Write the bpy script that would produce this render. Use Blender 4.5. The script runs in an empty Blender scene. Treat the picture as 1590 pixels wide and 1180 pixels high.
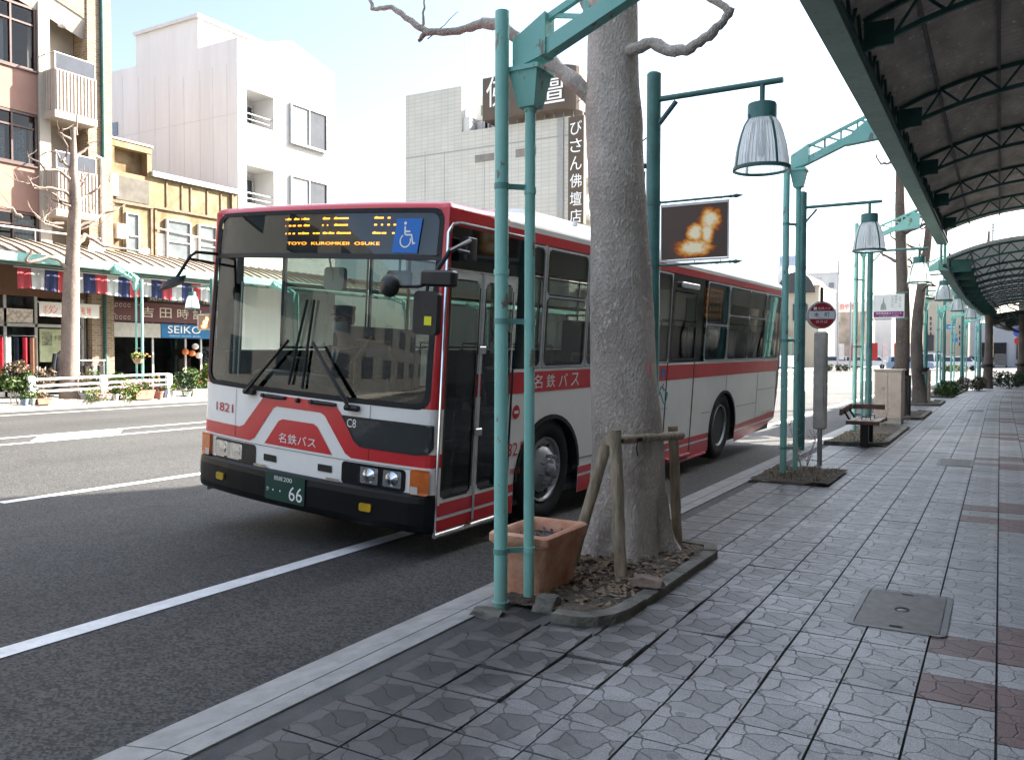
import bpy, bmesh, math, random
from math import sin, cos, pi, radians, sqrt, atan2
from mathutils import Vector, Matrix, Quaternion
from mathutils.geometry import tessellate_polygon
random.seed(7)
sc = bpy.context.scene
COL = sc.collection

# ------------------------------------------------------------------ camera
F_PX, YAW, PITCH, ROLL, CAM_H = 1302.0, .527, -.029, .003, 1.447
fwd = Vector((-sin(YAW)*cos(PITCH), cos(YAW)*cos(PITCH), sin(PITCH)))
rgt = Vector((cos(YAW), sin(YAW), 0)); upv = rgt.cross(fwd)
r2 = rgt*cos(ROLL)+upv*sin(ROLL); u2 = -rgt*sin(ROLL)+upv*cos(ROLL)
cd = bpy.data.cameras.new('camera'); cam = bpy.data.objects.new('camera', cd); COL.objects.link(cam)
M3 = Matrix((r2, u2, -fwd)).transposed()
cam.matrix_world = Matrix.Translation((0, 0, CAM_H)) @ M3.to_4x4()
cd.sensor_width = 36; cd.sensor_fit = 'HORIZONTAL'; cd.lens = 36*F_PX/1590
cd.clip_start = .05; cd.clip_end = 2000
sc.camera = cam

# ------------------------------------------------------------------ sky, sun, exposure
SUN_EL, SUN_AZ = radians(33), radians(30)       # azimuth measured from +Y towards +X
w = bpy.data.worlds.new('World'); sc.world = w; w.use_nodes = True
wn = w.node_tree.nodes; wl = w.node_tree.links
sky = wn.new('ShaderNodeTexSky'); sky.sky_type = 'NISHITA'; sky.sun_disc = False
sky.sun_elevation = SUN_EL; sky.sun_rotation = SUN_AZ
sky.air_density = 1.0; sky.dust_density = 2.0; sky.ozone_density = 1.8
# brightness added to the unseen overhead sky to lift shade; dimmer towards the roofs
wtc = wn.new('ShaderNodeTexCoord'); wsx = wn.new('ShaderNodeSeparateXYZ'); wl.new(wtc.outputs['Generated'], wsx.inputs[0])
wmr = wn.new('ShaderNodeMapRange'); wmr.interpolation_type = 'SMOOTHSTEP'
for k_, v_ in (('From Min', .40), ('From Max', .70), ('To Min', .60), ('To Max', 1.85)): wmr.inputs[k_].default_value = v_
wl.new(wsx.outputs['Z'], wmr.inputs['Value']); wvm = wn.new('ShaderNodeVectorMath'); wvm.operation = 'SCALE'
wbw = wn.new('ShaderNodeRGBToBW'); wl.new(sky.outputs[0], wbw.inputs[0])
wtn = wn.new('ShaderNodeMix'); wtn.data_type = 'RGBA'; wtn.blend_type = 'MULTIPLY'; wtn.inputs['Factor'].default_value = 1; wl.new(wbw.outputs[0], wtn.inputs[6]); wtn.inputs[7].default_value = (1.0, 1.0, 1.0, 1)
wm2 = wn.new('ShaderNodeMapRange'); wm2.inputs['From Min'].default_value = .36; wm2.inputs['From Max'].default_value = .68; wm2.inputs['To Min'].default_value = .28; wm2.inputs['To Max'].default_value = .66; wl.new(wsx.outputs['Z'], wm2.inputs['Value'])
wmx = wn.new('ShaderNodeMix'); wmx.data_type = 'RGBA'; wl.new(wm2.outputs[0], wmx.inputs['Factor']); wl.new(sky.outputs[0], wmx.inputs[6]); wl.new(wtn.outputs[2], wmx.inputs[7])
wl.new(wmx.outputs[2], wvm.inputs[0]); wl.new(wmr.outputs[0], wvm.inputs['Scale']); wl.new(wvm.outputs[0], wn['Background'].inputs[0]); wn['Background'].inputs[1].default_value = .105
sl = bpy.data.lights.new('sun', 'SUN'); sun = bpy.data.objects.new('sun', sl); COL.objects.link(sun)
sl.energy = 5.0; sl.angle = radians(.5); sl.color = (1, .93, .82)
S = Vector((sin(SUN_AZ)*cos(SUN_EL), cos(SUN_AZ)*cos(SUN_EL), sin(SUN_EL)))
sun.rotation_euler = S.to_track_quat('Z', 'Y').to_euler(); sun.location = S*60
vs = sc.view_settings; vs.view_transform = 'Standard'; vs.look = 'None'; vs.gamma = 1; vs.exposure = 2.68
sc.cycles.max_bounces = 8; sc.cycles.transparent_max_bounces = 16; sc.cycles.sample_clamp_indirect = 6
sc.cycles.caustics_reflective = False; sc.cycles.caustics_refractive = False

# ------------------------------------------------------------------ materials
def newmat(name):
    m = bpy.data.materials.new(name); m.use_nodes = True
    return m, m.node_tree.nodes, m.node_tree.links, m.node_tree.nodes['Principled BSDF']
def setb(b, rough=.5, metal=0, spec=.5):
    b.inputs['Roughness'].default_value = rough; b.inputs['Metallic'].default_value = metal
    b.inputs['Specular IOR Level'].default_value = spec
def c4(c): return (c[0], c[1], c[2], 1)
def pm(name, col, rough=.6, var=.12, scale=6, bump=0, bscale=60, metal=0, spec=.4, col2=None, lo=.35, hi=.65, detail=6, stretch=None):
    """painted / stone / metal surface: noise between two colours, optional bump"""
    m, n, l, b = newmat(name); setb(b, rough, metal, spec)
    tc = n.new('ShaderNodeTexCoord'); nz = n.new('ShaderNodeTexNoise')
    src = tc.outputs['Object']
    if stretch:
        mp = n.new('ShaderNodeMapping'); mp.inputs['Scale'].default_value = stretch
        l.new(src, mp.inputs[0]); src = mp.outputs[0]
    nz.inputs['Scale'].default_value = scale; nz.inputs['Detail'].default_value = detail; nz.inputs['Roughness'].default_value = .65
    l.new(src, nz.inputs['Vector'])
    cr = n.new('ShaderNodeValToRGB'); cr.color_ramp.elements[0].position = lo; cr.color_ramp.elements[1].position = hi
    if col2 is None:
        a = [max(0, x*(1-var)) for x in col]; c = [min(1, x*(1+var)) for x in col]
    else: a, c = col, col2
    cr.color_ramp.elements[0].color = c4(a); cr.color_ramp.elements[1].color = c4(c)
    l.new(nz.outputs['Fac'], cr.inputs[0]); l.new(cr.outputs[0], b.inputs['Base Color'])
    if bump:
        n2 = n.new('ShaderNodeTexNoise'); n2.inputs['Scale'].default_value = bscale; n2.inputs['Detail'].default_value = 5
        l.new(src, n2.inputs['Vector'])
        bp = n.new('ShaderNodeBump'); bp.inputs['Strength'].default_value = bump; bp.inputs['Distance'].default_value = .02
        l.new(n2.outputs['Fac'], bp.inputs['Height']); l.new(bp.outputs[0], b.inputs['Normal'])
    return m
def brickmat(name, c1, c2, mort, bw, bh, ms=.01, rough=.8, axis='Y', offset=.5, bump=.3, dirt=.15):
    """bricks or tiles on a vertical wall running along axis ('Y' or 'X')"""
    m, n, l, b = newmat(name); setb(b, rough, 0, .3)
    tc = n.new('ShaderNodeTexCoord'); sp = n.new('ShaderNodeSeparateXYZ'); cb = n.new('ShaderNodeCombineXYZ')
    l.new(tc.outputs['Object'], sp.inputs[0])
    ge = n.new('ShaderNodeNewGeometry'); sn = n.new('ShaderNodeSeparateXYZ'); l.new(ge.outputs['True Normal'], sn.inputs[0])
    ab = n.new('ShaderNodeMath'); ab.operation = 'ABSOLUTE'; l.new(sn.outputs['X'], ab.inputs[0])
    gt = n.new('ShaderNodeMath'); gt.operation = 'GREATER_THAN'; l.new(ab.outputs[0], gt.inputs[0]); gt.inputs[1].default_value = .6
    mx = n.new('ShaderNodeMix'); mx.data_type = 'FLOAT'
    l.new(gt.outputs[0], mx.inputs['Factor']); l.new(sp.outputs['X'], mx.inputs[2]); l.new(sp.outputs['Y'], mx.inputs[3])
    l.new(mx.outputs[0], cb.inputs['X']); l.new(sp.outputs['Z'], cb.inputs['Y'])
    bt = n.new('ShaderNodeTexBrick'); l.new(cb.outputs[0], bt.inputs['Vector'])
    bt.offset = offset
    bt.inputs['Color1'].default_value = c4(c1); bt.inputs['Color2'].default_value = c4(c2); bt.inputs['Mortar'].default_value = c4(mort)
    bt.inputs['Scale'].default_value = 1; bt.inputs['Mortar Size'].default_value = ms; bt.inputs['Brick Width'].default_value = bw; bt.inputs['Row Height'].default_value = bh
    nz = n.new('ShaderNodeTexNoise'); nz.inputs['Scale'].default_value = .7; nz.inputs['Detail'].default_value = 6
    l.new(tc.outputs['Object'], nz.inputs['Vector'])
    mr = n.new('ShaderNodeMapRange'); mr.inputs['To Min'].default_value = 1-dirt; mr.inputs['To Max'].default_value = 1+dirt
    l.new(nz.outputs['Fac'], mr.inputs['Value'])
    vm = n.new('ShaderNodeVectorMath'); vm.operation = 'SCALE'
    l.new(bt.outputs['Color'], vm.inputs[0]); l.new(mr.outputs[0], vm.inputs['Scale']); l.new(vm.outputs[0], b.inputs['Base Color'])
    bp = n.new('ShaderNodeBump'); bp.inputs['Strength'].default_value = bump; bp.inputs['Distance'].default_value = .01; bp.invert = True
    l.new(bt.outputs['Fac'], bp.inputs['Height']); l.new(bp.outputs[0], b.inputs['Normal'])
    return m
def emis(name, col, st):
    m, n, l, b = newmat(name); b.inputs['Base Color'].default_value = c4([x*.2 for x in col])
    b.inputs['Emission Color'].default_value = c4(col); b.inputs['Emission Strength'].default_value = st
    return m
def glassmat(name, tint, ior=1.5, rough=.0, boost=1.0, wav=0):
    """thin sheet glass: see-through tint plus a fresnel reflection"""
    m, n, l, b = newmat(name); n.remove(b); out = n['Material Output']
    tr = n.new('ShaderNodeBsdfTransparent'); tr.inputs[0].default_value = c4(tint)
    gl = n.new('ShaderNodeBsdfGlossy'); gl.inputs['Roughness'].default_value = rough
    fr = n.new('ShaderNodeFresnel'); fr.inputs[0].default_value = ior
    mm = n.new('ShaderNodeMath'); mm.operation = 'MULTIPLY'; mm.inputs[1].default_value = boost; mm.use_clamp = True
    mx = n.new('ShaderNodeMixShader'); l.new(fr.outputs[0], mm.inputs[0]); l.new(mm.outputs[0], mx.inputs[0])
    l.new(tr.outputs[0], mx.inputs[1]); l.new(gl.outputs[0], mx.inputs[2]); l.new(mx.outputs[0], out.inputs['Surface'])
    if wav:
        tc = n.new('ShaderNodeTexCoord'); nz = n.new('ShaderNodeTexNoise'); nz.inputs['Scale'].default_value = wav; nz.inputs['Detail'].default_value = 1
        l.new(tc.outputs['Object'], nz.inputs['Vector']); bp = n.new('ShaderNodeBump'); bp.inputs['Strength'].default_value = .04; bp.inputs['Distance'].default_value = .05
        l.new(nz.outputs['Fac'], bp.inputs['Height']); l.new(bp.outputs[0], gl.inputs['Normal']); l.new(bp.outputs[0], fr.inputs['Normal'])
    return m

# ------------------------------------------------------------------ mesh builder
def sub_tris(V, T, L):
    """bisect triangles until no edge is longer than L (2-D verts)"""
    V = [tuple(v) for v in V]; cache = {}; out = []; st = list(T)
    while st:
        t = st.pop()
        e = [((V[t[i]][0]-V[t[(i+1) % 3]][0])**2+(V[t[i]][1]-V[t[(i+1) % 3]][1])**2, i) for i in range(3)]
        d, i = max(e)
        if d <= L*L: out.append(t); continue
        a, b, c = t[i], t[(i+1) % 3], t[(i+2) % 3]; k = (min(a, b), max(a, b))
        if k not in cache:
            V.append(((V[a][0]+V[b][0])/2, (V[a][1]+V[b][1])/2)); cache[k] = len(V)-1
        m = cache[k]; st += [(a, m, c), (m, b, c)]
    return V, out
def fill2(loops):
    vs = [p for lp in loops for p in lp]
    tr = tessellate_polygon([[Vector((p[0], p[1], 0)) for p in lp] for lp in loops])
    out = []
    for t in tr:
        a, b, c = (vs[i] for i in t)
        ar = (b[0]-a[0])*(c[1]-a[1])-(c[0]-a[0])*(b[1]-a[1])
        if abs(ar) < 1e-10: continue
        out.append(t if ar > 0 else (t[0], t[2], t[1]))
    return vs, out
def rrect(x0, x1, y0, y1, r, n=4):
    p = []
    for cx, cy, a0 in ((x1-r, y1-r, 0), (x0+r, y1-r, 90), (x0+r, y0+r, 180), (x1-r, y0+r, 270)):
        for k in range(n+1):
            a = radians(a0+90*k/n); p.append((cx+r*cos(a), cy+r*sin(a)))
    return p
_tc = {}
def text2(s):
    """outline of a word as flat triangles, from the built-in font"""
    if s not in _tc:
        c = bpy.data.curves.new('t', 'FONT'); c.body = s; c.resolution_u = 3
        o = bpy.data.objects.new('t', c); COL.objects.link(o)
        dg = bpy.context.evaluated_depsgraph_get(); dg.update()
        me = bpy.data.meshes.new_from_object(o.evaluated_get(dg))
        V = [(v.co.x, v.co.y) for v in me.vertices]; Fc = [tuple(p.vertices) for p in me.polygons]
        bpy.data.objects.remove(o); bpy.data.meshes.remove(me); bpy.data.curves.remove(c)
        xs = [v[0] for v in V]; ys = [v[1] for v in V]
        x0, x1, y0, y1 = min(xs), max(xs), min(ys), max(ys)
        _tc[s] = ([((v[0]-x0)/(x1-x0), (v[1]-y0)/(y1-y0)) for v in V], Fc, (x1-x0)/(y1-y0))
    return _tc[s]
class MB:
    def __init__(s): s.v = []; s.f = []; s.mi = []; s.k = 0
    def add(s, V, Fc, k=None):
        o = len(s.v); s.v += [tuple(p) for p in V]
        for f in Fc: s.f.append(tuple(i+o for i in f)); s.mi.append(s.k if k is None else k)
        return s
    def box(s, x0, x1, y0, y1, z0, z1, k=None):
        V = [(x, y, z) for z in (z0, z1) for y in (y0, y1) for x in (x0, x1)]
        return s.add(V, [(0, 2, 3, 1), (4, 5, 7, 6), (0, 1, 5, 4), (2, 6, 7, 3), (0, 4, 6, 2), (1, 3, 7, 5)], k)
    def rbox(s, x0, x1, y0, y1, z0, z1, r=.02, k=None):
        """box with rounded vertical edges and a chamfered top and bottom"""
        P = rrect(x0, x1, y0, y1, r, 3); Q = rrect(x0+r*.6, x1-r*.6, y0+r*.6, y1-r*.6, r*.5, 3); n = len(P)
        V = [(x, y, z0) for x, y in Q]+[(x, y, z0+r*.6) for x, y in P]+[(x, y, z1-r*.6) for x, y in P]+[(x, y, z1) for x, y in Q]
        Fc = [tuple(range(n))[::-1], tuple(range(3*n, 4*n))]
        for j in range(3):
            for i in range(n): Fc.append((j*n+i, j*n+(i+1) % n, (j+1)*n+(i+1) % n, (j+1)*n+i))
        return s.add(V, Fc, k)
    def beam(s, p, q, w, h, up=(0, 0, 1), k=None):
        p, q = Vector(p), Vector(q); d = (q-p).normalized(); u = Vector(up)
        if abs(d.dot(u)) > .98: u = Vector((1, 0, 0))
        a = d.cross(u).normalized(); b = a.cross(d)
        V = []
        for c in (p, q):
            for i, j in ((-1, -1), (1, -1), (1, 1), (-1, 1)): V.append(c+a*(i*w/2)+b*(j*h/2))
        return s.add(V, [(3, 2, 1, 0), (4, 5, 6, 7), (0, 1, 5, 4), (1, 2, 6, 5), (2, 3, 7, 6), (3, 0, 4, 7)], k)
    def tube(s, pts, rad, n=10, cap=True, k=None, tw=None):
        P = [Vector(p) for p in pts]; R = rad if isinstance(rad, (list, tuple)) else [rad]*len(P)
        d0 = (P[1]-P[0]).normalized(); u = Vector((0, 0, 1)) if abs(d0.z) < .9 else Vector((1, 0, 0))
        a = d0.cross(u).normalized(); V = []; Fc = []
        for i, p in enumerate(P):
            d = (P[min(i+1, len(P)-1)]-P[max(i-1, 0)]).normalized()
            a = (a-d*a.dot(d)).normalized(); b = d.cross(a)
            for j in range(n):
                t = 2*pi*j/n; rr = R[i]*(tw(i, t) if tw else 1)
                V.append(p+a*(rr*cos(t))+b*(rr*sin(t)))
        for i in range(len(P)-1):
            for j in range(n): Fc.append((i*n+j, i*n+(j+1) % n, (i+1)*n+(j+1) % n, (i+1)*n+j))
        if cap: Fc += [tuple(range(n))[::-1], tuple(range((len(P)-1)*n, len(P)*n))]
        return s.add(V, Fc, k)
    def cyl(s, p, q, r, n=12, k=None): return s.tube([p, q], r, n, True, k)
    def lathe(s, prof, c=(0, 0, 0), n=20, axis='Z', k=None, cap=False):
        V = []; Fc = []; m = len(prof)
        for j in range(n):
            t = 2*pi*j/n
            for r, z in prof:
                x, y = r*cos(t), r*sin(t)
                p = (x, y, z) if axis == 'Z' else ((z, x, y) if axis == 'X' else (x, -z, y))
                V.append((p[0]+c[0], p[1]+c[1], p[2]+c[2]))
        for j in range(n):
            for i in range(m-1): Fc.append((j*m+i, ((j+1) % n)*m+i, ((j+1) % n)*m+i+1, j*m+i+1))
        if cap: Fc.append(tuple(j*m for j in range(n))[::-1]); Fc.append(tuple(j*m+m-1 for j in range(n)))
        return s.add(V, Fc, k)
    def quad(s, a, b, c, d, k=None): return s.add([a, b, c, d], [(0, 1, 2, 3)], k)
    def poly(s, loops, fn, L=None, k=None):
        V, T = fill2(loops)
        if L: V, T = sub_tris(V, T, L)
        return s.add([fn(x, y) for x, y in V], T, k)
    def prism(s, loop, fa, fb, k=None):
        """solid between the same outline mapped by fa and by fb"""
        V, T = fill2([loop]); n = len(loop)
        Fc = [t[::-1] for t in T]+[tuple(i+n for i in t) for t in T]
        ar = sum(loop[i][0]*loop[(i+1) % n][1]-loop[(i+1) % n][0]*loop[i][1] for i in range(n))
        for i in range(n):
            j = (i+1) % n; Fc.append((i, j, j+n, i+n) if ar > 0 else (j, i, i+n, j+n))
        return s.add([fa(*p) for p in loop]+[fb(*p) for p in loop], Fc, k)
    def text(s, t, fn, x0, x1, y0, y1, k=None):
        V, Fc, _ = text2(t)
        return s.add([fn(x0+(x1-x0)*x, y0+(y1-y0)*y) for x, y in V], Fc, k)
    def grid(s, fn, us, vs_, k=None, flip=False, kf=None):
        V = [fn(u, v) for u in us for v in vs_]; m = len(vs_)
        for i in range(len(us)-1):
            for j in range(m-1): pass
        Fc = []; K = []
        for i in range(len(us)-1):
            for j in range(m-1):
                f = (i*m+j, (i+1)*m+j, (i+1)*m+j+1, i*m+j+1); Fc.append(f[::-1] if flip else f)
                K.append(kf(us[i], vs_[j]) if kf else (s.k if k is None else k))
        o = len(s.v); s.v += [tuple(p) for p in V]
        s.f += [tuple(i+o for i in f) for f in Fc]; s.mi += K
        return s
    def build(s, name, mat, parent=None, smooth=False, local=False, ang=40, fixn=False):
        me = bpy.data.meshes.new(name)
        off = Vector((0, 0, 0))
        if parent is not None and not local:
            off = Vector(parent.location); p = parent.parent
            while p is not None: off += Vector(p.location); p = p.parent
        me.from_pydata([tuple(Vector(v)-off) for v in s.v], [], s.f)
        ms = mat if isinstance(mat, (list, tuple)) else [mat]
        for m in ms: me.materials.append(m)
        if len(ms) > 1: me.polygons.foreach_set('material_index', s.mi)
        me.update()
        if fixn:
            bm = bmesh.new(); bm.from_mesh(me); bmesh.ops.recalc_face_normals(bm, faces=bm.faces); bm.to_mesh(me); bm.free()
        if smooth: me.set_sharp_from_angle(angle=radians(ang)); me.polygons.foreach_set('use_smooth', [True]*len(me.polygons))
        o = bpy.data.objects.new(name, me); COL.objects.link(o)
        if parent is not None: o.parent = parent
        return o
def tag(o, label=None, cat=None, group=None, kind=None):
    if label: o['label'] = label
    if cat: o['category'] = cat
    if group: o['group'] = group
    if kind: o['kind'] = kind
    return o
def thing(name, loc, label, cat, group=None):
    o = bpy.data.objects.new(name, None); COL.objects.link(o); o.location = loc; o.empty_display_size = .2
    return tag(o, label, cat, group)
def dup(o, parent=None):
    c = o.copy(); COL.objects.link(c); c.parent = parent
    for ch in o.children: dup(ch, c)
    return c
def struct(mb, name, mat, **kw): return tag(mb.build(name, mat, **kw), kind='structure')
def skin(chains, name, mat, parent=None, sub=2, root=0):
    """one continuous surface grown round connected chains of (point, radius)"""
    V = []; R = []; E = []; idx = {}
    for ch in chains:
        prev = None
        for p, r in ch:
            key = tuple(round(c, 4) for c in p)
            if key not in idx: idx[key] = len(V); V.append(p); R.append(r)
            if prev is not None and prev != idx[key]: E.append((prev, idx[key]))
            prev = idx[key]
    me = bpy.data.meshes.new(name); me.from_pydata(V, E, [])
    o = bpy.data.objects.new(name, me); COL.objects.link(o)
    md = o.modifiers.new('s', 'SKIN'); md.use_smooth_shade = True
    for i, sv in enumerate(me.skin_vertices[0].data):
        rr = R[i]; sv.radius = (rr, rr) if not isinstance(rr, tuple) else rr
        sv.use_root = (i == root)
    ss = o.modifiers.new('d', 'SUBSURF'); ss.levels = sub; ss.render_levels = sub
    dg = bpy.context.evaluated_depsgraph_get(); dg.update()
    m2 = bpy.data.meshes.new_from_object(o.evaluated_get(dg)); bpy.data.objects.remove(o)
    m2.name = name; m2.materials.clear(); m2.materials.append(mat)
    m2.polygons.foreach_set('use_smooth', [True]*len(m2.polygons))
    o = bpy.data.objects.new(name, m2); COL.objects.link(o)
    if parent: o.parent = parent
    return o
def bend(y): return .0011*max(0, y-26)**2          # the street turns gently right beyond the bus stop

# palette
def chipped(name, c1, c2, chip, amt=.66, rough=.45):
    """old gloss paint with faded patches, chips and rust runs"""
    m = pm(name, c1, rough, .15, 2.2, .12, 90, spec=.5, col2=c2, lo=.3, hi=.7); n, l = m.node_tree.nodes, m.node_tree.links; b = n['Principled BSDF']
    src = b.inputs['Base Color'].links[0].from_socket; tc = n.new('ShaderNodeTexCoord'); mp = n.new('ShaderNodeMapping'); mp.inputs['Scale'].default_value = (1, 1, .45); l.new(tc.outputs['Object'], mp.inputs[0])
    nz = n.new('ShaderNodeTexNoise'); nz.inputs['Scale'].default_value = 11; nz.inputs['Detail'].default_value = 9; nz.inputs['Roughness'].default_value = .68; l.new(mp.outputs[0], nz.inputs['Vector'])
    mr = n.new('ShaderNodeMapRange'); mr.inputs['From Min'].default_value = amt; mr.inputs['From Max'].default_value = amt+.035; l.new(nz.outputs['Fac'], mr.inputs['Value'])
    sp = n.new('ShaderNodeSeparateXYZ'); l.new(tc.outputs['Object'], sp.inputs[0]); gr = n.new('ShaderNodeMapRange'); gr.inputs['From Min'].default_value = .0; gr.inputs['From Max'].default_value = .35; gr.inputs['To Min'].default_value = .75; gr.inputs['To Max'].default_value = 0; l.new(sp.outputs['Z'], gr.inputs['Value'])
    gm = n.new('ShaderNodeMath'); gm.operation = 'MULTIPLY'; l.new(gr.outputs[0], gm.inputs[0]); l.new(nz.outputs['Fac'], gm.inputs[1])
    mx_ = n.new('ShaderNodeMath'); mx_.operation = 'MAXIMUM'; l.new(mr.outputs[0], mx_.inputs[0]); l.new(gm.outputs[0], mx_.inputs[1])
    mx = n.new('ShaderNodeMix'); mx.data_type = 'RGBA'; l.new(mx_.outputs[0], mx.inputs['Factor']); l.new(src, mx.inputs[6]); mx.inputs[7].default_value = c4(chip); l.new(mx.outputs[2], b.inputs['Base Color'])
    return m
TEAL = chipped('teal_paint', (.20, .50, .435), (.29, .60, .53), (.20, .19, .15), .60)
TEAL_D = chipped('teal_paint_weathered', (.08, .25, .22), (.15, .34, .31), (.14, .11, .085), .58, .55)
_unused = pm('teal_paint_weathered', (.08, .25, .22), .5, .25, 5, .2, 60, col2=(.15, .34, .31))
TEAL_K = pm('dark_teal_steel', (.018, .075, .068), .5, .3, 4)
LAMPG = pm('lamp_green', (.05, .155, .14), .4, .25, 4, spec=.5)
RED = pm('bus_red', (.58, .022, .03), .22, .05, 2, spec=.6)
WHITE = pm('bus_white', (.84, .825, .78), .25, .045, 1.3, spec=.6)
BLACK = pm('black_plastic', (.012, .012, .013), .45, .2, 10)
GLOSSK = pm('black_gloss', (.006, .006, .007), .12, .1, 3, spec=.6)
RUB = pm('rubber', (.016, .016, .017), .75, .3, 12, .2, 80)
ALU = pm('aluminium', (.55, .56, .57), .38, .08, 20, metal=.9)
CHROME = pm('chrome_strip', (.75, .76, .78), .15, .03, 20, metal=1)
STEEL = pm('grey_steel', (.30, .31, .32), .45, .12, 9, metal=.6)
WPAINT = pm('white_paint', (.80, .80, .79), .5, .05, 5)
KERB = pm('kerb_concrete', (.21, .21, .205), .8, .22, 7, .3, 120, col2=(.30, .30, .29))
CONC = pm('concrete', (.36, .35, .32), .85, .2, 4, .25, 50)
CREAM = pm('cream_render', (.62, .55, .46), .8, .08, 3, .1, 60)
WOODR = pm('weathered_log', (.20, .165, .11), .85, .3, 5, .5, 40, col2=(.45, .37, .27), stretch=(6, 6, 1))
DARKIN = pm('dark_interior', (.02, .021, .022), .7, .3, 3)
WHITETXT = pm('white_lettering', (.82, .82, .80), .5, .02, 3)
BLACKTXT = pm('black_lettering', (.015, .015, .015), .5, .02, 3)
REDTXT = pm('red_lettering', (.55, .02, .03), .5, .03, 3)
GREENPL = pm('plate_green', (.008, .05, .035), .35, .05, 3)
# ================================================================== ground
def asphalt(name, c1, c2, patch):
    m, n, l, b = newmat(name); setb(b, .8, 0, .35)
    tc = n.new('ShaderNodeTexCoord')
    def nz(s, d=4):
        x = n.new('ShaderNodeTexNoise'); x.inputs['Scale'].default_value = s; x.inputs['Detail'].default_value = d
        l.new(tc.outputs['Object'], x.inputs['Vector']); return x.outputs['Fac']
    vo = n.new('ShaderNodeTexVoronoi'); vo.inputs['Scale'].default_value = 75; l.new(tc.outputs['Object'], vo.inputs['Vector'])
    cr = n.new('ShaderNodeValToRGB'); e = cr.color_ramp.elements
    e[0].position = .2; e[0].color = c4(c1); e[1].position = .85; e[1].color = c4(c2)
    sx = n.new('ShaderNodeSeparateXYZ'); l.new(vo.outputs['Color'], sx.inputs[0]); l.new(sx.outputs[0], cr.inputs[0])
    mr = n.new('ShaderNodeMapRange'); mr.inputs['From Min'].default_value = .3; mr.inputs['From Max'].default_value = .7
    mr.inputs['To Min'].default_value = 1-patch; mr.inputs['To Max'].default_value = 1+patch; l.new(nz(.45, 6), mr.inputs['Value'])
    vm = n.new('ShaderNodeVectorMath'); vm.operation = 'SCALE'; l.new(cr.outputs[0], vm.inputs[0]); l.new(mr.outputs[0], vm.inputs['Scale'])
    # tyre-worn tracks along the lanes
    tm = n.new('ShaderNodeMapping'); tm.inputs['Scale'].default_value = (1.1, .02, 1); l.new(tc.outputs['Object'], tm.inputs[0])
    tn = n.new('ShaderNodeTexNoise'); tn.inputs['Scale'].default_value = 1; tn.inputs['Detail'].default_value = 3; l.new(tm.outputs[0], tn.inputs['Vector'])
    tr_ = n.new('ShaderNodeMapRange'); tr_.inputs['From Min'].default_value = .3; tr_.inputs['From Max'].default_value = .7; tr_.inputs['To Min'].default_value = .84; tr_.inputs['To Max'].default_value = 1.16; l.new(tn.outputs['Fac'], tr_.inputs['Value'])
    vt = n.new('ShaderNodeVectorMath'); vt.operation = 'SCALE'; l.new(vm.outputs[0], vt.inputs[0]); l.new(tr_.outputs[0], vt.inputs['Scale']); vm = vt
    # fine cracks and oil spots
    cw = n.new('ShaderNodeTexNoise'); cw.inputs['Scale'].default_value = 1.6; cw.inputs['Detail'].default_value = 4; l.new(tc.outputs['Object'], cw.inputs['Vector'])
    ca = n.new('ShaderNodeVectorMath'); ca.operation = 'MULTIPLY_ADD'; ca.inputs[1].default_value = (1.2, 1.2, 0); l.new(cw.outputs['Color'], ca.inputs[0]); l.new(tc.outputs['Object'], ca.inputs[2])
    cv = n.new('ShaderNodeTexVoronoi'); cv.voronoi_dimensions = '2D'; cv.feature = 'DISTANCE_TO_EDGE'; cv.inputs['Scale'].default_value = .33; l.new(ca.outputs[0], cv.inputs['Vector'])
    cm = n.new('ShaderNodeMapRange'); cm.inputs['From Max'].default_value = .006; cm.inputs['To Min'].default_value = .72; cm.inputs['To Max'].default_value = 1; l.new(cv.outputs['Distance'], cm.inputs['Value'])
    om = n.new('ShaderNodeMapRange'); om.inputs['From Min'].default_value = .66; om.inputs['From Max'].default_value = .72; om.inputs['To Min'].default_value = 1; om.inputs['To Max'].default_value = .72; l.new(nz(2.3, 3), om.inputs['Value'])
    o2 = n.new('ShaderNodeMath'); o2.operation = 'MULTIPLY'; l.new(cm.outputs[0], o2.inputs[0]); l.new(om.outputs[0], o2.inputs[1])
    v2 = n.new('ShaderNodeVectorMath'); v2.operation = 'SCALE'; l.new(vm.outputs[0], v2.inputs[0]); l.new(o2.outputs[0], v2.inputs['Scale']); l.new(v2.outputs[0], b.inputs['Base Color'])
    bp = n.new('ShaderNodeBump'); bp.inputs['Strength'].default_value = .5; bp.inputs['Distance'].default_value = .008
    l.new(vo.outputs['Distance'], bp.inputs['Height']); l.new(bp.outputs[0], b.inputs['Normal'])
    return m
ASPH = asphalt('asphalt', (.018, .018, .0183), (.066, .065, .0625), .18)
GROUNDM = pm('far_ground', (.20, .19, .17), .9, .2, .5, .1, 20)
MARK = pm('road_paint', (.52, .53, .53), .7, .12, 9, .15, 90, col2=(.68, .69, .69))
_b = MARK.node_tree.nodes['Principled BSDF']; _n = MARK.node_tree.nodes; _l = MARK.node_tree.links
_s = _b.inputs['Base Color'].links[0].from_socket; _z = _n.new('ShaderNodeTexNoise'); _z.inputs['Scale'].default_value = 26; _z.inputs['Detail'].default_value = 8; _z.inputs['Roughness'].default_value = .75
_t = _n.new('ShaderNodeTexCoord'); _l.new(_t.outputs['Object'], _z.inputs['Vector']); _m = _n.new('ShaderNodeMapRange'); _m.inputs['From Min'].default_value = .62; _m.inputs['From Max'].default_value = .68; _l.new(_z.outputs['Fac'], _m.inputs['Value'])
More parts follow.
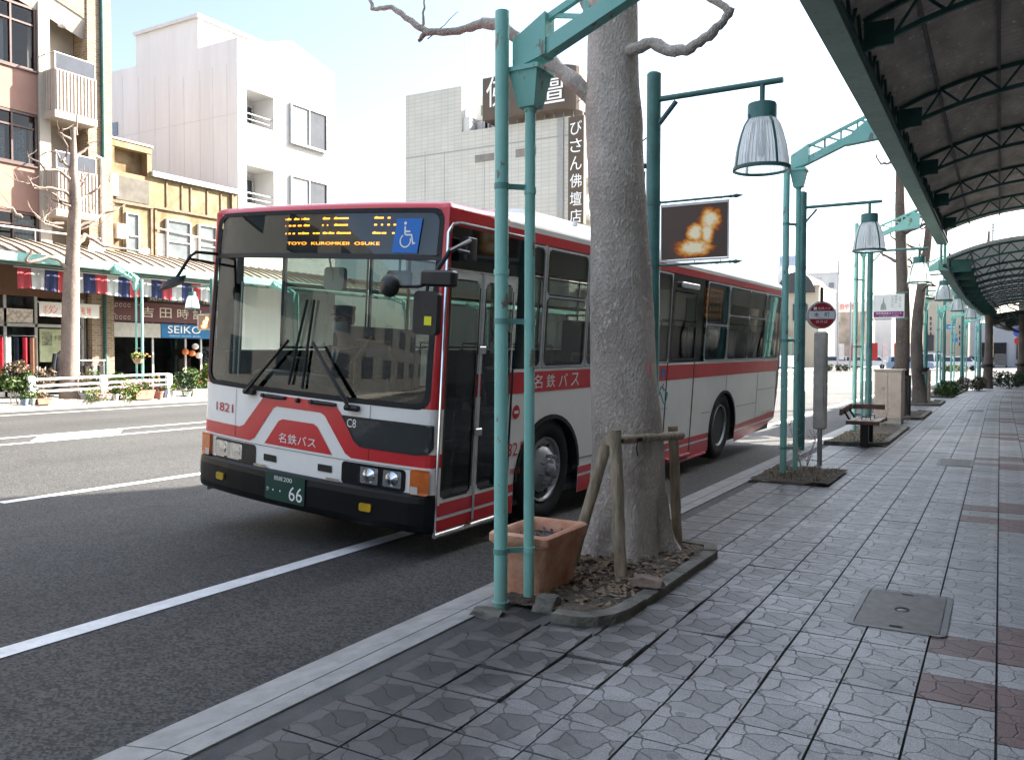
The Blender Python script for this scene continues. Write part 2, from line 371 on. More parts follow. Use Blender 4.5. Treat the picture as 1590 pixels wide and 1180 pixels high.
_x = _n.new('ShaderNodeMix'); _x.data_type = 'RGBA'; _l.new(_m.outputs[0], _x.inputs['Factor']); _l.new(_s, _x.inputs[6]); _x.inputs[7].default_value = (.12, .12, .12, 1); _l.new(_x.outputs[2], _b.inputs['Base Color'])
g = MB(); g.box(-420, 420, -300, 900, -.5, -.10); struct(g, 'ground', GROUNDM)
XK = -2.88                      # near edge of the road
ys = [-40, 10, 26]+[26+6*i for i in range(1, 22)]
g = MB(); g.grid(lambda y, x: (x+bend(y), y, -.06), ys, [-22.35, -14, -7, XK]); struct(g, 'road', ASPH)
g = MB(); g.grid(lambda y, x: (x, y, -.064), [84, 104], [-260, -60, 0, 60, 200]); struct(g, 'cross_road', ASPH)
def strip(name, x0, x1, y0, y1, z=-.055, mat=MARK):
    g = MB(); yy = [y0]+[y for y in ys if y0 < y < y1]+[y1]
    g.grid(lambda y, x: (x+bend(y), y, z), yy, [x0, x1]); return struct(g, name, mat)
strip('lane_line', -4.40, -4.25, -30, 72)
for k in range(-2, 7): strip('lane_dash', -8.80, -8.65, 4.7+k*10, 10.6+k*10)
# centre of the road: two lines and the fat dashes between them
strip('centre_line', -14.35, -14.20, -30, 72); strip('centre_line', -15.45, -15.30, -30, 72)
for k in range(-3, 10): 
    y0 = 8.3+k*4.6; g = MB(); g.add([(-14.45, y0, -.0515), (-14.45, y0+1.7, -.0515), (-15.2, y0+2.3, -.0515), (-15.2, y0+.6, -.0515)], [(0, 1, 2, 3)]); struct(g, 'centre_block', MARK)
strip('edge_line', -21.1, -20.95, -30, 72)
strip('lane_dash', -18.2, -18.08, 16, 60)
# gutter and kerb on the near side
yk = [-6+i*2.0 for i in range(40)]
g = MB()
for a, b_ in zip(yk[:-1], yk[1:]):
    if a > 66: break
    a, b_ = a+.004, b_-.004; s1, s2 = bend(a), bend(b_)
    for P in ([(-2.88, -.052), (-2.645, -.012), (-2.645, -.2), (-2.88, -.2)], [(-2.635, -.010), (-2.505, .002), (-2.505, -.2), (-2.635, -.2)]):
        g.prism(P, lambda x, z: (x+s1, a, z), lambda x, z: (x+s2, b_, z))
struct(g, 'kerb', KERB, fixn=True)
DARKSTRIP = pm('dark_edging', (.045, .046, .047), .85, .3, 6, .3, 80, col2=(.075, .075, .074))
g = MB(); yy = [-6]+[y for y in ys if -6 < y < 66]+[66]
g.grid(lambda y, x: (x+bend(y), y, -.008), yy, [-2.503, -2.0, 3.2]); struct(g, 'pavement_bed', DARKSTRIP)

# pavement tiles: one imprint of irregular stones on every tile
def tilemat(name, ca, cb, dirt):
    m, n, l, b = newmat(name); setb(b, .5, 0, .5)
    uv = n.new('ShaderNodeUVMap'); uv.uv_map = 'UVMap'
    tc = n.new('ShaderNodeTexCoord'); at = n.new('ShaderNodeAttribute'); at.attribute_name = 'tint'
    def math(op, a, c=None, clamp=False):
        x = n.new('ShaderNodeMath'); x.operation = op; x.use_clamp = clamp
        for i, q in enumerate((a, c)):
            if q is None: continue
            if isinstance(q, (int, float)): x.inputs[i].default_value = q
            else: l.new(q, x.inputs[i])
        return x.outputs[0]
    mp = n.new('ShaderNodeMapping'); mp.inputs['Scale'].default_value = (2.15, 2.3, 1); mp.inputs['Location'].default_value = (3.33, 7.7, 0); l.new(uv.outputs[0], mp.inputs[0])
    ds = n.new('ShaderNodeTexNoise'); ds.inputs['Scale'].default_value = 1.3; l.new(mp.outputs[0], ds.inputs['Vector'])
    ad = n.new('ShaderNodeVectorMath'); ad.operation = 'MULTIPLY_ADD'; ad.inputs[1].default_value = (.5, .5, 0); l.new(ds.outputs['Color'], ad.inputs[0]); l.new(mp.outputs[0], ad.inputs[2])
    ve = n.new('ShaderNodeTexVoronoi'); ve.voronoi_dimensions = '2D'; ve.feature = 'DISTANCE_TO_EDGE'; ve.inputs['Scale'].default_value = 1; l.new(ad.outputs[0], ve.inputs['Vector'])
    vc = n.new('ShaderNodeTexVoronoi'); vc.voronoi_dimensions = '2D'; vc.inputs['Scale'].default_value = 1; l.new(ad.outputs[0], vc.inputs['Vector'])
    sx = n.new('ShaderNodeSeparateXYZ'); l.new(vc.outputs['Color'], sx.inputs[0])
    groove = math('SUBTRACT', 1, math('DIVIDE', ve.outputs['Distance'], .042), True)
    groove = math('SUBTRACT', 1, math('MINIMUM', math('DIVIDE', ve.outputs['Distance'], .042), 1))
    low = math('GREATER_THAN', sx.outputs[0], .66)
    fine = n.new('ShaderNodeTexNoise'); fine.inputs['Scale'].default_value = 210; fine.inputs['Detail'].default_value = 3; l.new(tc.outputs['Object'], fine.inputs['Vector'])
    big = n.new('ShaderNodeTexNoise'); big.inputs['Scale'].default_value = 1.1; big.inputs['Detail'].default_value = 7; big.inputs['Roughness'].default_value = .6; l.new(tc.outputs['Object'], big.inputs['Vector'])
    cr = n.new('ShaderNodeValToRGB'); cr.color_ramp.elements[0].position = .36; cr.color_ramp.elements[1].position = .66
    cr.color_ramp.elements[0].color = c4(ca); cr.color_ramp.elements[1].color = c4(cb); l.new(fine.outputs['Fac'], cr.inputs[0])
    # old grime near the road, cleaner where people walk
    so = n.new('ShaderNodeSeparateXYZ'); l.new(tc.outputs['Object'], so.inputs[0])
    gx = n.new('ShaderNodeMapRange'); gx.inputs['From Min'].default_value = -2.0; gx.inputs['From Max'].default_value = -.5; gx.inputs['To Min'].default_value = dirt; gx.inputs['To Max'].default_value = 1
    l.new(math('ADD', so.outputs[0], math('MULTIPLY', math('SUBTRACT', big.outputs['Fac'], .5), 2.2)), gx.inputs['Value'])
    f = math('MULTIPLY', gx.outputs[0], math('ADD', .72, math('MULTIPLY', big.outputs['Fac'], .56)))
    f = math('MULTIPLY', f, math('SUBTRACT', 1, math('MULTIPLY', groove, math('SUBTRACT', .95, math('MULTIPLY', gx.outputs[0], .42)))))
    f = math('MULTIPLY', f, math('SUBTRACT', 1, math('MULTIPLY', low, math('SUBTRACT', .66, math('MULTIPLY', gx.outputs[0], .52)))))
    sp_ = n.new('ShaderNodeTexVoronoi'); sp_.voronoi_dimensions = '2D'; sp_.inputs['Scale'].default_value = 2.4; l.new(tc.outputs['Object'], sp_.inputs['Vector'])
    gum = math('MULTIPLY', math('LESS_THAN', sp_.outputs['Distance'], .055), .4); f = math('MULTIPLY', f, math('SUBTRACT', 1, gum))
    stn = n.new('ShaderNodeTexNoise'); stn.inputs['Scale'].default_value = 3.1; stn.inputs['Detail'].default_value = 9; stn.inputs['Roughness'].default_value = .7; l.new(tc.outputs['Object'], stn.inputs['Vector'])
    sm = n.new('ShaderNodeMapRange'); sm.inputs['From Min'].default_value = .54; sm.inputs['From Max'].default_value = .72; sm.inputs['To Min'].default_value = 1; sm.inputs['To Max'].default_value = .6; l.new(stn.outputs['Fac'], sm.inputs['Value']); f = math('MULTIPLY', f, sm.outputs[0])
    f = math('MULTIPLY', f, at.outputs['Fac'])
    vm = n.new('ShaderNodeVectorMath'); vm.operation = 'SCALE'; l.new(cr.outputs[0], vm.inputs[0]); l.new(f, vm.inputs['Scale']); l.new(vm.outputs[0], b.inputs['Base Color'])
    h = math('ADD', math('MULTIPLY', math('SUBTRACT', 1, groove), .8), math('MULTIPLY', fine.outputs['Fac'], .25))
    h = math('SUBTRACT', h, math('MULTIPLY', low, .5))
    bp = n.new('ShaderNodeBump'); bp.inputs['Strength'].default_value = .6; bp.inputs['Distance'].default_value = .008; l.new(h, bp.inputs['Height']); l.new(bp.outputs[0], b.inputs['Normal'])
    rg = n.new('ShaderNodeMapRange'); rg.inputs['To Min'].default_value = .36; rg.inputs['To Max'].default_value = .62; l.new(big.outputs['Fac'], rg.inputs['Value']); l.new(rg.outputs[0], b.inputs['Roughness'])
    return m
TILE = tilemat('paving_stone', (.27, .268, .262), (.52, .515, .505), .18)
TILER = tilemat('paving_stone_red', (.15, .10, .095), (.27, .18, .165), .7)
TX, TY, GX0, GY0 = .2996, .3176, -.888, 3.277
def make_tiles():
    V = []; Fc = []; MI = []; UV = []; TI = []
    rnd = random.Random(3)
    for j in range(-22, 196):
        y0 = GY0+j*TY
        for i in range(-5, 14):
            x0 = GX0+i*TX; cx, cy = x0+TX/2, y0+TY/2
            if x0+TX < -1.75 and 4.1 < cy < 6.2: continue            # tree bed
            if x0+TX < -1.65 and 9.85 < cy < 11.1: continue
            if x0+TX < -1.6 and (14.5 < cy < 18.9 or 21.2 < cy < 24.5 or 27.5 < cy < 30.5 or 33 < cy < 48): continue
            bx = bend(cy); z = .001+rnd.uniform(0, .003); tl = (rnd.uniform(-.002, .002), rnd.uniform(-.002, .002))
            d = sqrt((cx+1.9)**2+(cy-3.9)**2)
            if d < 1.0: z += rnd.uniform(0, .022)*(1-d); tl = (rnd.uniform(-.008, .012), rnd.uniform(-.008, .012))
            e = .005; k = len(V)
            for a, b_ in ((0, 0), (1, 0), (1, 1), (0, 1)):
                V.append((x0+e+a*(TX-2*e)+bx, y0+e+b_*(TY-2*e), z+tl[0]*(a-.5)+tl[1]*(b_-.5)))
            for a, b_ in ((0, 0), (1, 0), (1, 1), (0, 1)):
                V.append((x0+e+a*(TX-2*e)+bx, y0+e+b_*(TY-2*e), -.03))
            Fc += [(k, k+1, k+2, k+3), (k, k+4, k+5, k+1), (k+1, k+5, k+6, k+2), (k+2, k+6, k+7, k+3), (k+3, k+7, k+4, k)]
            jm = j % 14
            red = (i == 2 and jm in (2, 4)) or (i == 3 and jm in (1, 2, 4, 5)) or (i in (4, 5) and jm in (0, 1, 3, 5))
            MI += [1 if red else 0]*5; t = rnd.uniform(.86, 1.12)
            TI += [t]*20; UV += [(0, 0), (1, 0), (1, 1), (0, 1)]*5
    me = bpy.data.meshes.new('pavement'); me.from_pydata(V, [], Fc)
    me.materials.append(TILE); me.materials.append(TILER); me.polygons.foreach_set('material_index', MI)
    ul = me.uv_layers.new(name='UVMap'); ul.data.foreach_set('uv', [c for p in UV for c in p])
    ca = me.attributes.new('tint', 'FLOAT', 'CORNER'); ca.data.foreach_set('value', TI)
    o = bpy.data.objects.new('pavement', me); COL.objects.link(o); tag(o, kind='structure')
make_tiles()
# far pavement across the street
g = MB(); g.grid(lambda y, x: (x+bend(y), y, .09), ys, [-27, -22.55]); struct(g, 'far_pavement', CONC)
g = MB(); g.grid(lambda y, k: ((-22.35, -22.38, -22.56)[k]+bend(y), y, (-.07, .09, .095)[k]), ys, [0, 1, 2]); struct(g, 'far_kerb', pm('kerb_warm', (.42, .38, .31), .85, .15, 3))

# manhole covers
def manhole(x0, x1, y0, y1, label):
    t = thing('manhole_cover', ((x0+x1)/2, (y0+y1)/2, 0), label, 'manhole cover', 'manhole covers in the pavement')
    IR = pm('cover_steel', (.15, .145, .13), .55, .2, 14, .15, 150, metal=.25); FR = pm('cover_frame', (.16, .165, .17), .5, .2, 9, metal=.3)
    hole = [rrect(x0+.035, x1-.035, y0+.035, y1-.035, .03), rrect(x0+.02, x1-.02, y0+.02, y1-.02, .03)]
    m = MB(); V = rrect(x0, x1, y0, y1, .045, 4)
    m.poly([V, rrect(x0+.03, x1-.03, y0+.03, y1-.03, .03, 4)], lambda x, y: (x, y, .0095)); m.build('frame', FR, t)
    m = MB(); r3 = [rrect((x0+x1)/2-.035, (x0+x1)/2+.035, y-.018, y+.018, .012) for y in (y0+.07, y1-.07)]
    cx, cy = (x0+x1)/2, (y0+y1)/2; ci = [(cx+.04*cos(2*pi*k/14), cy+.055*sin(2*pi*k/14)) for k in range(14)]
    m.poly([rrect(x0+.036, x1-.036, y0+.036, y1-.036, .03, 4)]+r3+[ci], lambda x, y: (x, y, .0085)); m.build('plate', IR, t)
    m = MB()
    for h in r3+[ci]: m.poly([h], lambda x, y: (x, y, .0055))
    m.build('finger_hole', pm('dark_hole', (.02, .02, .02), .8), t)
    m = MB(); m.lathe([(.0, .0085), (.024, .0082), (.03, .0055)], (cx, cy, 0), 12); m.build('stud', FR, t, smooth=True)
    return t
manhole(-.70, -.215, 4.80, 5.63, 'large grey steel manhole cover in the near pavement, frame edge shining')
manhole(-.72, -.28, 12.5, 13.35, 'grey manhole cover halfway down the pavement, level with the bench')
manhole(-1.35, -.95, 18.6, 19.3, 'dark manhole cover beside the beige cabinet')
manhole(-.75, -.35, 25.2, 26.2, 'farthest small manhole cover down the pavement')

# ================================================================== arcade on our side
def arcade_post(loc, zc, ztop, label, reach=1.02, hanger=0.0):
    x, y = loc; t = thing('arcade_post', (x, y, 0), label, 'arcade post', 'arcade posts along the kerb')
    m = MB(); m.tube([(0, 0, 0), (0, 0, ztop)], .039, 14); m.tube([(0, 0, 1.9), (0, 0, 1.93)], .044, 14); m.tube([(0, 0, .05), (0, 0, .055)], .05, 14)
    m.build('pole', TEAL, t, smooth=True, local=True)
    dx, dy = .115, .12
    m = MB(); m.tube([(dx, dy, .07), (dx, dy, zc-.12)], .030, 12)
    for z in (.32, 1.62, zc-.16, zc-.62): m.tube([(dx, dy, z), (dx, dy, z+.035)], .035, 12)
    m.build('downpipe', TEAL, t, smooth=True, local=True)
    for z in (.325, 1.625, zc-.6):
        m = MB(); m.beam((0, 0, z+.015), (dx, dy, z+.015), .012, .03); m.tube([(0, 0, z), (0, 0, z+.03)], .0425, 14); m.build('clamp', TEAL_D, t, smooth=True, local=True)
    m = MB(); b = .052; c = .088
    V = [(dx+i*b, dy+j*b, zc-.14) for i, j in ((-1, -1), (1, -1), (1, 1), (-1, 1))]+[(dx+i*c, dy+j*c, zc+.05) for i, j in ((-1, -1), (1, -1), (1, 1), (-1, 1))]
    m.add(V, [(3, 2, 1, 0), (4, 5, 6, 7), (0, 1, 5, 4), (1, 2, 6, 5), (2, 3, 7, 6), (3, 0, 4, 7)])
    m.box(dx-.10, dx+.10, dy-.10, dy+.10, zc+.05, zc+.075); m.build('rain_head', TEAL, t, local=True)
    m = MB(); P = [(.03, zc+.075), (.235, zc+.13), (.235, zc+.36), (.03, zc+.24)]
    m.prism(P, lambda a, z: (a, dy-.055, z), lambda a, z: (a, dy+.055, z)); m.build('gusset_box', TEAL, t, local=True, fixn=True)
    sl = .41
    m = MB()
    P = [(.10, zc+.075), (reach, zc+.075+sl*(reach-.1)), (reach, zc+.17+sl*(reach-.1)), (.10, zc+.165)]
    m.prism(P, lambda a, z: (a, dy-.04, z), lambda a, z: (a, dy+.04, z))
    zt = zc+.075+sl*(reach-.1)
    P = [(reach-.38, zt-.16), (reach+.05, zt-.12), (reach+.05, zt+.14), (reach-.05, zt+.17), (reach-.30, zt-.02)]
    m.prism(P, lambda a, z: (a, dy-.055, z), lambda a, z: (a, dy+.055, z)); m.build('arm', TEAL, t, local=True, fixn=True)
    m = MB(); up = lambda a: zc+.33+sl*(a-.2); lo_ = lambda a: zc+.165+sl*(a-.1)
    m.beam((.2, dy, up(.2)), (reach+.02, dy, up(reach+.02)), .035, .035)
    n = 4
    for k in range(n):
        a0 = .25+(reach-.3)*k/n; a1 = .25+(reach-.3)*(k+1)/n; am = a0+.03
        m.beam((a0, dy, up(a0)), (a1-.03, dy, lo_(a1-.03)), .022, .022); m.beam((a1-.02, dy, up(a1)), (a1-.02, dy, lo_(a1)), .022, .022)
    m.build('lattice', TEAL, t, local=True)
    if hanger:
        m = MB(); m.box(reach-.03, reach+.03, dy-.03, dy+.03, zt+.13, zt+.13+hanger); m.build('hanger', TEAL, t, local=True)
    return t
arcade_post((-2.43, 4.055), 2.98, 3.36, 'nearest teal arcade post in front of the bus door, chipped paint', 1.2, .32)
arcade_post((-2.25, 10.40), 3.62, 3.73, 'teal arcade post second from the camera, just left of the bus stop sign')
arcade_post((-2.40, 17.15), 3.50, 3.98, 'teal arcade post rising just behind the wooden bench')
arcade_post((-2.30, 23.6), 3.30, 3.75, 'teal arcade post just beyond the beige utility cabinet')
for k in range(5):
    y = 30.1+6.5*k
    arcade_post((-2.25+bend(y), y), 3.1, 3.5, 'slim teal arcade post in the far row under the pale canopy')

UNDER = pm('canopy_underside', (.028, .022, .019), .9, .4, 2.5, .4, 30, col2=(.075, .062, .055), stretch=(1, 5, 1))
def flecked(name, a, b_, fleck, amt, trans=None):
    m, n, l, b = newmat(name); setb(b, .9, 0, .2)
    tc = n.new('ShaderNodeTexCoord'); mp = n.new('ShaderNodeMapping'); mp.inputs['Scale'].default_value = (2.2, .8, 1); l.new(tc.outputs['Object'], mp.inputs[0])
    n1 = n.new('ShaderNodeTexNoise'); n1.inputs['Scale'].default_value = 2; n1.inputs['Detail'].default_value = 8; l.new(mp.outputs[0], n1.inputs['Vector'])
    n2 = n.new('ShaderNodeTexNoise'); n2.inputs['Scale'].default_value = 9; n2.inputs['Detail'].default_value = 9; n2.inputs['Roughness'].default_value = .75; l.new(mp.outputs[0], n2.inputs['Vector'])
    wv = n.new('ShaderNodeTexWave'); wv.bands_direction = 'Y'; wv.inputs['Scale'].default_value = 2.6; wv.inputs['Distortion'].default_value = .6; l.new(tc.outputs['Object'], wv.inputs['Vector'])
    cr = n.new('ShaderNodeValToRGB'); cr.color_ramp.elements[0].position = .35; cr.color_ramp.elements[1].position = .68
    cr.color_ramp.elements[0].color = c4(a); cr.color_ramp.elements[1].color = c4(b_); l.new(n1.outputs['Fac'], cr.inputs[0])
    th = n.new('ShaderNodeMapRange'); th.inputs['From Min'].default_value = amt; th.inputs['From Max'].default_value = amt+.05; l.new(n2.outputs['Fac'], th.inputs['Value'])
    mx = n.new('ShaderNodeMix'); mx.data_type = 'RGBA'; l.new(th.outputs[0], mx.inputs['Factor']); l.new(cr.outputs[0], mx.inputs[6]); mx.inputs[7].default_value = c4(fleck)
    l.new(mx.outputs[2], b.inputs['Base Color'])
    bp = n.new('ShaderNodeBump'); bp.inputs['Strength'].default_value = .5; bp.inputs['Distance'].default_value = .03; l.new(wv.outputs['Fac'], bp.inputs['Height']); l.new(bp.outputs[0], b.inputs['Normal'])
    if trans:
        out = n['Material Output']; tl = n.new('ShaderNodeBsdfTranslucent'); tl.inputs[0].default_value = c4(trans); ms = n.new('ShaderNodeMixShader'); ms.inputs[0].default_value = .5
        l.new(b.outputs[0], ms.inputs[1]); l.new(tl.outputs[0], ms.inputs[2]); l.new(ms.outputs[0], out.inputs['Surface'])
    return m
UNDER = flecked('canopy_underside', (.36, .32, .285), (.60, .54, .48), (.80, .75, .67), .58)
UNDER2 = flecked('canopy_sheet', (.34, .34, .335), (.46, .46, .45), (.24, .23, .21), .72, (.25, .265, .275))
UNDER3 = flecked('green_net', (.012, .02, .015), (.03, .045, .032), (.06, .09, .06), .62)
def canopy(name, y0, y1, ze, rise, sheet, label, dy_rib, lat0, xe=-1.13, xr=2.95, fh=.25, gus=False):
    """barrel canopy: gutter beam on the road side, arched sheet, arched lattice ribs, purlins"""
    t = thing(name, (xe, (y0+y1)/2, ze), label, 'arcade canopy', 'canopy roofs over the pavement')
    def arch(x): 
        k = (x-xe+.02)/(xr-xe+.02); return ze+.22+rise*(1-(abs(2*k-1))**2.4)
    xs = [xe-.02+(xr-xe+.02)*i/22 for i in range(23)]; yy = [y0]+[y for y in range(int(y0)+2, int(y1), 3)]+[y1]
    m = MB(); m.grid(lambda x, y: (x+bend(y), y, arch(x)), xs, yy, flip=True); m.grid(lambda x, y: (x+bend(y), y, arch(x)+.06), xs, yy)
    for y in (y0, y1):
        for i in range(22):
            a, b = xs[i], xs[i+1]; m.quad((a+bend(y), y, arch(a)), (b+bend(y), y, arch(b)), (b+bend(y), y, arch(b)+.06), (a+bend(y), y, arch(a)+.06))
    m.build('roof_sheet', sheet, t)
    m = MB()
    for a, b in zip(yy[:-1], yy[1:]):
        P = [(xe-.11, ze), (xe+.10, ze-.02), (xe+.10, ze+.03), (xe-.03, ze+.08), (xe-.02, ze+fh), (xe-.12, ze+fh)]
        m.prism(P, lambda x, z: (x+bend(a), a, z), lambda x, z: (x+bend(b), b, z))
    m.build('gutter', TEAL_D, t, fixn=True)
    m = MB(); x = xe+.10
    for a, b in zip(yy[:-1], yy[1:]):
        for z in (ze+.04, ze+.36): m.beam((x+bend(a), a, z), (x+bend(b), b, z), .045, .045)
    y = y0; k = 0; st = .30
    while y+st <= y1:
        m.beam((x+bend(y), y, ze+(.05 if k % 2 else .35)), (x+bend(y), y+st, ze+(.35 if k % 2 else .05)), .025, .025); y += st; k += 1
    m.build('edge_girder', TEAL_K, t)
    y = lat0
    while y < y1:
        m = MB(); bx = bend(y); pts = [xs[1]-.04]+[xs[i] for i in range(2, 23)]
        dz = .26
        for a, b in zip(pts[:-1], pts[1:]):
            for d in (.03, dz): m.beam((a+bx, y, arch(a)-d), (b+bx, y, arch(b)-d), .035, .04)
        for i in range(0, 21):
            a, b = pts[i], pts[i+1]; u, v = (dz, .04) if i % 2 else (.04, dz)
            m.beam((a+bx, y, arch(a)-u), (b+bx, y, arch(b)-v), .022, .022)
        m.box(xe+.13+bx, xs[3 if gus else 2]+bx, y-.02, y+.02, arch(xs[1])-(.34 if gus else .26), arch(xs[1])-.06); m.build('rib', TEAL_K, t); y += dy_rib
    for x in (-.62, -.06, .55, 1.2, 1.9):
        m = MB()
        for a, b in zip(yy[:-1], yy[1:]): m.beam((x+bend(a), a, arch(x)-.02), (x+bend(b), b, arch(x)-.02), .03, .035)
        m.build('purlin', pm('grey_purlin', (.13, .12, .115), .7, .25, 6), t)
    return t
canopy('arcade_canopy', -6.0, 20.6, 3.90, .42, UNDER, 'dark arched arcade canopy overhead with a flaking brown underside', 2.75, -3.6)
canopy('arcade_canopy', 21.35, 46.5, 3.40, .42, UNDER2, 'pale arched canopy farther along the pavement with dark lattice ribs', 2.2, 21.5, gus=True)
canopy('arcade_canopy', 47.5, 64, 3.15, .30, UNDER3, 'small dark green canopy at the far end of the pavement', 2.4, 48)
for x, y, z0, z1 in ((-1.16, 20.75, 3.5, 4.2), (-1.1, 20.95, 3.5, 4.15)):
    m = MB(); m.tube([(x, y, z0), (x, y, z1)], .03, 10); tag(m.build('drain_pipe', TEAL_D, smooth=True), 'short teal drain pipe at the step between the dark and pale canopies', 'drain pipe', 'drain pipes at the canopy step')

# tall block behind us: it throws the broad shadow over the road and shows in the windscreen
t = thing('office_block', (10, 0, 0), 'tall beige building behind the camera on the arcade side', 'building')
m = MB(); m.box(3.05, 18, -30, 25.5, -.05, 15.2); m.box(2.95, 18.1, -30.1, 25.6, 15.2, 15.7)
m.build('wall', pm('beige_wall', (.40, .395, .37), .85, .08, 1), t)
DKG = pm('window_dark', (.03, .04, .05), .08, .2, 1, spec=.6)
for f in range(1, 5):
    for k in range(13):
        y = -28+k*4.1; m = MB(); m.box(3.0, 3.04, y, y+1.9, f*3+1.7, f*3+3.0); m.build('window', DKG, t)

t = thing('shop_building', (8, 50, 0), 'low shop building along the far part of our pavement', 'building')
m = MB(); m.box(3.3, 14, 25.7, 80, -.05, 5.6); m.build('wall', pm('shop_wall_grey', (.36, .34, .31), .85, .2, .6), t)
for k in range(12): m = MB(); m.box(3.22, 3.28, 27+4.4*k, 30.4+4.4*k, .3, 2.6); m.build('shop_window', DKG, t)
t = thing('opposite_block', (-32, -30, 0), 'plain building row across the street behind the camera', 'building')
m = MB(); m.box(-44, -26.3, -75, 1.8, 0, 11.5); m.build('wall', pm('tan_wall', (.16, .165, .16), .85, .1, .5), t)
for f in range(3):
    for k in range(9): m = MB(); m.box(-26.28, -26.24, -72+8*k, -68+8*k, 1.6+3.4*f, 3.4+3.4*f); m.build('window', DKG, t)
t = thing('end_block', (-12, -85, 0), 'building closing the street behind the camera', 'building')
m = MB(); m.box(-26, 30, -95, -80, 0, 16); m.build('wall', pm('grey_wall', (.20, .20, .20), .85, .1, .5), t)
def ray(px, py): return fwd*F_PX+r2*(px-795)-u2*(py-590)
CAMP = Vector((0, 0, CAM_H))
def at(px, py, Y): d = ray(px, py); return CAMP+d*(Y/d.y)            # point of the photo at street distance Y
def atX(px, py, X): d = ray(px, py); return CAMP+d*(X/d.x)
def atZ(px, py, Z=0): d = ray(px, py); return CAMP+d*((Z-CAM_H)/d.z)

# ================================================================== near tree and its bed
def barkmat(name, c1, c2, c3, sc_=1.0, bump=.8):
    m, n, l, b = newmat(name); setb(b, .85, 0, .25)
    tc = n.new('ShaderNodeTexCoord'); mp = n.new('ShaderNodeMapping'); mp.inputs['Scale'].default_value = (1, 1, .55); l.new(tc.outputs['Object'], mp.inputs[0])
    n1 = n.new('ShaderNodeTexNoise'); n1.inputs['Scale'].default_value = 3*sc_; n1.inputs['Detail'].default_value = 8; l.new(mp.outputs[0], n1.inputs['Vector'])
    vo = n.new('ShaderNodeTexVoronoi'); vo.inputs['Scale'].default_value = 70*sc_; l.new(mp.outputs[0], vo.inputs['Vector'])
    n2 = n.new('ShaderNodeTexNoise'); n2.inputs['Scale'].default_value = 34*sc_; n2.inputs['Detail'].default_value = 8; n2.inputs['Roughness'].default_value = .7; l.new(mp.outputs[0], n2.inputs['Vector'])
    cr = n.new('ShaderNodeValToRGB'); e = cr.color_ramp.elements; e[0].position = .34; e[0].color = c4(c1); e[1].position = .66; e[1].color = c4(c2)
    l.new(n1.outputs['Fac'], cr.inputs[0])
    mx = n.new('ShaderNodeMix'); mx.data_type = 'RGBA'; mr = n.new('ShaderNodeMapRange'); mr.inputs['From Min'].default_value = .52; mr.inputs['From Max'].default_value = .68; mr.inputs['To Max'].default_value = .75
    l.new(n2.outputs['Fac'], mr.inputs['Value']); l.new(mr.outputs[0], mx.inputs['Factor']); l.new(cr.outputs[0], mx.inputs[6]); mx.inputs[7].default_value = c4(c3)
    l.new(mx.outputs[2], b.inputs['Base Color'])
    ad = n.new('ShaderNodeMath'); ad.operation = 'MULTIPLY_ADD'; ad.inputs[1].default_value = .5; l.new(vo.outputs['Distance'], ad.inputs[0]); l.new(n2.outputs['Fac'], ad.inputs[2])
    bp = n.new('ShaderNodeBump'); bp.inputs['Strength'].default_value = bump; bp.inputs['Distance'].default_value = .02; l.new(ad.outputs[0], bp.inputs['Height']); l.new(bp.outputs[0], b.inputs['Normal'])
    return m
BARK = barkmat('bark', (.31, .265, .225), (.58, .51, .445), (.76, .70, .62), 1.0, 1.0)
BARKF = barkmat('bark_brown', (.085, .068, .058), (.16, .13, .11), (.24, .205, .18), .9, .6)
BARK2 = barkmat('bark_pale', (.16, .12, .10), (.30, .23, .19), (.40, .33, .28), .8, .5)
def kink(pts, r0, r1, rnd, amp=.03, n=3):
    """a crooked limb through the given points"""
    P = [Vector(p) for p in pts]; out = []; 
    for a, b in zip(P[:-1], P[1:]):
        for k in range(n):
            t = k/n; out.append(a.lerp(b, t)+Vector((rnd.uniform(-1, 1), rnd.uniform(-1, 1), rnd.uniform(-1, 1)))*amp*(1 if k else .3))
    out.append(P[-1]); m = len(out)
    rr = [(r0+(r1-r0)*i/(m-1))*rnd.uniform(.9, 1.14) for i in range(m)]
    return out, rr
rnd = random.Random(11)
tb = at(966, 880, 5.6)
tree = thing('street_tree', (tb.x, 5.6, .0), 'thick bare pruned street tree nearest the camera, held by wooden stakes', 'tree', 'street trees along our kerb')
from mathutils import noise as mnoise
m = MB()
prof = [(-.03, .40, 966), (.05, .365, 967), (.16, .315, 969), (.32, .283, 972), (.55, .268, 975), (.85, .25, 975), (1.25, .236, 968), (1.8, .222, 962), (2.35, .209, 959), (2.9, .198, 952), (3.2, .194, 948), (3.5, .182, 948), (4.2, .17, 946), (5.5, .15, 944), (7.2, .11, 946)]
pts = []; rad = []
def spl(z):
    for a, b in zip(prof[:-1], prof[1:]):
        if a[0] <= z <= b[0]:
            k = (z-a[0])/(b[0]-a[0]); return a[1]+(b[1]-a[1])*k, a[2]+(b[2]-a[2])*k
    return prof[-1][1:]
for i in range(90):
    z = -.03+7.2*(i/89)**1.25; r_, px = spl(z); d = ray(px, 700); x = d.x*(5.6/d.y); pts.append((x, 5.6, z)); rad.append(r_)
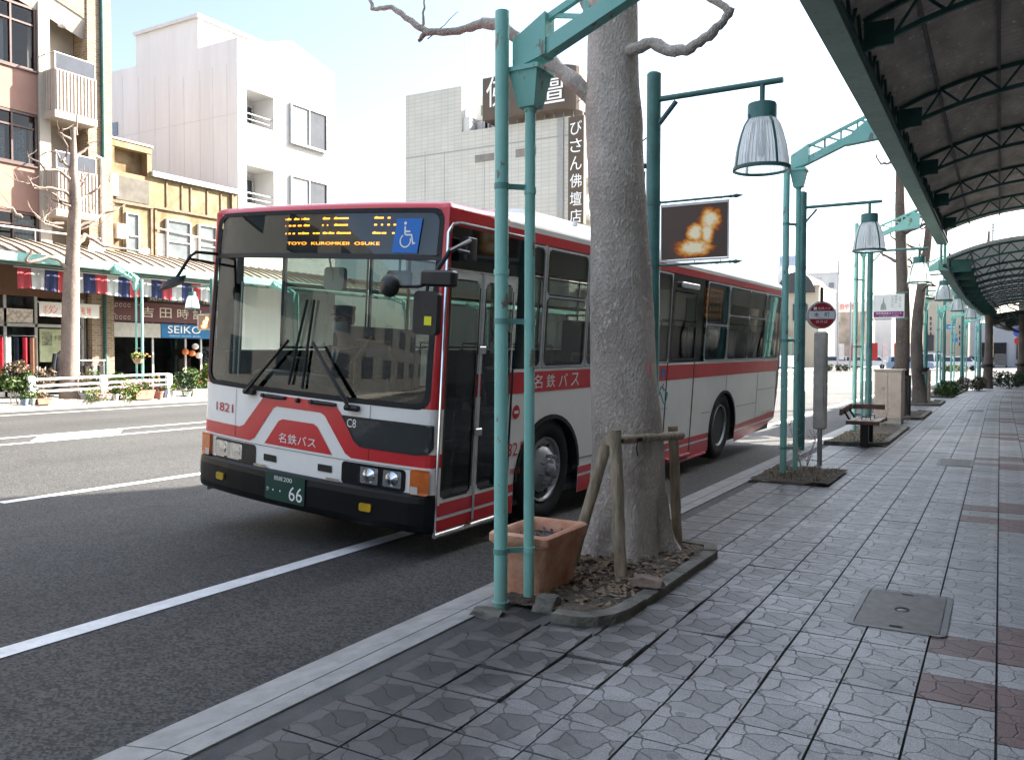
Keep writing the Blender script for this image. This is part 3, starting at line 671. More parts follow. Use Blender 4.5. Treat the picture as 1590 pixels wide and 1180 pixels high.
def trunktw(i, t):
    z = pts[i][2]; fl = max(0, 1-z/.55)
    kn = 0
    for zk, tk, sz, am in ((3.12, 4.6, .20, .14), (2.55, 3.5, .13, .07), (1.75, 5.3, .16, .06), (1.28, 4.2, .10, .05), (2.05, 4.9, .10, .05), (.95, 5.6, .12, .05)):
        dd = ((z-zk)/sz)**2+((((t-tk+pi) % (2*pi))-pi)/(sz*3.2))**2; kn += am*math.exp(-dd*1.6)-am*.75*math.exp(-dd*9)
    return 1+kn+.20*fl*sin(5*t+1.2)+.10*fl*sin(9*t)+.05*fl*sin(17*t+z*9)+.035*mnoise.noise(Vector((cos(t)*1.6, sin(t)*1.6, z*1.6)))+.02*mnoise.noise(Vector((cos(t)*6, sin(t)*6, z*5)))
m.tube(pts, rad, 40, True, tw=trunktw); m.build('trunk', BARK, tree, smooth=True, ang=80)
def limb(name, chains, mat, par, amp=.02, n=3, sides=8):
    m = MB()
    for pts_, a, b in chains: P, R_ = kink(pts_, a, b, rnd, amp, n); m.tube(P, R_, sides)
    return m.build(name, mat, par, smooth=True, ang=70)
A = lambda x, y, Y=5.5: at(x, y, Y)
limb('limb', [([A(925, 158, 5.55), A(893, 128), A(874, 113), A(848, 87), A(806, 62), A(770, 37), A(748, 36)], .062, .042),
              ([A(752, 35), A(731, 43), A(703, 49), A(664, 51), A(651, 43), A(630, 28), A(609, 12), A(590, 13), A(578, 15), A(574, -6)], .034, .013),
              ([A(662, 51), A(655, 58), A(650, 64)], .022, .014), ([A(656, 45), A(657, 20), A(659, -4)], .011, .006), ([A(664, 61), A(690, 40), A(712, 18)], .005, .002)], BARK, tree, .008)
limb('limb', [([A(955, 85, 5.55), A(985, 76), A(1012, 67), A(1040, 80), A(1066, 79), A(1085, 67), A(1108, 50), A(1124, 33), A(1135, 18), A(1120, 8), A(1098, -4)], .045, .022),
              ([A(1040, 80), A(1046, 84), A(1050, 86)], .026, .016), ([A(950, 20, 5.55), A(930, 8), A(910, 14), A(900, -5)], .04, .02)], BARK, tree, .008)
# wooden stakes and rail round the trunk
st = thing('tree_stake_frame', (-2.05, 5.0, 0), 'weathered wooden stakes tied round the thick near tree trunk', 'tree stakes', 'tree stake frames')
def log(p, q, r_, name='stake'):
    m = MB(); p, q = Vector(p), Vector(q); n = 9; L = [p.lerp(q, i/(n-1)) for i in range(n)]
    sd = rnd.uniform(0, 9)
    m.tube(L, [r_*(1+.05*sin(3*i+sd)) for i in range(n)], 14, True, tw=lambda i, t: 1+.03*sin(3*t+i)); return m.build(name, WOODR, st, smooth=True, ang=50)
log((-2.47, 5.02, 0), at(943, 684, 5.08), .038); log((-2.06, 4.93, 0), at(955, 668, 4.98), .040)
pc = atZ(1052, 856); log((pc.x, pc.y, 0), at(1045, 662, pc.y), .037)
pb = at(945, 684, 4.99); log(pb, at(1058, 676, pc.y-.06), .031, 'rail')
m = MB(); 
for P, r_ in ((at(958, 684, 5.0), .045), (at(990, 682, 5.3), .036), (at(1047, 680, pc.y), .042)): m.tube([P+Vector((0, 0, -.012)), P+Vector((0, 0, .012))], r_, 12)
pw = at(990, 684, 5.24); m.tube([pw, pw+Vector((.0, -.02, -.05)), pw+Vector((.01, -.02, -.10))], .004, 6); m.build('wire', BLACK, st, smooth=True)

SOIL = pm('soil', (.045, .036, .028), .95, .4, 14, .8, 60, col2=(.13, .105, .08))
def soil(name, x0, x1, y0, y1, z, hump=0, c=None):
    m = MB(); nx, ny = 26, 34
    def fn(i, j):
        x = x0+(x1-x0)*i/nx; y = y0+(y1-y0)*j/ny; zz = z+.025*mnoise.noise(Vector((x*5, y*5, 3)))+.012*mnoise.noise(Vector((x*17, y*17, 1)))
        if c: d = sqrt((x-c[0])**2+(y-c[1])**2); zz += hump*max(0, 1-d/.75)
        return (x+bend(y), y, zz)
    m.grid(lambda i, j: fn(i, j), range(nx+1), range(ny+1), flip=False); return struct(m, name, SOIL)
soil('tree_bed_soil', -2.5, -1.79, 4.12, 6.15, .035, .06, (tb.x, 5.6))
STONE = pm('mossy_kerbstone', (.085, .082, .066), .9, .3, 6, .5, 50, col2=(.19, .18, .155))
def kerbring(name, path, wdt, h, z0=-.02):
    m = MB(); n = len(path)
    for i in range(n-1):
        a, b = Vector(path[i]+(0,)), Vector(path[i+1]+(0,)); d = (b-a).normalized(); nn = Vector((-d.y, d.x, 0))*wdt
        zz = h*rnd.uniform(.94, 1.06); 
        P = [a, b, b+nn, a+nn]; c_ = .012
        lo_ = [(p.x+bend(p.y), p.y, z0) for p in P]; hi = [(p.x+bend(p.y), p.y, zz-c_) for p in P]
        cen = sum(P, Vector())/4; tp = [Vector((p.x+(cen.x-p.x)*.06+bend(p.y), p.y+(cen.y-p.y)*.03, zz)) for p in P]
        m.add(lo_+hi+tp, [(0, 1, 5, 4), (1, 2, 6, 5), (2, 3, 7, 6), (3, 0, 4, 7), (4, 5, 9, 8), (5, 6, 10, 9), (6, 7, 11, 10), (7, 4, 8, 11), (8, 9, 10, 11)])
    return struct(m, name, STONE)
kerbring('tree_bed_kerb', [(-2.08, 4.0), (-1.93, 4.01), (-1.83, 4.06), (-1.765, 4.15), (-1.735, 4.28), (-1.725, 4.5), (-1.725, 5.2), (-1.725, 5.9), (-1.80, 6.12), (-2.3, 6.2)], .095, .058)
# litter: bark chips, dead leaves and pebbles
LIT = pm('litter', (.06, .042, .028), .9, .5, 40, col2=(.28, .21, .14), lo=.3, hi=.6)
m = MB()
for k in range(650):
    a = rnd.uniform(0, 2*pi); x = rnd.uniform(-2.48, -1.82); y = rnd.triangular(4.2, 6.1, 4.8)
    if (x-tb.x)**2+(y-5.6)**2 < .11: continue
    d = sqrt((x-tb.x)**2+(y-5.6)**2); z = .035+.07*max(0, 1-d/.75)+rnd.uniform(0, .012); s_ = rnd.uniform(.006, .02)
    u = Vector((cos(a), sin(a), rnd.uniform(-.5, .5)))*s_*rnd.uniform(1, 2.4); v = Vector((-sin(a), cos(a), rnd.uniform(-.5, .5)))*s_*.7
    p = Vector((x, y, z)); t_ = Vector((0, 0, s_*.35))
    m.add([p-u-v, p+u-v, p+u+v, p-u+v, p+t_], [(0, 1, 4), (1, 2, 4), (2, 3, 4), (3, 0, 4)])
tag(m.build('leaf_litter', LIT), 'bark chips, dead leaves and pebbles on the tree bed soil', 'litter', kind='stuff')
def rock(p, r_, label, seed, grp='loose stones at the tree bed', mat=STONE, sq=(1, .8, .7)):
    bm = bmesh.new(); bmesh.ops.create_icosphere(bm, subdivisions=3, radius=1)
    for v in bm.verts:
        d = v.co.copy(); n_ = mnoise.noise(d*1.3+Vector((seed, 0, 0)))*.35+mnoise.noise(d*4+Vector((seed, 3, 0)))*.08
        f = Vector([max(-.72, min(.72, c)) for c in d])*(1.15+n_); v.co = Vector((f.x*sq[0]*r_, f.y*sq[1]*r_, max(f.z*sq[2]*r_, -.35*r_)))
    me = bpy.data.meshes.new('stone'); bm.to_mesh(me); bm.free(); me.materials.append(mat)
    me.polygons.foreach_set('use_smooth', [True]*len(me.polygons)); me.set_sharp_from_angle(angle=radians(35))
    o = bpy.data.objects.new('stone', me); COL.objects.link(o); o.location = p; return tag(o, label, 'stone', grp)
p = atZ(848, 950); rock((p.x, p.y, .035), .085, 'mossy square-cut stone beside the foot of the nearest teal post', 1.0, sq=(.9, .8, .9))
p = atZ(760, 958); rock((p.x-.02, p.y+.03, .0), .09, 'low broken stone left of the nearest teal post base', 5.0, sq=(1.3, .7, .45))
p = atZ(1005, 905, .08); rock((p.x, p.y, .09), .075, 'pale brown stump fragment by the bed kerb', 9.0, mat=pm('pinkish_stone', (.22, .16, .13), .9, .3, 9, .5, 40), sq=(1.5, .7, .5))

# terracotta planter between post and tree
TERRA = pm('terracotta', (.44, .19, .11), .8, .25, 4, .35, 60, col2=(.68, .40, .27))
h = .40; pn, pl, pr_ = atZ(850, 836, h), atZ(764, 822, h), atZ(895, 808, h)
wx = max(.25, pn.x-pl.x); wy = max(.25, pr_.y-pn.y); x1, y0 = pn.x, pn.y; x0, y1 = x1-wx, y0+wy
pot = thing('terracotta_planter', ((x0+x1)/2, (y0+y1)/2, 0), 'large square terracotta planter stained with lime between the teal post and the tree', 'planter')
def ringsq(m, secs):
    """square tapered shell through (inset, z) sections"""
    n = 0; V = []; Fc = []
    for ins, z in secs:
        P = rrect(x0+ins, x1-ins, y0+ins, y1-ins, .025, 3); n = len(P); V += [(a, b, z) for a, b in P]
    for j in range(len(secs)-1):
        for i in range(n): Fc.append((j*n+i, j*n+(i+1) % n, (j+1)*n+(i+1) % n, (j+1)*n+i))
    m.add(V, Fc)
m = MB(); ringsq(m, [(.075, -.005), (.03, h-.075), (.015, h-.072)]); m.build('body', TERRA, pot, smooth=True)
m = MB(); ringsq(m, [(.016, h-.075), (.0, h-.055), (.0, h-.012), (.012, h), (.03, h), (.045, h-.02), (.06, h-.09)]); m.build('rim', TERRA, pot, smooth=True)
m = MB(); m.grid(lambda i, j: (x0+.05+(wx-.1)*i/8, y0+.05+(wy-.1)*j/8, h-.075+.012*mnoise.noise(Vector((i, j, 2.)))), range(9), range(9)); m.build('soil', SOIL, pot)
m = MB()
for k in range(40):
    p = Vector((rnd.uniform(x0+.07, x1-.07), rnd.uniform(y0+.07, y1-.07), h-.07)); a = rnd.uniform(0, 6.3); u = Vector((cos(a), sin(a), .8))*.018; v = Vector((-sin(a), cos(a), .2))*.010
    m.quad(p, p+u-v, p+u*1.9, p+u+v)
m.build('pansies', pm('pansy_purple', (.12, .05, .22), .7, .5, 60, col2=(.07, .12, .04)), pot)

# ================================================================== street lamps
GLASSL = glassmat('ribbed_lamp_glass', (.80, .86, .88), 1.5, .15, 1.5)
_n, _l = GLASSL.node_tree.nodes, GLASSL.node_tree.links
_o = _n['Material Output']; _ms = _n.new('ShaderNodeMixShader'); _ms.inputs[0].default_value = .74; _tl = _n.new('ShaderNodeBsdfTranslucent'); _tl.inputs[0].default_value = (.95, .97, .97, 1)
_l.new(_o.inputs['Surface'].links[0].from_socket, _ms.inputs[1]); _l.new(_tl.outputs[0], _ms.inputs[2]); _l.new(_ms.outputs[0], _o.inputs['Surface'])
def lamp_unit(label, x, y, reach=1.13, ht=3.97):
    t = thing('street_lamp', (x, y, 0), label, 'street lamp', 'street lamps with bell glass shades')
    m = MB(); m.tube([(0, 0, 0), (0, 0, .9), (0, 0, .92), (0, 0, ht)], [.075, .075, .064, .064], 16); m.tube([(0, 0, ht), (0, 0, ht+.015)], [.064, .05], 16)
    for z in (2.82, 2.26): m.tube([(0, 0, z-.02), (0, 0, z+.02)], .069, 16)
    m.build('post', LAMPG, t, smooth=True, local=True)
    m = MB(); m.tube([(.05, 0, 3.74), (reach, 0, 3.74)], .026, 12); m.beam((.05, 0, 3.52), (.21, 0, 3.70), .02, .06, (0, 1, 0)); m.build('arm', LAMPG, t, smooth=True, local=True)
    sx = reach-.17
    sh = thing('lamp_shade', (sx, 0, 0), None, None); sh.parent = t
    m = MB(); m.tube([(0, 0, 3.735), (0, 0, 3.56)], .022, 10); m.lathe([(0, 3.57), (.115, 3.565), (.12, 3.55), (.12, 3.44), (.125, 3.43), (.02, 3.43)], n=24); m.build('cap', LAMPG, sh, smooth=True, local=True)
    n = 88; prof_ = [(.115, 3.44), (.150, 3.385), (.178, 3.30), (.200, 3.21), (.214, 3.12), (.224, 3.03)]; V = []; Fc = []
    for j in range(n):
        a = 2*pi*j/n; k = 1+.022*(1 if j % 2 else -1)
        for r_, z in prof_: V.append((r_*k*cos(a), r_*k*sin(a), z))
    for j in range(n):
        for i in range(5): Fc.append((j*6+i, ((j+1) % n)*6+i, ((j+1) % n)*6+i+1, j*6+i+1))
    m = MB(); m.add(V, Fc); m.build('ribbed_glass', GLASSL, sh, local=True)
    m = MB(); m.lathe([(.222, 3.03), (.238, 3.035), (.238, 3.01), (.222, 3.005), (.222, 3.03)], n=32)
    for k in range(4):
        a = pi/4+k*pi/2; P = [(r_*1.06*cos(a), r_*1.06*sin(a), z) for r_, z in [(.118, 3.47)]+prof_]
        for p, q in zip(P[:-1], P[1:]): m.beam(p, q, .02, .006, (cos(a), sin(a), 0))
    m.build('cage', LAMPG, sh, local=True)
    m = MB(); m.lathe([(0, 3.12), (.035, 3.14), (.045, 3.22), (.03, 3.34), (.03, 3.43)], n=14); m.build('bulb', pm('lamp_bulb', (.75, .76, .74), .3, .02), sh, smooth=True, local=True)
    return t
LAMP = lamp_unit('green street lamp nearest the camera, fire picture hanging from its post', -2.725, 7.2)
lamplist = [(at(1244, 500, 13.5).x, 13.5, 'green street lamp second from the camera, beside the tall teal posts'), (at(1350, 500, 19.8).x, 19.8, 'green street lamp carrying the white and purple banner'),
            (-2.35, 26.2, 'green street lamp just past the tree with the tied trunk'), (-2.3, 32.6, 'green street lamp in the far row, fourth beyond the nearest'),
            (-2.2, 39, 'green street lamp in the far row, fifth beyond the nearest'), (-2.0, 45.5, 'green street lamp sixth beyond the nearest, by the far hedge'), (-1.7, 52, 'farthest green street lamp down the pavement')]
for x, y, lb in lamplist:
    o = dup(LAMP); o.location = (x if y < 20 else x+bend(y), y, 0); o['label'] = lb
# cables on the nearest lamp post
m = MB(); c = Vector((-2.80, 7.19, 3.35)); 
m.tube([c+Vector((.01, 0, .06)), c+Vector((-.05, 0, .02)), c+Vector((-.07, 0, -.08)), c+Vector((-.05, 0, -.2))], .006, 6); m.tube([c+Vector((-.05, 0, -.2)), c+Vector((-.1, 0, -.26)), c+Vector((-.08, 0, -.36)), c+Vector((-.01, 0, -.38)), c+Vector((.0, 0, -.24))], .005, 6)
m.box(c.x-.06, c.x+.01, c.y-.02, c.y+.02, c.z-.21, c.z-.17); m.build('cable_loop', BLACK, LAMP, smooth=True)

def firemat():
    """printed photograph: a bright burst of sparks on a dusk background"""
    m, n, l, b = newmat('fire_print'); setb(b, .45, 0, .4)
    tc = n.new('ShaderNodeTexCoord'); nz = n.new('ShaderNodeTexNoise'); nz.inputs['Scale'].default_value = 9; nz.inputs['Detail'].default_value = 9; nz.inputs['Roughness'].default_value = .7; l.new(tc.outputs['Generated'], nz.inputs['Vector'])
    def blob(cx, cz, sx_, sz_):
        mp = n.new('ShaderNodeMapping'); mp.vector_type = 'POINT'; mp.inputs['Location'].default_value = (-cx/sx_, 0, -cz/sz_); mp.inputs['Scale'].default_value = (1/sx_, 0, 1/sz_); l.new(tc.outputs['Generated'], mp.inputs[0])
        ln = n.new('ShaderNodeVectorMath'); ln.operation = 'LENGTH'; l.new(mp.outputs[0], ln.inputs[0])
        s1 = n.new('ShaderNodeMath'); s1.operation = 'MULTIPLY_ADD'; s1.inputs[1].default_value = 1.1; s1.inputs[2].default_value = -.55; l.new(nz.outputs['Fac'], s1.inputs[0])
        s2 = n.new('ShaderNodeMath'); s2.operation = 'SUBTRACT'; s2.inputs[0].default_value = 1; l.new(ln.outputs['Value'], s2.inputs[1])
        s3 = n.new('ShaderNodeMath'); s3.operation = 'ADD'; l.new(s2.outputs[0], s3.inputs[0]); l.new(s1.outputs[0], s3.inputs[1]); return s3.outputs[0]
    bl = [blob(.52, .47, .17, .22), blob(.70, .45, .13, .26), blob(.74, .70, .2, .26), blob(.50, .2, .34, .2)]
    x = bl[0]
    for q in bl[1:]:
        mm = n.new('ShaderNodeMath'); mm.operation = 'MAXIMUM'; l.new(x, mm.inputs[0]); l.new(q, mm.inputs[1]); x = mm.outputs[0]
    cr = n.new('ShaderNodeValToRGB'); e = cr.color_ramp.elements
    e[0].position = 0; e[0].color = c4((.085, .06, .048)); e[1].position = .66; e[1].color = c4((.95, .86, .60))
    for p, c in ((.08, (.20, .06, .02)), (.22, (.55, .15, .02)), (.40, (.85, .42, .08))): q = e.new(p); q.color = c4(c)
    l.new(x, cr.inputs[0]); l.new(cr.outputs[0], b.inputs['Base Color'])
    tl = n.new('ShaderNodeBsdfTranslucent'); ms = n.new('ShaderNodeMixShader'); ms.inputs[0].default_value = .35
    l.new(cr.outputs[0], tl.inputs[0]); l.new(b.outputs[0], ms.inputs[1]); l.new(tl.outputs[0], ms.inputs[2]); l.new(ms.outputs[0], n['Material Output'].inputs['Surface']); return m
FIRE = firemat()
def banner(x, y, label, kind='fire', rods=.78):
    t = thing('hanging_banner', (x, y, 2.26), label, 'banner', 'banners hung on the lamp posts')
    for z, qs in ((.56, ((.56, .53),)), (0.0, ((.03, .0),))):
        m = MB(); m.tube([(.06, 0, z), (rods-.12, 0, z)], .011, 8); m.lathe([(0, -.05), (.016, -.02), (.011, .0), (.02, .03), (.0, .10)], (rods-.11, 0, z), 8, 'X')
        for q in (.12, .39, .62):
            for z0, z1 in qs: m.tube([(q, 0, z0), (q, 0, z1)], .004, 5)
        m.build('rod', LAMPG, t, smooth=True, local=True)
    m = MB(); [m.box(*q) for q in ((.075, .69, -.008, .008, .025, .042), (.075, .69, -.008, .008, .518, .535), (.075, .084, -.007, .007, .042, .518), (.681, .69, -.007, .007, .042, .518))]; m.build('panel_edge', WPAINT, t, local=True)
    m = MB(); f = lambda a, z: (a, -.004, z)
    if kind == 'fire':
        m.poly([[(.085, .045), (.68, .045), (.68, .515), (.085, .515)]], f); m.build('picture', FIRE, t, local=True)
    else:
        m.box(.084, .681, -.003, .003, .03, .53); m.build('cloth', WPAINT, t, local=True); m = MB()
        m.poly([[(.085, .042), (.68, .035), (.68, .165), (.085, .165)]], f); m.build('purple_band', pm('purple_print', (.20, .02, .16), .5, .1), t, local=True)
        m = MB(); f2 = lambda a, z: (a, -.0055, z)
        m.text('本町商店街ストリート', f2, .13, .64, .10, .15); m.text('にぎわいの街', f2, .20, .58, .055, .08); m.build('lettering', WHITETXT, t, local=True)
        m = MB()
        for i, ch in enumerate('ようこそ'): m.text(ch, f2, .575, .625, .44-.065*i, .485-.065*i)
        for i, ch in enumerate('岡崎の'): m.text(ch, f2, .50, .55, .46-.06*i, .505-.06*i)
        for i, ch in enumerate('にぎわいへ'): m.text(ch, f2, .435, .48, .46-.055*i, .505-.055*i)
        m.build('lettering', pm('grey_lettering', (.16, .15, .15), .6), t, local=True)
        m = MB(); P = [(.22, .2), (.33, .2), (.335, .215), (.325, .30), (.29, .36), (.285, .43), (.277, .48), (.27, .43), (.262, .36), (.225, .30), (.215, .215)]
        m.poly([P], f2); m.build('picture', pm('pale_bottle_print', (.30, .33, .31), .6, .25, 12), t, local=True)
    return t
banner(-2.725, 7.2, 'banner with a burst of golden fire, hung on the nearest lamp post', rods=.83)
banner(at(1350, 500, 19.8).x, 19.8, 'white banner with a bottle and a purple lower band on the third lamp post', 'bottle', .8)

# ================================================================== bus stop, bench, cabinet
bs = thing('bus_stop_sign', (-2.06, 11.7, 0), 'round red and white bus stop sign on a weathered grey post', 'bus stop')
POSTG = pm('stop_post_grey', (.40, .37, .31), .7, .2, 5, .2, 40, col2=(.60, .56, .49))
m = MB(); m.tube([(0, 0, 0), (0, 0, .5)], .032, 12); m.build('pole', STEEL, bs, smooth=True, local=True)
m = MB(); m.rbox(-.085, .085, -.07, .07, .48, 1.78, .04); m.build('timetable_case', POSTG, bs, smooth=True, local=True)
m = MB(); m.quad((.05, -.072, .75), (.083, -.04, .75), (.083, -.04, 1.45), (.05, -.072, 1.45)); m.build('timetable_glass', glassmat('case_glass', (.6, .62, .55), 1.5, .05, 2), bs, local=True)
ax = Vector((.40, -.916, 0)).normalized(); ay = Vector((0, 0, 1)); axx = Vector((-ax.y, ax.x, 0))*1.0
axx = ay.cross(ax); cz = 1.995
def dsc(off): return lambda a, b: Vector((0, 0, cz))+axx*a+ay*b+ax*off
circ = lambda r_, a0=0, a1=360, n=40: [(r_*cos(radians(a0+(a1-a0)*i/n)), r_*sin(radians(a0+(a1-a0)*i/n))) for i in range(n+(0 if a1-a0 == 360 else 1))]
m = MB(); m.prism(circ(.185), dsc(-.05), dsc(.015)); m.build('ring', POSTG, bs, local=True, fixn=True)
m = MB(); m.prism(circ(.165), dsc(.0155), dsc(.02)); m.build('white_disc', WPAINT, bs, local=True, fixn=True)
m = MB(); s_ = math.degrees(math.asin(.055/.163))
m.poly([circ(.163, s_, 180-s_, 24)], dsc(.0215)); s2 = math.degrees(math.asin(.05/.163)); m.poly([circ(.163, 180+s2, 360-s2, 24)], dsc(.0215)); m.build('red_segment', pm('sign_red', (.36, .02, .03), .45, .15, 8), bs, local=True)
m = MB(); m.text('名鉄バス', dsc(.0228), -.05, .11, .072, .105); m.text('のりば', dsc(.0228), -.075, .075, -.105, -.068); m.build('lettering', WHITETXT, bs, local=True)
m = MB(); m.poly([[(-.105, .068), (-.065, .068), (-.065, .108), (-.105, .108)]], dsc(.0228)); m.build('white_mark', WPAINT, bs, local=True)
m = MB(); m.text('本', dsc(.0228), -.1, -.035, -.022, .034); m.text('町', dsc(.0228), .035, .1, -.022, .034); m.text('HONMACHI', dsc(.0228), -.06, .06, -.04, -.031); m.build('lettering', BLACKTXT, bs, local=True)
m = MB(); m.rbox(-.02, .02, -.02, .02, 2.16, 2.36, .012); m.build('finial', BLACK, bs, local=True)

BW = pm('bench_slat', (.26, .22, .18), .7, .2, 4, .2, 50, col2=(.38, .34, .29), stretch=(6, 1, 6)); BR = pm('bench_red', (.15, .07, .055), .6, .2, 5)
bn = thing('bench', (-1.86, 14.65, 0), 'small wooden slat bench with faded red trim on black legs', 'bench')
m = MB()
for k in range(4): m.rbox(-.24+k*.12, -.135+k*.12, -.42, .62, .405, .43, .008)
m.build('seat', BW, bn, local=True)
m = MB(); m.rbox(-.25, .245, -.455, -.425, .37, .432, .01); m.rbox(-.25, .245, .625, .65, .37, .432, .01); m.build('trim', BR, bn, local=True)
m = MB(); m.beam((-.33, -.45, .56), (-.33, .66, .60), .035, .10); m.build('backrest', BR, bn, local=True); 
m = MB(); m.beam((-.31, .67, .60), (.20, .67, .60), .03, .08, (0, 0, 1)); m.build('armrest', BR, bn, local=True)
for yy_ in (-.2, .35):
    m = MB(); m.box(-.06, .06, yy_-.045, yy_+.045, 0, .40); m.box(-.22, .22, yy_-.03, yy_+.03, .37, .405); m.box(-.10, .10, yy_-.09, yy_+.09, 0, .012); m.build('leg', BLACK, bn, local=True)
m = MB()
for yy_ in (-.2, .35): m.beam((-.2, yy_, .38), (-.33, yy_, .6), .03, .03)
for yy_ in (-.15, .33): m.tube([(-.05, yy_, .43), (-.05, yy_, .48), (.08, yy_, .48), (.08, yy_, .43)], .01, 6)
m.build('bracket', BLACK, bn, local=True)

CAB = pm('cabinet_beige', (.50, .42, .36), .6, .1, 4, .05, 60)
c0, c1 = at(1357, 640, 19.6), at(1400, 640, 19.6)
cb = thing('utility_cabinet', ((c0.x+c1.x)/2, 19.9, 0), 'beige two-door utility cabinet beyond the bench', 'cabinet')
hw = (c1.x-c0.x)/2
m = MB(); m.rbox(-hw, hw, -.3, .3, .1, 1.14, .02); m.build('body', CAB, cb, local=True); m = MB(); m.rbox(-hw-.02, hw+.02, -.33, .33, 1.14, 1.18, .015); m.build('lid', CAB, cb, local=True)
m = MB(); m.rbox(-hw+.01, hw-.01, -.29, .29, 0, .1, .01); m.build('plinth', CONC, cb, local=True)
for s in (0, 1): m = MB(); m.rbox(-hw+.02+s*hw, -.01+s*hw-.005, -.312, -.299, .14, 1.11, .006); m.build('door', CAB, cb, local=True)
m = MB(); m.lathe([(0, .02), (.025, .02), (.03, 0)], (-.1, -.32, .78), 12, 'Y'); m.build('lock', STEEL, cb, local=True)

# planting beds with kerbs farther along
def bedpoly(name, x0, x1, y0, y1, hk=.06):
    soil(name+'_soil', x0, x1, y0, y1, .03)
    kerbring(name+'_kerb', [(x0, y0-.02), (x1-.25, y0), (x1-.06, y0+.12), (x1, y0+.4), (x1, y1-.4), (x1-.06, y1-.12), (x1-.3, y1)], .10, hk)
bedpoly('bed', -2.5, -1.62, 9.75, 11.2, .018); bedpoly('bed', -2.5, -1.55, 14.55, 18.8)
bedpoly('bed', -2.5, -1.5, 21.2, 24.4); bedpoly('bed', -2.5, -1.5, 27.5, 30.4); bedpoly('bed', -2.5, -1.5, 33.2, 47.8)
GRASSM = pm('dry_grass', (.10, .085, .035), .9, .4, 30, col2=(.22, .19, .09))
m = MB()
for (x0, x1, y0, y1, n) in ((-2.45, -1.7, 9.9, 11.1, 700), (-2.45, -1.65, 14.7, 16.6, 900), (-2.45, -1.6, 21.4, 24.2, 300)):
    for k in range(n):
        p = Vector((rnd.uniform(x0, x1), rnd.uniform(y0, y1), .03)); a = rnd.uniform(0, 6.3); u = Vector((cos(a), sin(a), rnd.uniform(.3, 1.4)))*rnd.uniform(.02, .05); v = Vector((-sin(a), cos(a), 0))*.005
        m.add([p-v, p+v, p+u], [(0, 1, 2)])
tag(m.build('dry_grass', GRASSM), 'dry grass and moss tufts in the kerbside beds', 'grass', kind='stuff')
def twig_plant(px, py, h_, label, Y=None, n=5, mat=None):
    p = atZ(px, py, .03) if Y is None else Vector((at(px, py, Y).x, Y, .03))
    t = thing('bare_shrub', p, label, 'shrub', 'bare twiggy shrubs in the beds'); m = MB()
    for k in range(n):
        e = Vector((rnd.uniform(-.5, .5)*h_, rnd.uniform(-.3, .3)*h_, h_*rnd.uniform(.6, 1))); P, R_ = kink([(0, 0, 0), e*.5+Vector((0, 0, .05)), e], .007, .002, rnd, .02, 3); m.tube(P, R_, 5)
        for q in range(3):
            a = P[rnd.randrange(2, len(P))]; P2 = [a, a+Vector((rnd.uniform(-.1, .1), rnd.uniform(-.1, .1), rnd.uniform(.03, .14)))]; m.tube(P2, .003, 4)
    m.build('stem', BARK, t, local=True); m = MB()
    for k in range(18):
        e = Vector((rnd.uniform(-.3, .3)*h_, rnd.uniform(-.2, .2)*h_, h_*rnd.uniform(.2, .9))); a = rnd.uniform(0, 6.3); u = Vector((cos(a), sin(a), .3))*.02; v = Vector((-sin(a), cos(a), .3))*.012
        m.quad(e, e+u-v, e+u*2, e+u+v)
    m.build('leaves', mat or LIT, t, local=True)
twig_plant(1247, 745, .62, 'bare twiggy shrub at the foot of the second teal post')
twig_plant(1368, 660, .75, 'bare twiggy shrub in front of the beige cabinet', 18.6)
# other street trees of the row
def street_tree(px, Y, r_, hgt, label, seed, tie=True, lean=.1, par_group='street trees along our kerb', bark=None, limbs=9, x=None):
    rr = random.Random(seed); bark = bark or BARKF; X = at(px, 560, Y).x if x is None else x; t = thing('street_tree', (X, Y, 0), label, 'tree', par_group); m = MB()
    P = [(lean*sin(z*.8)*.6, 0, z) for z in [hgt*i/24 for i in range(25)]]; R_ = [r_*(1.35-.35*min(1, i/2))*(1-.75*(i/24)**1.5) for i in range(25)]
    m.tube(P, R_, 14, True, tw=lambda i, t_: 1+.05*mnoise.noise(Vector((cos(t_)*2, sin(t_)*2, i*.4+seed)))); m.build('trunk', bark, t, smooth=True, local=True, ang=80)
    for k in range(limbs):
        z = hgt*(.42+.55*k/limbs); i = min(24, int(z/hgt*24)); b = Vector(P[i]); a = rr.uniform(0, 6.3); L = rr.uniform(.5, 1.25)*(1.1-.4*k/limbs)
        e1 = b+Vector((cos(a), sin(a), .25))*L*.5; e2 = e1+Vector((cos(a+rr.uniform(-.6, .6)), sin(a+rr.uniform(-.6, .6)), rr.uniform(-.1, .7)))*L*.5; e3 = e2+Vector((rr.uniform(-.2, .2), rr.uniform(-.2, .2), rr.uniform(.1, .35)))
        m = MB(); Q, S_ = kink([b, e1, e2, e3], R_[i]*.42, .015, rr, .03, 3); m.tube(Q, S_, 7)
        for q in range(3):
            j = rr.randrange(4, len(Q)); w_ = Q[j]+Vector((rr.uniform(-.35, .35), rr.uniform(-.35, .35), rr.uniform(-.05, .4))); P2, R2 = kink([Q[j], w_], .010, .004, rr, .02, 3); m.tube(P2, R2, 5)
        m.build('limb', bark, t, smooth=True, local=True, ang=70)
    if tie:
        m = MB(); m.tube([(0, 0, 1.0), (0, 0, 1.12)], r_*1.2, 14); m.build('tie', BLACK, t, local=True)
    return t
street_tree(1397, 22.6, .18, 8.2, 'bare tree trunk rising behind the beige cabinet', 3)
street_tree(1431, 28.9, .19, 7.6, 'bare leaning tree with a black tie round its trunk', 8, lean=-.25)
street_tree(1533, 44.5, .20, 7.2, 'bare tree trunk beside the far hedge', 14)
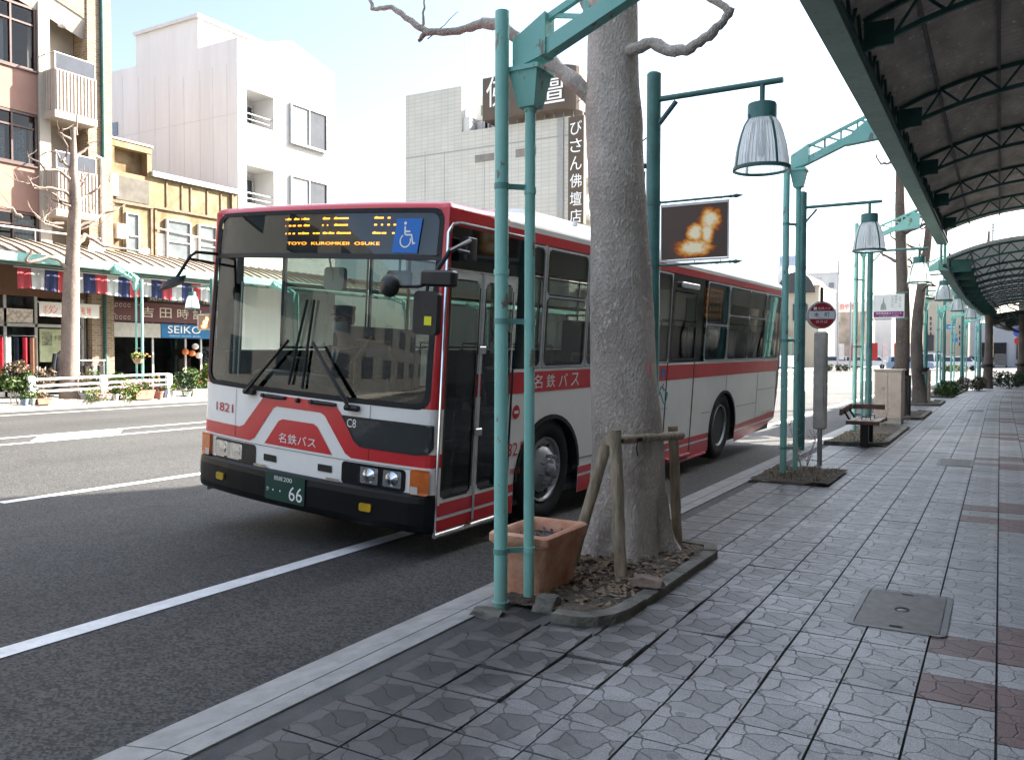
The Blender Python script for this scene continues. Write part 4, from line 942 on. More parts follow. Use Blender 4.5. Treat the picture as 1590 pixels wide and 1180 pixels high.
street_tree(1585, 50.0, .21, 6.5, 'farthest bare tree at the right edge', 17)
for k, (px, Y, hh) in enumerate(((1412, 22.5, 1.0), (1443, 28.8, 1.05))):
    t = thing('tree_stake_frame', (at(px, 560, Y).x, Y, 0), ['dark post and rail beside the trunk behind the cabinet', 'wooden stake and rail tied to the leaning tree'][k], 'tree stakes', 'tree stake frames')
    m = MB(); m.tube([(0, 0, 0), (0, 0, hh)], .05, 10); m.build('stake', [BLACK, WOODR][k], t, smooth=True, local=True); m = MB(); m.tube([(-.45, 0, hh-.1), (.04, 0, hh-.1)], .04, 10); m.build('rail', [BLACK, WOODR][k], t, smooth=True, local=True)
# leafy things
def leafmat(name, a, b_, sc_=9):
    m = pm(name, a, .55, .3, sc_, col2=b_, spec=.3, lo=.35, hi=.65); return m
LG = leafmat('leaf_green', (.03, .065, .012), (.085, .13, .03)); LD = leafmat('leaf_dark', (.015, .04, .015), (.045, .085, .03)); LY = leafmat('leaf_lime', (.09, .14, .02), (.17, .22, .05)); LR = leafmat('leaf_reddish', (.09, .05, .03), (.20, .16, .10))
def leaves(m, c, rad, n, s_, rr):
    for k in range(n):
        d = Vector((rr.gauss(0, 1), rr.gauss(0, 1), rr.gauss(0, 1))).normalized()*rr.uniform(.45, 1)**.6
        p = Vector(c)+Vector((d.x*rad[0], d.y*rad[1], d.z*rad[2]))*(1+.25*mnoise.noise(d*2.2+Vector(c)))
        u = Vector((rr.gauss(0, 1), rr.gauss(0, 1), rr.gauss(0, .7))).normalized()*s_*rr.uniform(.6, 1.3); v = u.cross(Vector((rr.gauss(0, 1), rr.gauss(0, 1), rr.gauss(0, 1)))).normalized()*s_*.45
        m.quad(p-u, p-v*.9, p+u, p+v*.9)
def hedge(px, Y, w_, h_, d_, label, mat, x=None):
    rr = random.Random(int(px*7)); X = at(px, 580, Y).x if x is None else x; t = thing('hedge', (X, Y, 0), label, 'hedge', 'clipped hedges at the far kerbside beds'); m = MB()
    for k in range(max(2, int(w_*3))): leaves(m, (rr.uniform(-w_/2, w_/2), rr.uniform(-d_/2, d_/2), h_*.5), (.30, .34, h_*.5), 420, .06, rr)
    m.build('foliage', mat, t, local=True); m = MB()
    for k in range(5): m.tube([(rr.uniform(-w_/3, w_/3), 0, 0), (rr.uniform(-w_/2, w_/2), 0, h_*.7)], .015, 5)
    m.build('stem', BARK, t, local=True); return t
hedge(1474, 38, 1.0, .5, 1.5, 'low loose hedge left of the far clipped hedge', LD); hedge(1505, 41, 1.2, .62, 2.2, 'clipped brownish hedge before the far tree trunk', leafmat('leaf_olive', (.05, .045, .02), (.10, .09, .04)))
hedge(1553, 45.5, 1.5, .8, 2.2, 'dark clipped hedge right of the far tree trunk', LD); hedge(1588, 50, .8, .7, 1.6, 'dark hedge at the right edge of the view', LD)
hedge(1462, 34, .7, .45, 1.0, 'small sparse hedge by the far green post', LG)

# pink tape on the near trunk; overhead wires far down the street
tpz = at(1008, 575, 5.52); m = MB(); m.box(tpz.x-.012, tpz.x+.008, tpz.y-.012, tpz.y+.006, tpz.z-.05, tpz.z+.05); m.build('pink_tape', pm('pink_tape', (.55, .16, .16), .6, .1), tree)
# ================================================================== the bus
BYAW, BLEAN, BPT, HW = .024, .066, .009, 1.262
RB = Matrix.Rotation(-BYAW, 3, 'Z') @ Matrix.Rotation(BPT, 3, 'X') @ Matrix.Rotation(BLEAN, 3, 'Y')
bus = thing('city_bus', Vector((-4.889, 4.892, -.080))+RB @ Vector((.02, 0, 0)), 'white and red city bus standing at the kerb, wheelchair sign and orange display in front', 'bus')
bus.rotation_euler = RB.to_euler()
def plan(a):
    s = 1 if a >= 0 else -1; t = abs(a)
    if t <= 1.18: l, q = t, .095*(t/1.18)**2.4
    else:
        k = min(1, (t-1.18)/.13)
        l = (1-k)**2*1.18+2*k*(1-k)*HW+k*k*HW; q = (1-k)**2*.095+2*k*(1-k)*.107+k*k*.165
        if t > 1.31: q = .165+t-1.31; l = HW
    return s*l, q
def rake(a, z): return (0 if z < 1.15 else .09*((z-1.15)/1.5)**1.5)*max(0, min(1, (1.36-abs(a))/.18))
def FP(off=0.0):
    """front skin: (along, height) -> point, moved outwards by off"""
    def f(a, z):
        l, q = plan(a); l0, q0 = plan(a-.004); l1, q1 = plan(a+.004); d = Vector((l1-l0, q1-q0)).normalized()
        return (l+d.y*off, q+rake(a, z)-d.x*off, z)
    return f
SD = lambda off=0.0: (lambda q, z: (HW+off, q, z))
def B(m, name, mat, par=None, **kw): return m.build(name, mat, par or bus, local=True, **kw)
al = [-1.36, -1.31, -1.275, -1.24, -1.21, -1.18, -1.1, -1.0, -.8, -.6, -.4, -.2, 0, .2, .4, .6, .8, 1.0, 1.1, 1.18, 1.21, 1.24, 1.275, 1.31, 1.36]
PAINTW = WHITE
m = MB()
m.grid(FP(), al, [.50, .62, .8, 1.0, 1.15, 1.215])
# kerb-side wall with wheel arches
def archpts(c, n=18): return [(c+.60*cos(pi-pi*i/n), .53+.54*sin(pi-pi*i/n)) for i in range(n+1)]
U1, U2, RB_ = 1.86, 6.95, 9.78
P = [(1.17, .27), (1.26, .27)]+archpts(U1)+[(2.46, .27), (6.35, .27)]+archpts(U2)+[(7.55, .27), (9.0, .36), (RB_, .47), (RB_, 1.49), (1.17, 1.49)]
m.poly([P], SD())
m.poly([[(.165, .24), (RB_, .30), (RB_, 1.49), (.2, 1.49)][::-1]], lambda q, z: (-HW, q, z))
# rear
def rear(a, z):
    t = abs(a); s = 1 if a > 0 else -1
    k = max(0, t-1.16)/.15; return (s*min(t, HW), RB_+.22-(.16*k*k if k else 0)+.02*(z-1.5)-max(0, .9-z)*.25, z)
m.grid(rear, [-HW, -1.25, -1.16, 0, 1.16, 1.21, 1.25, HW], [.47, .9, 1.5, 2.68], flip=True)
B(m, 'body', PAINTW, smooth=True, ang=30)
# window-line header and pillars
m = MB(); m.grid(FP(), al, [2.67, 2.675, 2.68]); m.grid(FP(), [1.18, 1.21, 1.24, 1.275, 1.31, 1.36], [1.215, 1.5, 1.8, 2.1, 2.35, 2.675]); m.grid(FP(), [-1.36, -1.31, -1.275, -1.24, -1.21, -1.18], [1.215, 1.5, 1.8, 2.1, 2.35, 2.675])
m.poly([[(.20, 2.555), (RB_, 2.555), (RB_, 2.64), (1.0, 2.64), (.7, 2.68), (.20, 2.68)]], SD()); m.poly([[(.26, 2.555), (RB_, 2.555), (RB_, 2.68), (.26, 2.68)][::-1]], lambda q, z: (-HW, q, z))
B(m, 'upper_frame', RED, smooth=True, ang=30)
m = MB(); m.poly([[(.98, 2.638), (RB_, 2.638), (RB_, 2.682), (.68, 2.682)]], SD(-.001)); B(m, 'roof_edge', WHITE)
# roof: rings stepping inwards and up
peri = [tuple(FP()(a, 2.68)[:2]) for a in al]+[(HW, q) for q in (.6, 1, 1.6, 2.4, 4, 6, 8, 9.3)]+[(HW, RB_), (HW-.04, RB_+.12), (1.16, RB_+.22), (0, RB_+.24), (-1.16, RB_+.22), (-HW+.04, RB_+.12), (-HW, RB_)]+[(-HW, q) for q in (9.3, 8, 6, 4, 2.4, 1.6, 1, .6)]
rings = [(0, 2.68), (.012, 2.705), (.04, 2.724), (.12, 2.742), (.30, 2.756), (.75, 2.768), (1.25, 2.775)]
um = (RB_+.2)/2; V = []; n = len(peri); Fc = []; MI = []
for d, z in rings:
    for l, q in peri:
        wq = max(0, min(1, (q-.5)/.9)); wq = wq*wq*(3-2*wq)*(1-.55*max(0, min(1, (q-6)/3.8)))
        V.append((l*(1-d/HW), um+(q-um)*(1-d/um), z+wq*{0: 0, .012: .012, .04: .03, .12: .065, .30: .095}.get(d, .11)))
for j in range(len(rings)-1):
    for i in range(n):
        Fc.append((j*n+i, j*n+(i+1) % n, (j+1)*n+(i+1) % n, (j+1)*n+i)); q = peri[i][1]
        MI.append(0 if q < .75 and j < 5 else 1)
m = MB(); m.add(V, Fc); m.mi = MI; B(m, 'roof', [RED, WHITE], smooth=True, ang=50)
for q0, q1, h in ((1.9, 4.6, .05), (6.2, 8.0, .0)):
    m = MB()
    P = rrect(-.85, .85, q0, q1, .1, 3); Q = rrect(-.80, .80, q0+.06, q1-.06, .1, 3); k = len(P)
    m.add([(x, y, 2.83) for x, y in P]+[(x, y, 2.88+h) for x, y in Q], [(i, (i+1) % k, k+(i+1) % k, k+i) for i in range(k)]+[tuple(range(k, 2*k))]); B(m, 'roof_unit', WHITE, smooth=True, ang=30)
m = MB()
for q in (1.2, 2.6, 4.0, 5.4, 7.0): m.lathe([(0, .05), (.025, .045), (.03, 0)], (1.0, q, 2.845), 10)
B(m, 'roof_lamp', WPAINT, smooth=True)
# livery on the front
D2 = FP(.003); D3 = FP(.0055)
m = MB()
half = [(1.36, .885), (.70, .885), (.645, .905), (.40, 1.165), (.35, 1.19)]
ring_o = [(a, z) for a, z in half]+[(-a, z) for a, z in half[::-1]]
hin = [(1.36, .785), (.56, .785), (.50, .815), (.285, 1.08), (.24, 1.10)]
ring = ring_o+[(-a, z) for a, z in hin]+[(a, z) for a, z in hin[::-1]]
m.poly([ring], D2, .07); m.poly([[(-.375, .785), (.375, .785), (.215, .985), (.17, 1.005), (-.17, 1.005), (-.215, .985)]], D2, .1)
B(m, 'red_livery_front', RED)
m = MB(); m.text('名鉄バス', D3, -.205, .205, .815, .895); B(m, 'lettering', WHITETXT)
m = MB(); m.text('1821', D3, -1.05, -.80, .985, 1.06); B(m, 'fleet_number', REDTXT)
m = MB(); m.poly([[(-1.3, .762), (-.0, .762), (0, .766), (-1.3, .766)]], D3, .1); m.poly([[(-0, .762), (1.3, .762), (1.3, .766), (0, .766)]], D3, .1)
for a in (-.76, .72): m.poly([[(a, .79), (a+.004, .79), (a+.004, 1.2), (a, 1.2)]], D3)
B(m, 'panel_seam', BLACK)
# bumper
BUMP = pm('bumper_black', (.006, .0065, .008), .32, .2, 5, spec=.2)
m = MB(); prof = [(.012, .30), (.03, .315), (.038, .36), (.04, .52), (.034, .565), (.015, .585), (-.01, .588)]
for a0, a1 in zip(al[:-1], al[1:]):
    if a0 > 1.30: continue
    tp = lambda a: 1-.75*max(0, min(1, (a-1.12)/.12))
    for (o0, z0), (o1, z1) in zip(prof[:-1], prof[1:]): m.quad(FP(o0*tp(a0))(a0, z0), FP(o0*tp(a1))(a1, z0), FP(o1*tp(a1))(a1, z1), FP(o1*tp(a0))(a0, z1))
B(m, 'bumper', BUMP, smooth=True, ang=60)
STM = pm('step_metal', (.42, .38, .26), .5, .2, 8, metal=.5)
for a0, a1 in ((-.48, -.335), (.335, .465)): m = MB(); m.poly([[(a0, .588), (a1, .588), (a1, .610), (a0, .610)]], FP(.02), .1); B(m, 'step_plate', STM)
for a0, a1 in ((-.375, -.225), (.235, .38)): m = MB(); m.poly([rrect(a0, a1, .645, .70, .006)], D3); B(m, 'air_slot', BLACK)
m = MB(); m.poly([rrect(-.295, .148, .352, .572, .012)], FP(.048)); pl = B(m, 'number_plate', GREENPL)
m = MB(); pf = FP(.050); m.text('岡崎', pf, -.19, -.095, .515, .553); m.text('200', pf, -.085, .01, .517, .552); m.text('か', pf, -.277, -.245, .42, .455); m.text('66', pf, -.02, .125, .375, .49)
for a in (-.20, -.12): m.poly([[(a+.008*cos(k), .435+.008*sin(k)) for k in [i*.628 for i in range(10)]]], pf)
m.build('plate_lettering', WHITETXT, pl, local=True)
# lamps
LENS = glassmat('lamp_lens', (.9, .92, .93), 1.5, .03, .8)
REFL = pm('reflector', (.72, .74, .76), .16, .1, 30, metal=1)
AMB = pm('amber_lens', (.55, .12, .01), .25, .2, 12, spec=.6); YEL = pm('yellow_lens', (.42, .27, .01), .25, .2, 12, spec=.6)
for s in (-1, 1):
    m = MB(); m.poly([rrect(.475, 1.05, .585, .755, .03)], lambda a, z: FP(.004)(s*a, z), .1); bz = B(m, 'lamp_bezel', GLOSSK)
    for a0, a1 in ((.655, .815), (.86, 1.015)):
        m = MB(); m.poly([rrect(a0, a1, .612, .735, .012)], lambda a, z: FP(.006)(s*a, z)); hl = B(m, 'headlight', REFL)
        ca = (a0+a1)/2; m = MB()
        for k in range(6):
            r0, r1 = .055*(1-k/6), .055*(1-(k+1)/6); f0, f1 = FP(.008+.003*k), FP(.011+.003*k)
            for j in range(14):
                t0, t1 = 2*pi*j/14, 2*pi*(j+1)/14
                m.quad(f0(s*(ca+r0*cos(t0)), .673+r0*sin(t0)), f0(s*(ca+r0*cos(t1)), .673+r0*sin(t1)), f1(s*(ca+r1*cos(t1)), .673+r1*sin(t1)), f1(s*(ca+r1*cos(t0)), .673+r1*sin(t0)))
        m.build('bulb_bowl', CHROME, hl, local=True, smooth=True)
        m = MB(); m.poly([rrect(a0-.004, a1+.004, .608, .739, .012)], lambda a, z: FP(.036)(s*a, z)); m.build('lens', LENS, hl, local=True)
    m = MB()
    for (z0, z1) in ((.585, .77),):
        A0, A1 = (1.10, 1.235)
        for a0, a1 in ((A0, A1),):
            g0 = lambda a, z: FP(.03)(s*a, z); g1 = lambda a, z: FP(.004)(s*a, z)
            m.prism(rrect(a0, a1, z0, z1, .02), g1, g0)
    ind = B(m, 'indicator', AMB, fixn=True)
    m = MB(); m.poly([rrect(1.105, 1.165, .59, .645, .008)], lambda a, z: FP(.0315)(s*a, z)); m.build('clear_lens', pm('clear_lens', (.55, .52, .48), .2, .1), ind, local=True)
    a0 = .69 if s > 0 else .84
    m = MB(); m.prism(rrect(a0, a0+.105, .41, .47, .015), lambda a, z: FP(.04)(s*a, z), lambda a, z: FP(.055)(s*a, z)); B(m, 'fog_lamp', YEL, fixn=True)
# low corner window beside the door
cw = [(.455, 1.105), (.95, 1.105), (1.255, 1.10), (1.26, .935), (1.22, .885), (1.13, .872), (.64, .88), (.585, .915)]
m = MB(); m.poly([cw], FP(.0085), .08)
wnd = B(m, 'corner_window', pm('corner_glass', (.035, .04, .04), .06, .1, 2, spec=.7))
def ringfn(m, pts, fn, wd, k=None):
    n = len(pts)
    for i in range(n):
        a, b = Vector(pts[i]+(0,)), Vector(pts[(i+1) % n]+(0,)); d = (b-a).normalized(); nn = Vector((-d.y, d.x, 0))*wd
        m.poly([[tuple(p[:2]) for p in (a-d*wd*.5, b+d*wd*.5, b+d*wd*.5+nn, a-d*wd*.5+nn)]], fn, .1, k)
m = MB(); ringfn(m, cw, FP(.010), -.018); m.build('window_seal', BLACK, wnd, local=True)
m = MB(); m.text('C8', FP(.0105), .515, .60, 1.02, 1.085); m.build('route_code', WHITETXT, wnd, local=True)
m = MB()
for a0, a1 in ((-.42, -.14), (.125, .40)):
    m.tube([FP(.012)(a0+(a1-a0)*k/4, 1.176) for k in range(5)], [.012, .017, .017, .017, .012], 8); m.tube([FP(.01)(a0+.03, 1.176), FP(.035)(a0+.03, 1.178)], .018, 8)
m.lathe([(0, .03), (.018, .025), (.022, 0)], FP(.0)(0, 1.172), 10, 'Y'); B(m, 'grab_handle', BLACK, smooth=True)
# windscreen
WSG = glassmat('windscreen_glass', (.52, .60, .56), 1.5, .0, 1.6, 1.2)
SIDEG = glassmat('side_glass', (.32, .36, .35), 1.5, .0, 1.6, 1.5)
LEFTG = glassmat('far_side_glass', (.20, .23, .22), 1.5, .0, 1.2, 1.5)
wo = rrect(-1.215, 1.215, 1.205, 2.678, .10, 5); wi = rrect(-1.172, 1.172, 1.245, 2.645, .08, 5)
m = MB(); aa = [-1.205+2.41*i/44 for i in range(45)]; m.grid(FP(-.006), aa, [1.21+1.46*i/20 for i in range(21)])
ws = B(m, 'windscreen', WSG, smooth=True, ang=80)
m = MB(); m.poly([wo, wi], FP(.002), .06); m.build('rubber_seal', RUB, ws, local=True)
m = MB(); m.poly([[(-1.21, 2.295), (1.21, 2.295), (1.21, 2.335), (-1.21, 2.335)]], FP(.004), .08); m.build('glass_divider', BLACK, ws, local=True)
m = MB(); m.poly([[(-1.17, 1.24), (1.17, 1.24), (1.17, 1.30), (-1.17, 1.30)]], FP(-.012), .1); m.build('frit_band', GLOSSK, ws, local=True)
# destination display behind the top glass
DISP = pm('display_black', (.010, .012, .018), .4, .1, 3)
m = MB(); m.poly([[(-1.16, 2.33), (1.16, 2.33), (1.16, 2.67), (-1.16, 2.67)]], FP(-.05), .1); dsp = B(m, 'destination_display', DISP)
LED = emis('led_orange', (1, .30, .02), 1.25)
LEDK = 1
rows = [(2.595, [(450, 455), (462, 490), (510, 545), (560, 565), (572, 612), (700, 745), (770, 858), (1008, 1058), (1080, 1095)]),
        (2.543, [(455, 458), (478, 495), (505, 525), (540, 565), (580, 618), (700, 708), (730, 737), (775, 858), (1010, 1025), (1048, 1058), (1082, 1095), (1115, 1128)]),
        (2.480, [(460, 467), (482, 495), (510, 525), (548, 566), (570, 618), (645, 660), (664, 688), (708, 738), (744, 780), (795, 880), (1005, 1050), (1055, 1080), (1112, 1125)])]
m = MB(); fl = FP(-.047); ap = lambda x: -.375+(x-445)/650*1.10
for z, sg in rows:
    z += .018
    for x0, x1 in sg:
        m.poly([[(ap(x0), z-.008), (ap(x1), z-.008), (ap(x1), z+.004), (ap(x0), z+.004)]], fl)
        if x1-x0 > 25: m.poly([[(ap(x0+6), z+.0045), (ap(x0+16), z+.0045), (ap(x0+16), z+.009), (ap(x0+6), z+.009)]], fl)
m.text('TOYO  KUROMKEII  OSUKE', fl, ap(480), ap(1050), 2.405, 2.428); m.build('led_rows', LED, dsp, local=True)
m = MB(); m.poly([[(.80, 2.345), (1.015, 2.345), (1.035, 2.60), (.82, 2.60)]], FP(.0042), .1); wc = B(m, 'wheelchair_sign', pm('sign_blue', (.012, .16, .55), .4, .05))
m = MB(); wf0 = FP(.0062); wf = lambda a, z: wf0(a+.004, (z-2.45)*1.08+2.472)
def arc(cx, cz, r0, r1, a0, a1, n=22): return [(cx+r1*cos(radians(a0+(a1-a0)*i/n)), cz+r1*sin(radians(a0+(a1-a0)*i/n))) for i in range(n+1)]+[(cx+r0*cos(radians(a1-(a1-a0)*i/n)), cz+r0*sin(radians(a1-(a1-a0)*i/n))) for i in range(n+1)]
m.poly([arc(.905, 2.415, .038, .048, 120, 385)], wf); m.poly([[(.893+.012*cos(k*.6), 2.535+.012*sin(k*.6)) for k in range(10)]], wf)
m.poly([[(.886, 2.515), (.899, 2.515), (.902, 2.485), (.94, 2.485), (.94, 2.473), (.903, 2.473), (.904, 2.45), (.948, 2.45), (.966, 2.39), (.99, 2.396), (.987, 2.407), (.974, 2.404), (.957, 2.462), (.89, 2.462)]], wf)
m.build('wheelchair_symbol', WHITETXT, wc, local=True)
# wipers
for s, (pa, pz, ea, ez, b0, b1) in ((-1, (-.56, 1.195, -.10, 1.64, (-.10, 1.29), (.035, 1.97))), (1, (.56, 1.175, .165, 1.64, (.05, 1.27), (.11, 1.97)))):
    f1, f2 = FP(.03), FP(.055); m = MB()
    for dz in (0, .035):
        pts = [f2(pa+(ea-pa)*k/5, pz+dz+(ez-pz-dz)*k/5) for k in range(6)]; m.tube(pts, .013 if dz == 0 else .007, 8)
    m.tube([f1(pa-.05, pz-.005), f1(pa+.07, pz-.005)], .024, 10); wp = B(m, 'wiper', BLACK, smooth=True)
    m = MB(); pts = [FP(.018)(b0[0]+(b1[0]-b0[0])*k/8, b0[1]+(b1[1]-b0[1])*k/8) for k in range(9)]; m.tube(pts, .011, 6); m.build('blade', RUB, wp, local=True)
# mirrors
m = MB(); m.tube([(1.33, .33, 2.44), (1.44, .18, 2.44), (1.46, -.08, 2.34), (1.40, -.13, 2.21), (1.36, -.15, 2.12)], .017, 8); m.tube([(1.33, .33, 2.36), (1.42, .2, 2.36), (1.455, .0, 2.36)], .014, 8)
m.tube([(1.36, -.15, 2.12), (1.30, -.2, 2.09), (1.20, -.26, 2.085), (1.13, -.29, 2.09)], .012, 8); m.tube([(1.36, -.17, 2.16), (1.365, -.2, 1.95)], .012, 8)
m.rbox(1.31, 1.36, .28, .40, 2.31, 2.48, .01); ma = B(m, 'mirror_arm', BLACK, smooth=True)
m = MB(); m.rbox(1.30, 1.575, -.20, -.11, 2.095, 2.205, .025); B(m, 'camera_box', BLACK, smooth=True)
m = MB(); P = rrect(1.275, 1.475, 1.765, 2.06, .035, 4); m.prism(P, lambda x, z: (x, -.215, z), lambda x, z: (x, -.16, z)); mr = B(m, 'mirror', BLACK, fixn=True)
m = MB(); m.box(1.375, 1.435, -.219, -.216, 1.83, 1.89); m.build('yellow_sticker', pm('sticker_yellow', (.75, .72, .02), .5, .02), mr, local=True)
m = MB(); c = (1.13, -.30, 2.085); m.lathe([(0, .05), (.05, .04), (.078, .01), (.08, -.01), (0, -.012)], c, 20, 'Y'); B(m, 'round_mirror', BLACK, smooth=True)
m = MB(); m.tube([FP(.0)(-1.2, 2.33), (-1.26, -.02, 2.33), (-1.30, -.05, 2.29), (-1.36, -.12, 2.12), (-1.37, -.15, 2.07)], .014, 8); m.tube([FP(0)(-1.27, 2.25), (-1.31, -.04, 2.27)], .012, 8); B(m, 'mirror_arm', BLACK, smooth=True)
m = MB(); V = [(-1.37+.11*cos(t)*(1), -.17+.05*sin(t)+.03*cos(t), 2.03+.045*cos(t)) for t in [k*2*pi/16 for k in range(16)]]; m.add(V+[(x, y+.02, z+.05) for x, y, z in V], [tuple(range(16)), tuple(range(16, 32))[::-1]]+[(k, (k+1) % 16, 16+(k+1) % 16, 16+k) for k in range(16)]); B(m, 'mirror', BLACK, fixn=True, smooth=True)
# entrance door
m = MB(); leafs = ((.185, .665), (.675, 1.155))
for q0, q1 in leafs:
    o = [(q0, .30), (q1, .30), (q1, 2.235), (q0, 2.235)]; i_ = rrect(q0+.045, q1-.04, .55, 2.165, .03)
    m.poly([o, i_], SD(-.012)); 
dr = B(m, 'entrance_door', WHITE)
for q0, q1 in leafs:
    m = MB(); m.poly([rrect(q0+.04, q1-.035, .545, 2.17, .03)], SD(-.02)); m.build('door_glass', SIDEG, dr, local=True)
    m = MB(); ringfn(m, rrect(q0+.045, q1-.04, .55, 2.165, .03), SD(-.009), -.014); m.build('door_seal', RUB, dr, local=True)
for q0, q1 in leafs:
    for z0, z1 in ((.30, .385), (.41, .51)): m = MB(); m.poly([[(q0, z0), (q1, z0), (q1, z1), (q0, z1)]], SD(-.010)); m.build('red_band', RED, dr, local=True)
    m = MB()
    m.poly([[(q1-.038, 1.285), (q1, 1.285), (q1, 1.465), (q1-.038, 1.465)]], SD(-.010)); m.poly([[(q0, 1.285), (q0+.04, 1.285), (q0+.04, 1.465), (q0, 1.465)]], SD(-.010))
    m.build('red_patch', RED, dr, local=True)
m = MB(); m.tube([(HW-.005, .67, .32), (HW-.005, .67, 2.23)], .010, 6)
for z in (1.62, .98): m.rbox(HW-.006, HW+.018, .63, .72, z, z+.06, .01)
m.build('door_hinge', ALU, dr, local=True)
m = MB(); m.tube([(HW-.06, .72, 1.35), (HW-.06, .80, .66)], .009, 6); m.build('grab_rail', CHROME, dr, local=True)
m = MB(); m.tube([(HW+.002, .165, .28), (HW+.002, .165, 2.50), (HW+.002, .21, 2.565), (HW+.002, .31, 2.585), (HW+.002, 1.3, 2.585)], .012, 8); m.tube([(HW+.0, .17, .275), (HW+.0, 1.18, .275)], .02, 8); B(m, 'chrome_strip', CHROME, smooth=True)
m = MB(); m.poly([rrect(.19, 1.36, 2.25, 2.575, .05)], SD(-.004)); ds = B(m, 'door_sign_glass', pm('sign_glass', (.006, .007, .008), .07, .1, 2, spec=.6))
m = MB(); m.poly([[(.19, 2.24), (1.16, 2.24), (1.16, 2.25), (.19, 2.25)]], SD(.0)); m.build('sign_trim', CHROME, ds, local=True)
m = MB(); m.poly([[(1.17, 1.49), (1.36, 1.49), (1.36, 2.25), (1.17, 2.25)]], SD(-.003)); B(m, 'pillar_panel', GLOSSK)
# kerb-side windows
FRM = pm('window_frame_silver', (.56, .57, .58), .42, .06, 20, metal=.35)
def buswin(q0, q1, rail=None, mull=None, side=1, bright=False):
    z0, z1 = 1.495, 2.545; f = lambda off: (lambda q, z: (side*(HW+off), q, z)); tw = .03
    m = MB(); o = [(q0, z0), (q1, z0), (q1, z1), (q0, z1)]; holes = []
    cs = [q0+tw]+([mull-.012, mull+.012] if mull else [])+[q1-tw]; rs = [z0+tw]+([rail-.02, rail+.02] if rail else [])+[z1-tw]
    for a in range(0, len(cs), 2):
        for b in range(0, len(rs), 2): holes.append(rrect(cs[a], cs[a+1], rs[b], rs[b+1], .02, 2))
    m.poly([o]+holes, f(.006) if side > 0 else f(.006)); fr = B(m, 'window', FRM)
    m = MB(); m.poly([[(q0+.01, z0+.01), (q1-.01, z0+.01), (q1-.01, z1-.01), (q0+.01, z1-.01)]], f(-.006)); m.build('pane', SIDEG if side > 0 else LEFTG, fr, local=True)
    m = MB()
    for h in holes: ringfn(m, h, f(.008), -.012)
    m.build('pane_seal', RUB, fr, local=True); return fr
for a in ((1.365, 1.60), (1.63, 2.44, 2.12), (2.47, 3.29, 2.12), (3.32, 4.14, 2.12), (4.17, 4.66), (5.93, 6.87, 1.98), (6.90, 8.83, 2.13, 7.9), (8.86, 9.75)):
    w0 = buswin(*a)
    if a[0] == 5.93:
        m = MB(); m.box(HW-.06, HW-.045, 6.02, 6.78, 2.02, 2.48); m.build('side_display', DISP, w0, local=True); m = MB()
        for r_ in range(5):
            q = 6.05+.15*r_
            for k in range(4): m.poly([[(q, 2.08+.09*k), (q+.012, 2.08+.09*k), (q+.012, 2.13+.09*k), (q, 2.13+.09*k)]], lambda a_, z: (HW-.044, a_, z))
            m.poly([[(q, 2.44), (q+.06, 2.44), (q+.06, 2.452), (q, 2.452)]], lambda a_, z: (HW-.044, a_, z))
        m.build('led_rows', emis('led_orange_dim', (1, .32, .03), .3), w0, local=True)
        m = MB(); m.box(HW-.03, HW-.02, 6.0, 6.2, 1.56, 1.85); m.build('notice', WPAINT, w0, local=True)
    if a[0] == 8.86: m = MB(); m.box(HW-.05, HW-.04, 8.92, 9.7, 1.55, 2.1); m.build('blind', pm('yellowed_blind', (.50, .42, .26), .7, .06), w0, local=True)
for k in range(7): buswin(1.0+1.24*k, 1.0+1.24*k+1.2, 2.12, None, -1)
m = MB()
for k in range(7): m.poly([[(1.0+1.24*k-.04, 1.49), (1.0+1.24*k, 1.49), (1.0+1.24*k, 2.56), (1.0+1.24*k-.04, 2.56)][::-1]], lambda q, z: (-HW, q, z))
m.poly([[(.22, 1.49), (.5, 1.49), (.5, 2.56), (.22, 2.56)][::-1], ], lambda q, z: (-HW, q, z)); B(m, 'pillar', GLOSSK)
for q in (1.615, 2.455, 3.305, 4.155, 6.885, 8.845): 
    m = MB(); m.poly([[(q-.02, 1.49), (q+.02, 1.49), (q+.02, 2.56), (q-.02, 2.56)]], SD(.0)); B(m, 'pillar', FRM)
# middle door
m = MB(); m.poly([[(4.66, 1.49), (5.93, 1.49), (5.93, 2.56), (4.66, 2.56)], rrect(4.80, 5.62, 1.52, 2.36, .05)], SD(-.02)); md = B(m, 'middle_door', GLOSSK)
m = MB(); m.poly([rrect(4.79, 5.63, 1.51, 2.37, .05)], SD(-.03)); m.build('door_glass', SIDEG, md, local=True)
m = MB(); m.rbox(HW-.02, HW+.03, 4.95, 5.55, 2.40, 2.47, .02); m.build('door_lamp', ALU, md, local=True); m = MB(); ringfn(m, rrect(4.80, 5.62, 1.52, 2.36, .05), SD(-.016), .02); m.build('door_seal', RUB, md, local=True)
for q in (4.66, 5.60): m = MB(); m.box(HW-.01, HW+.004, q-.012, q+.012, .28, 1.49); B(m, 'door_seam', RUB)
m = MB(); m.rbox(HW-.02, HW+.05, 4.75, 5.55, .30, .335, .012); m.tube([(HW+.02, 4.9, .24), (HW+.02, 6.2, .26)], .018, 6); B(m, 'step_rail', pm('red_rail', (.30, .02, .03), .5, .2))
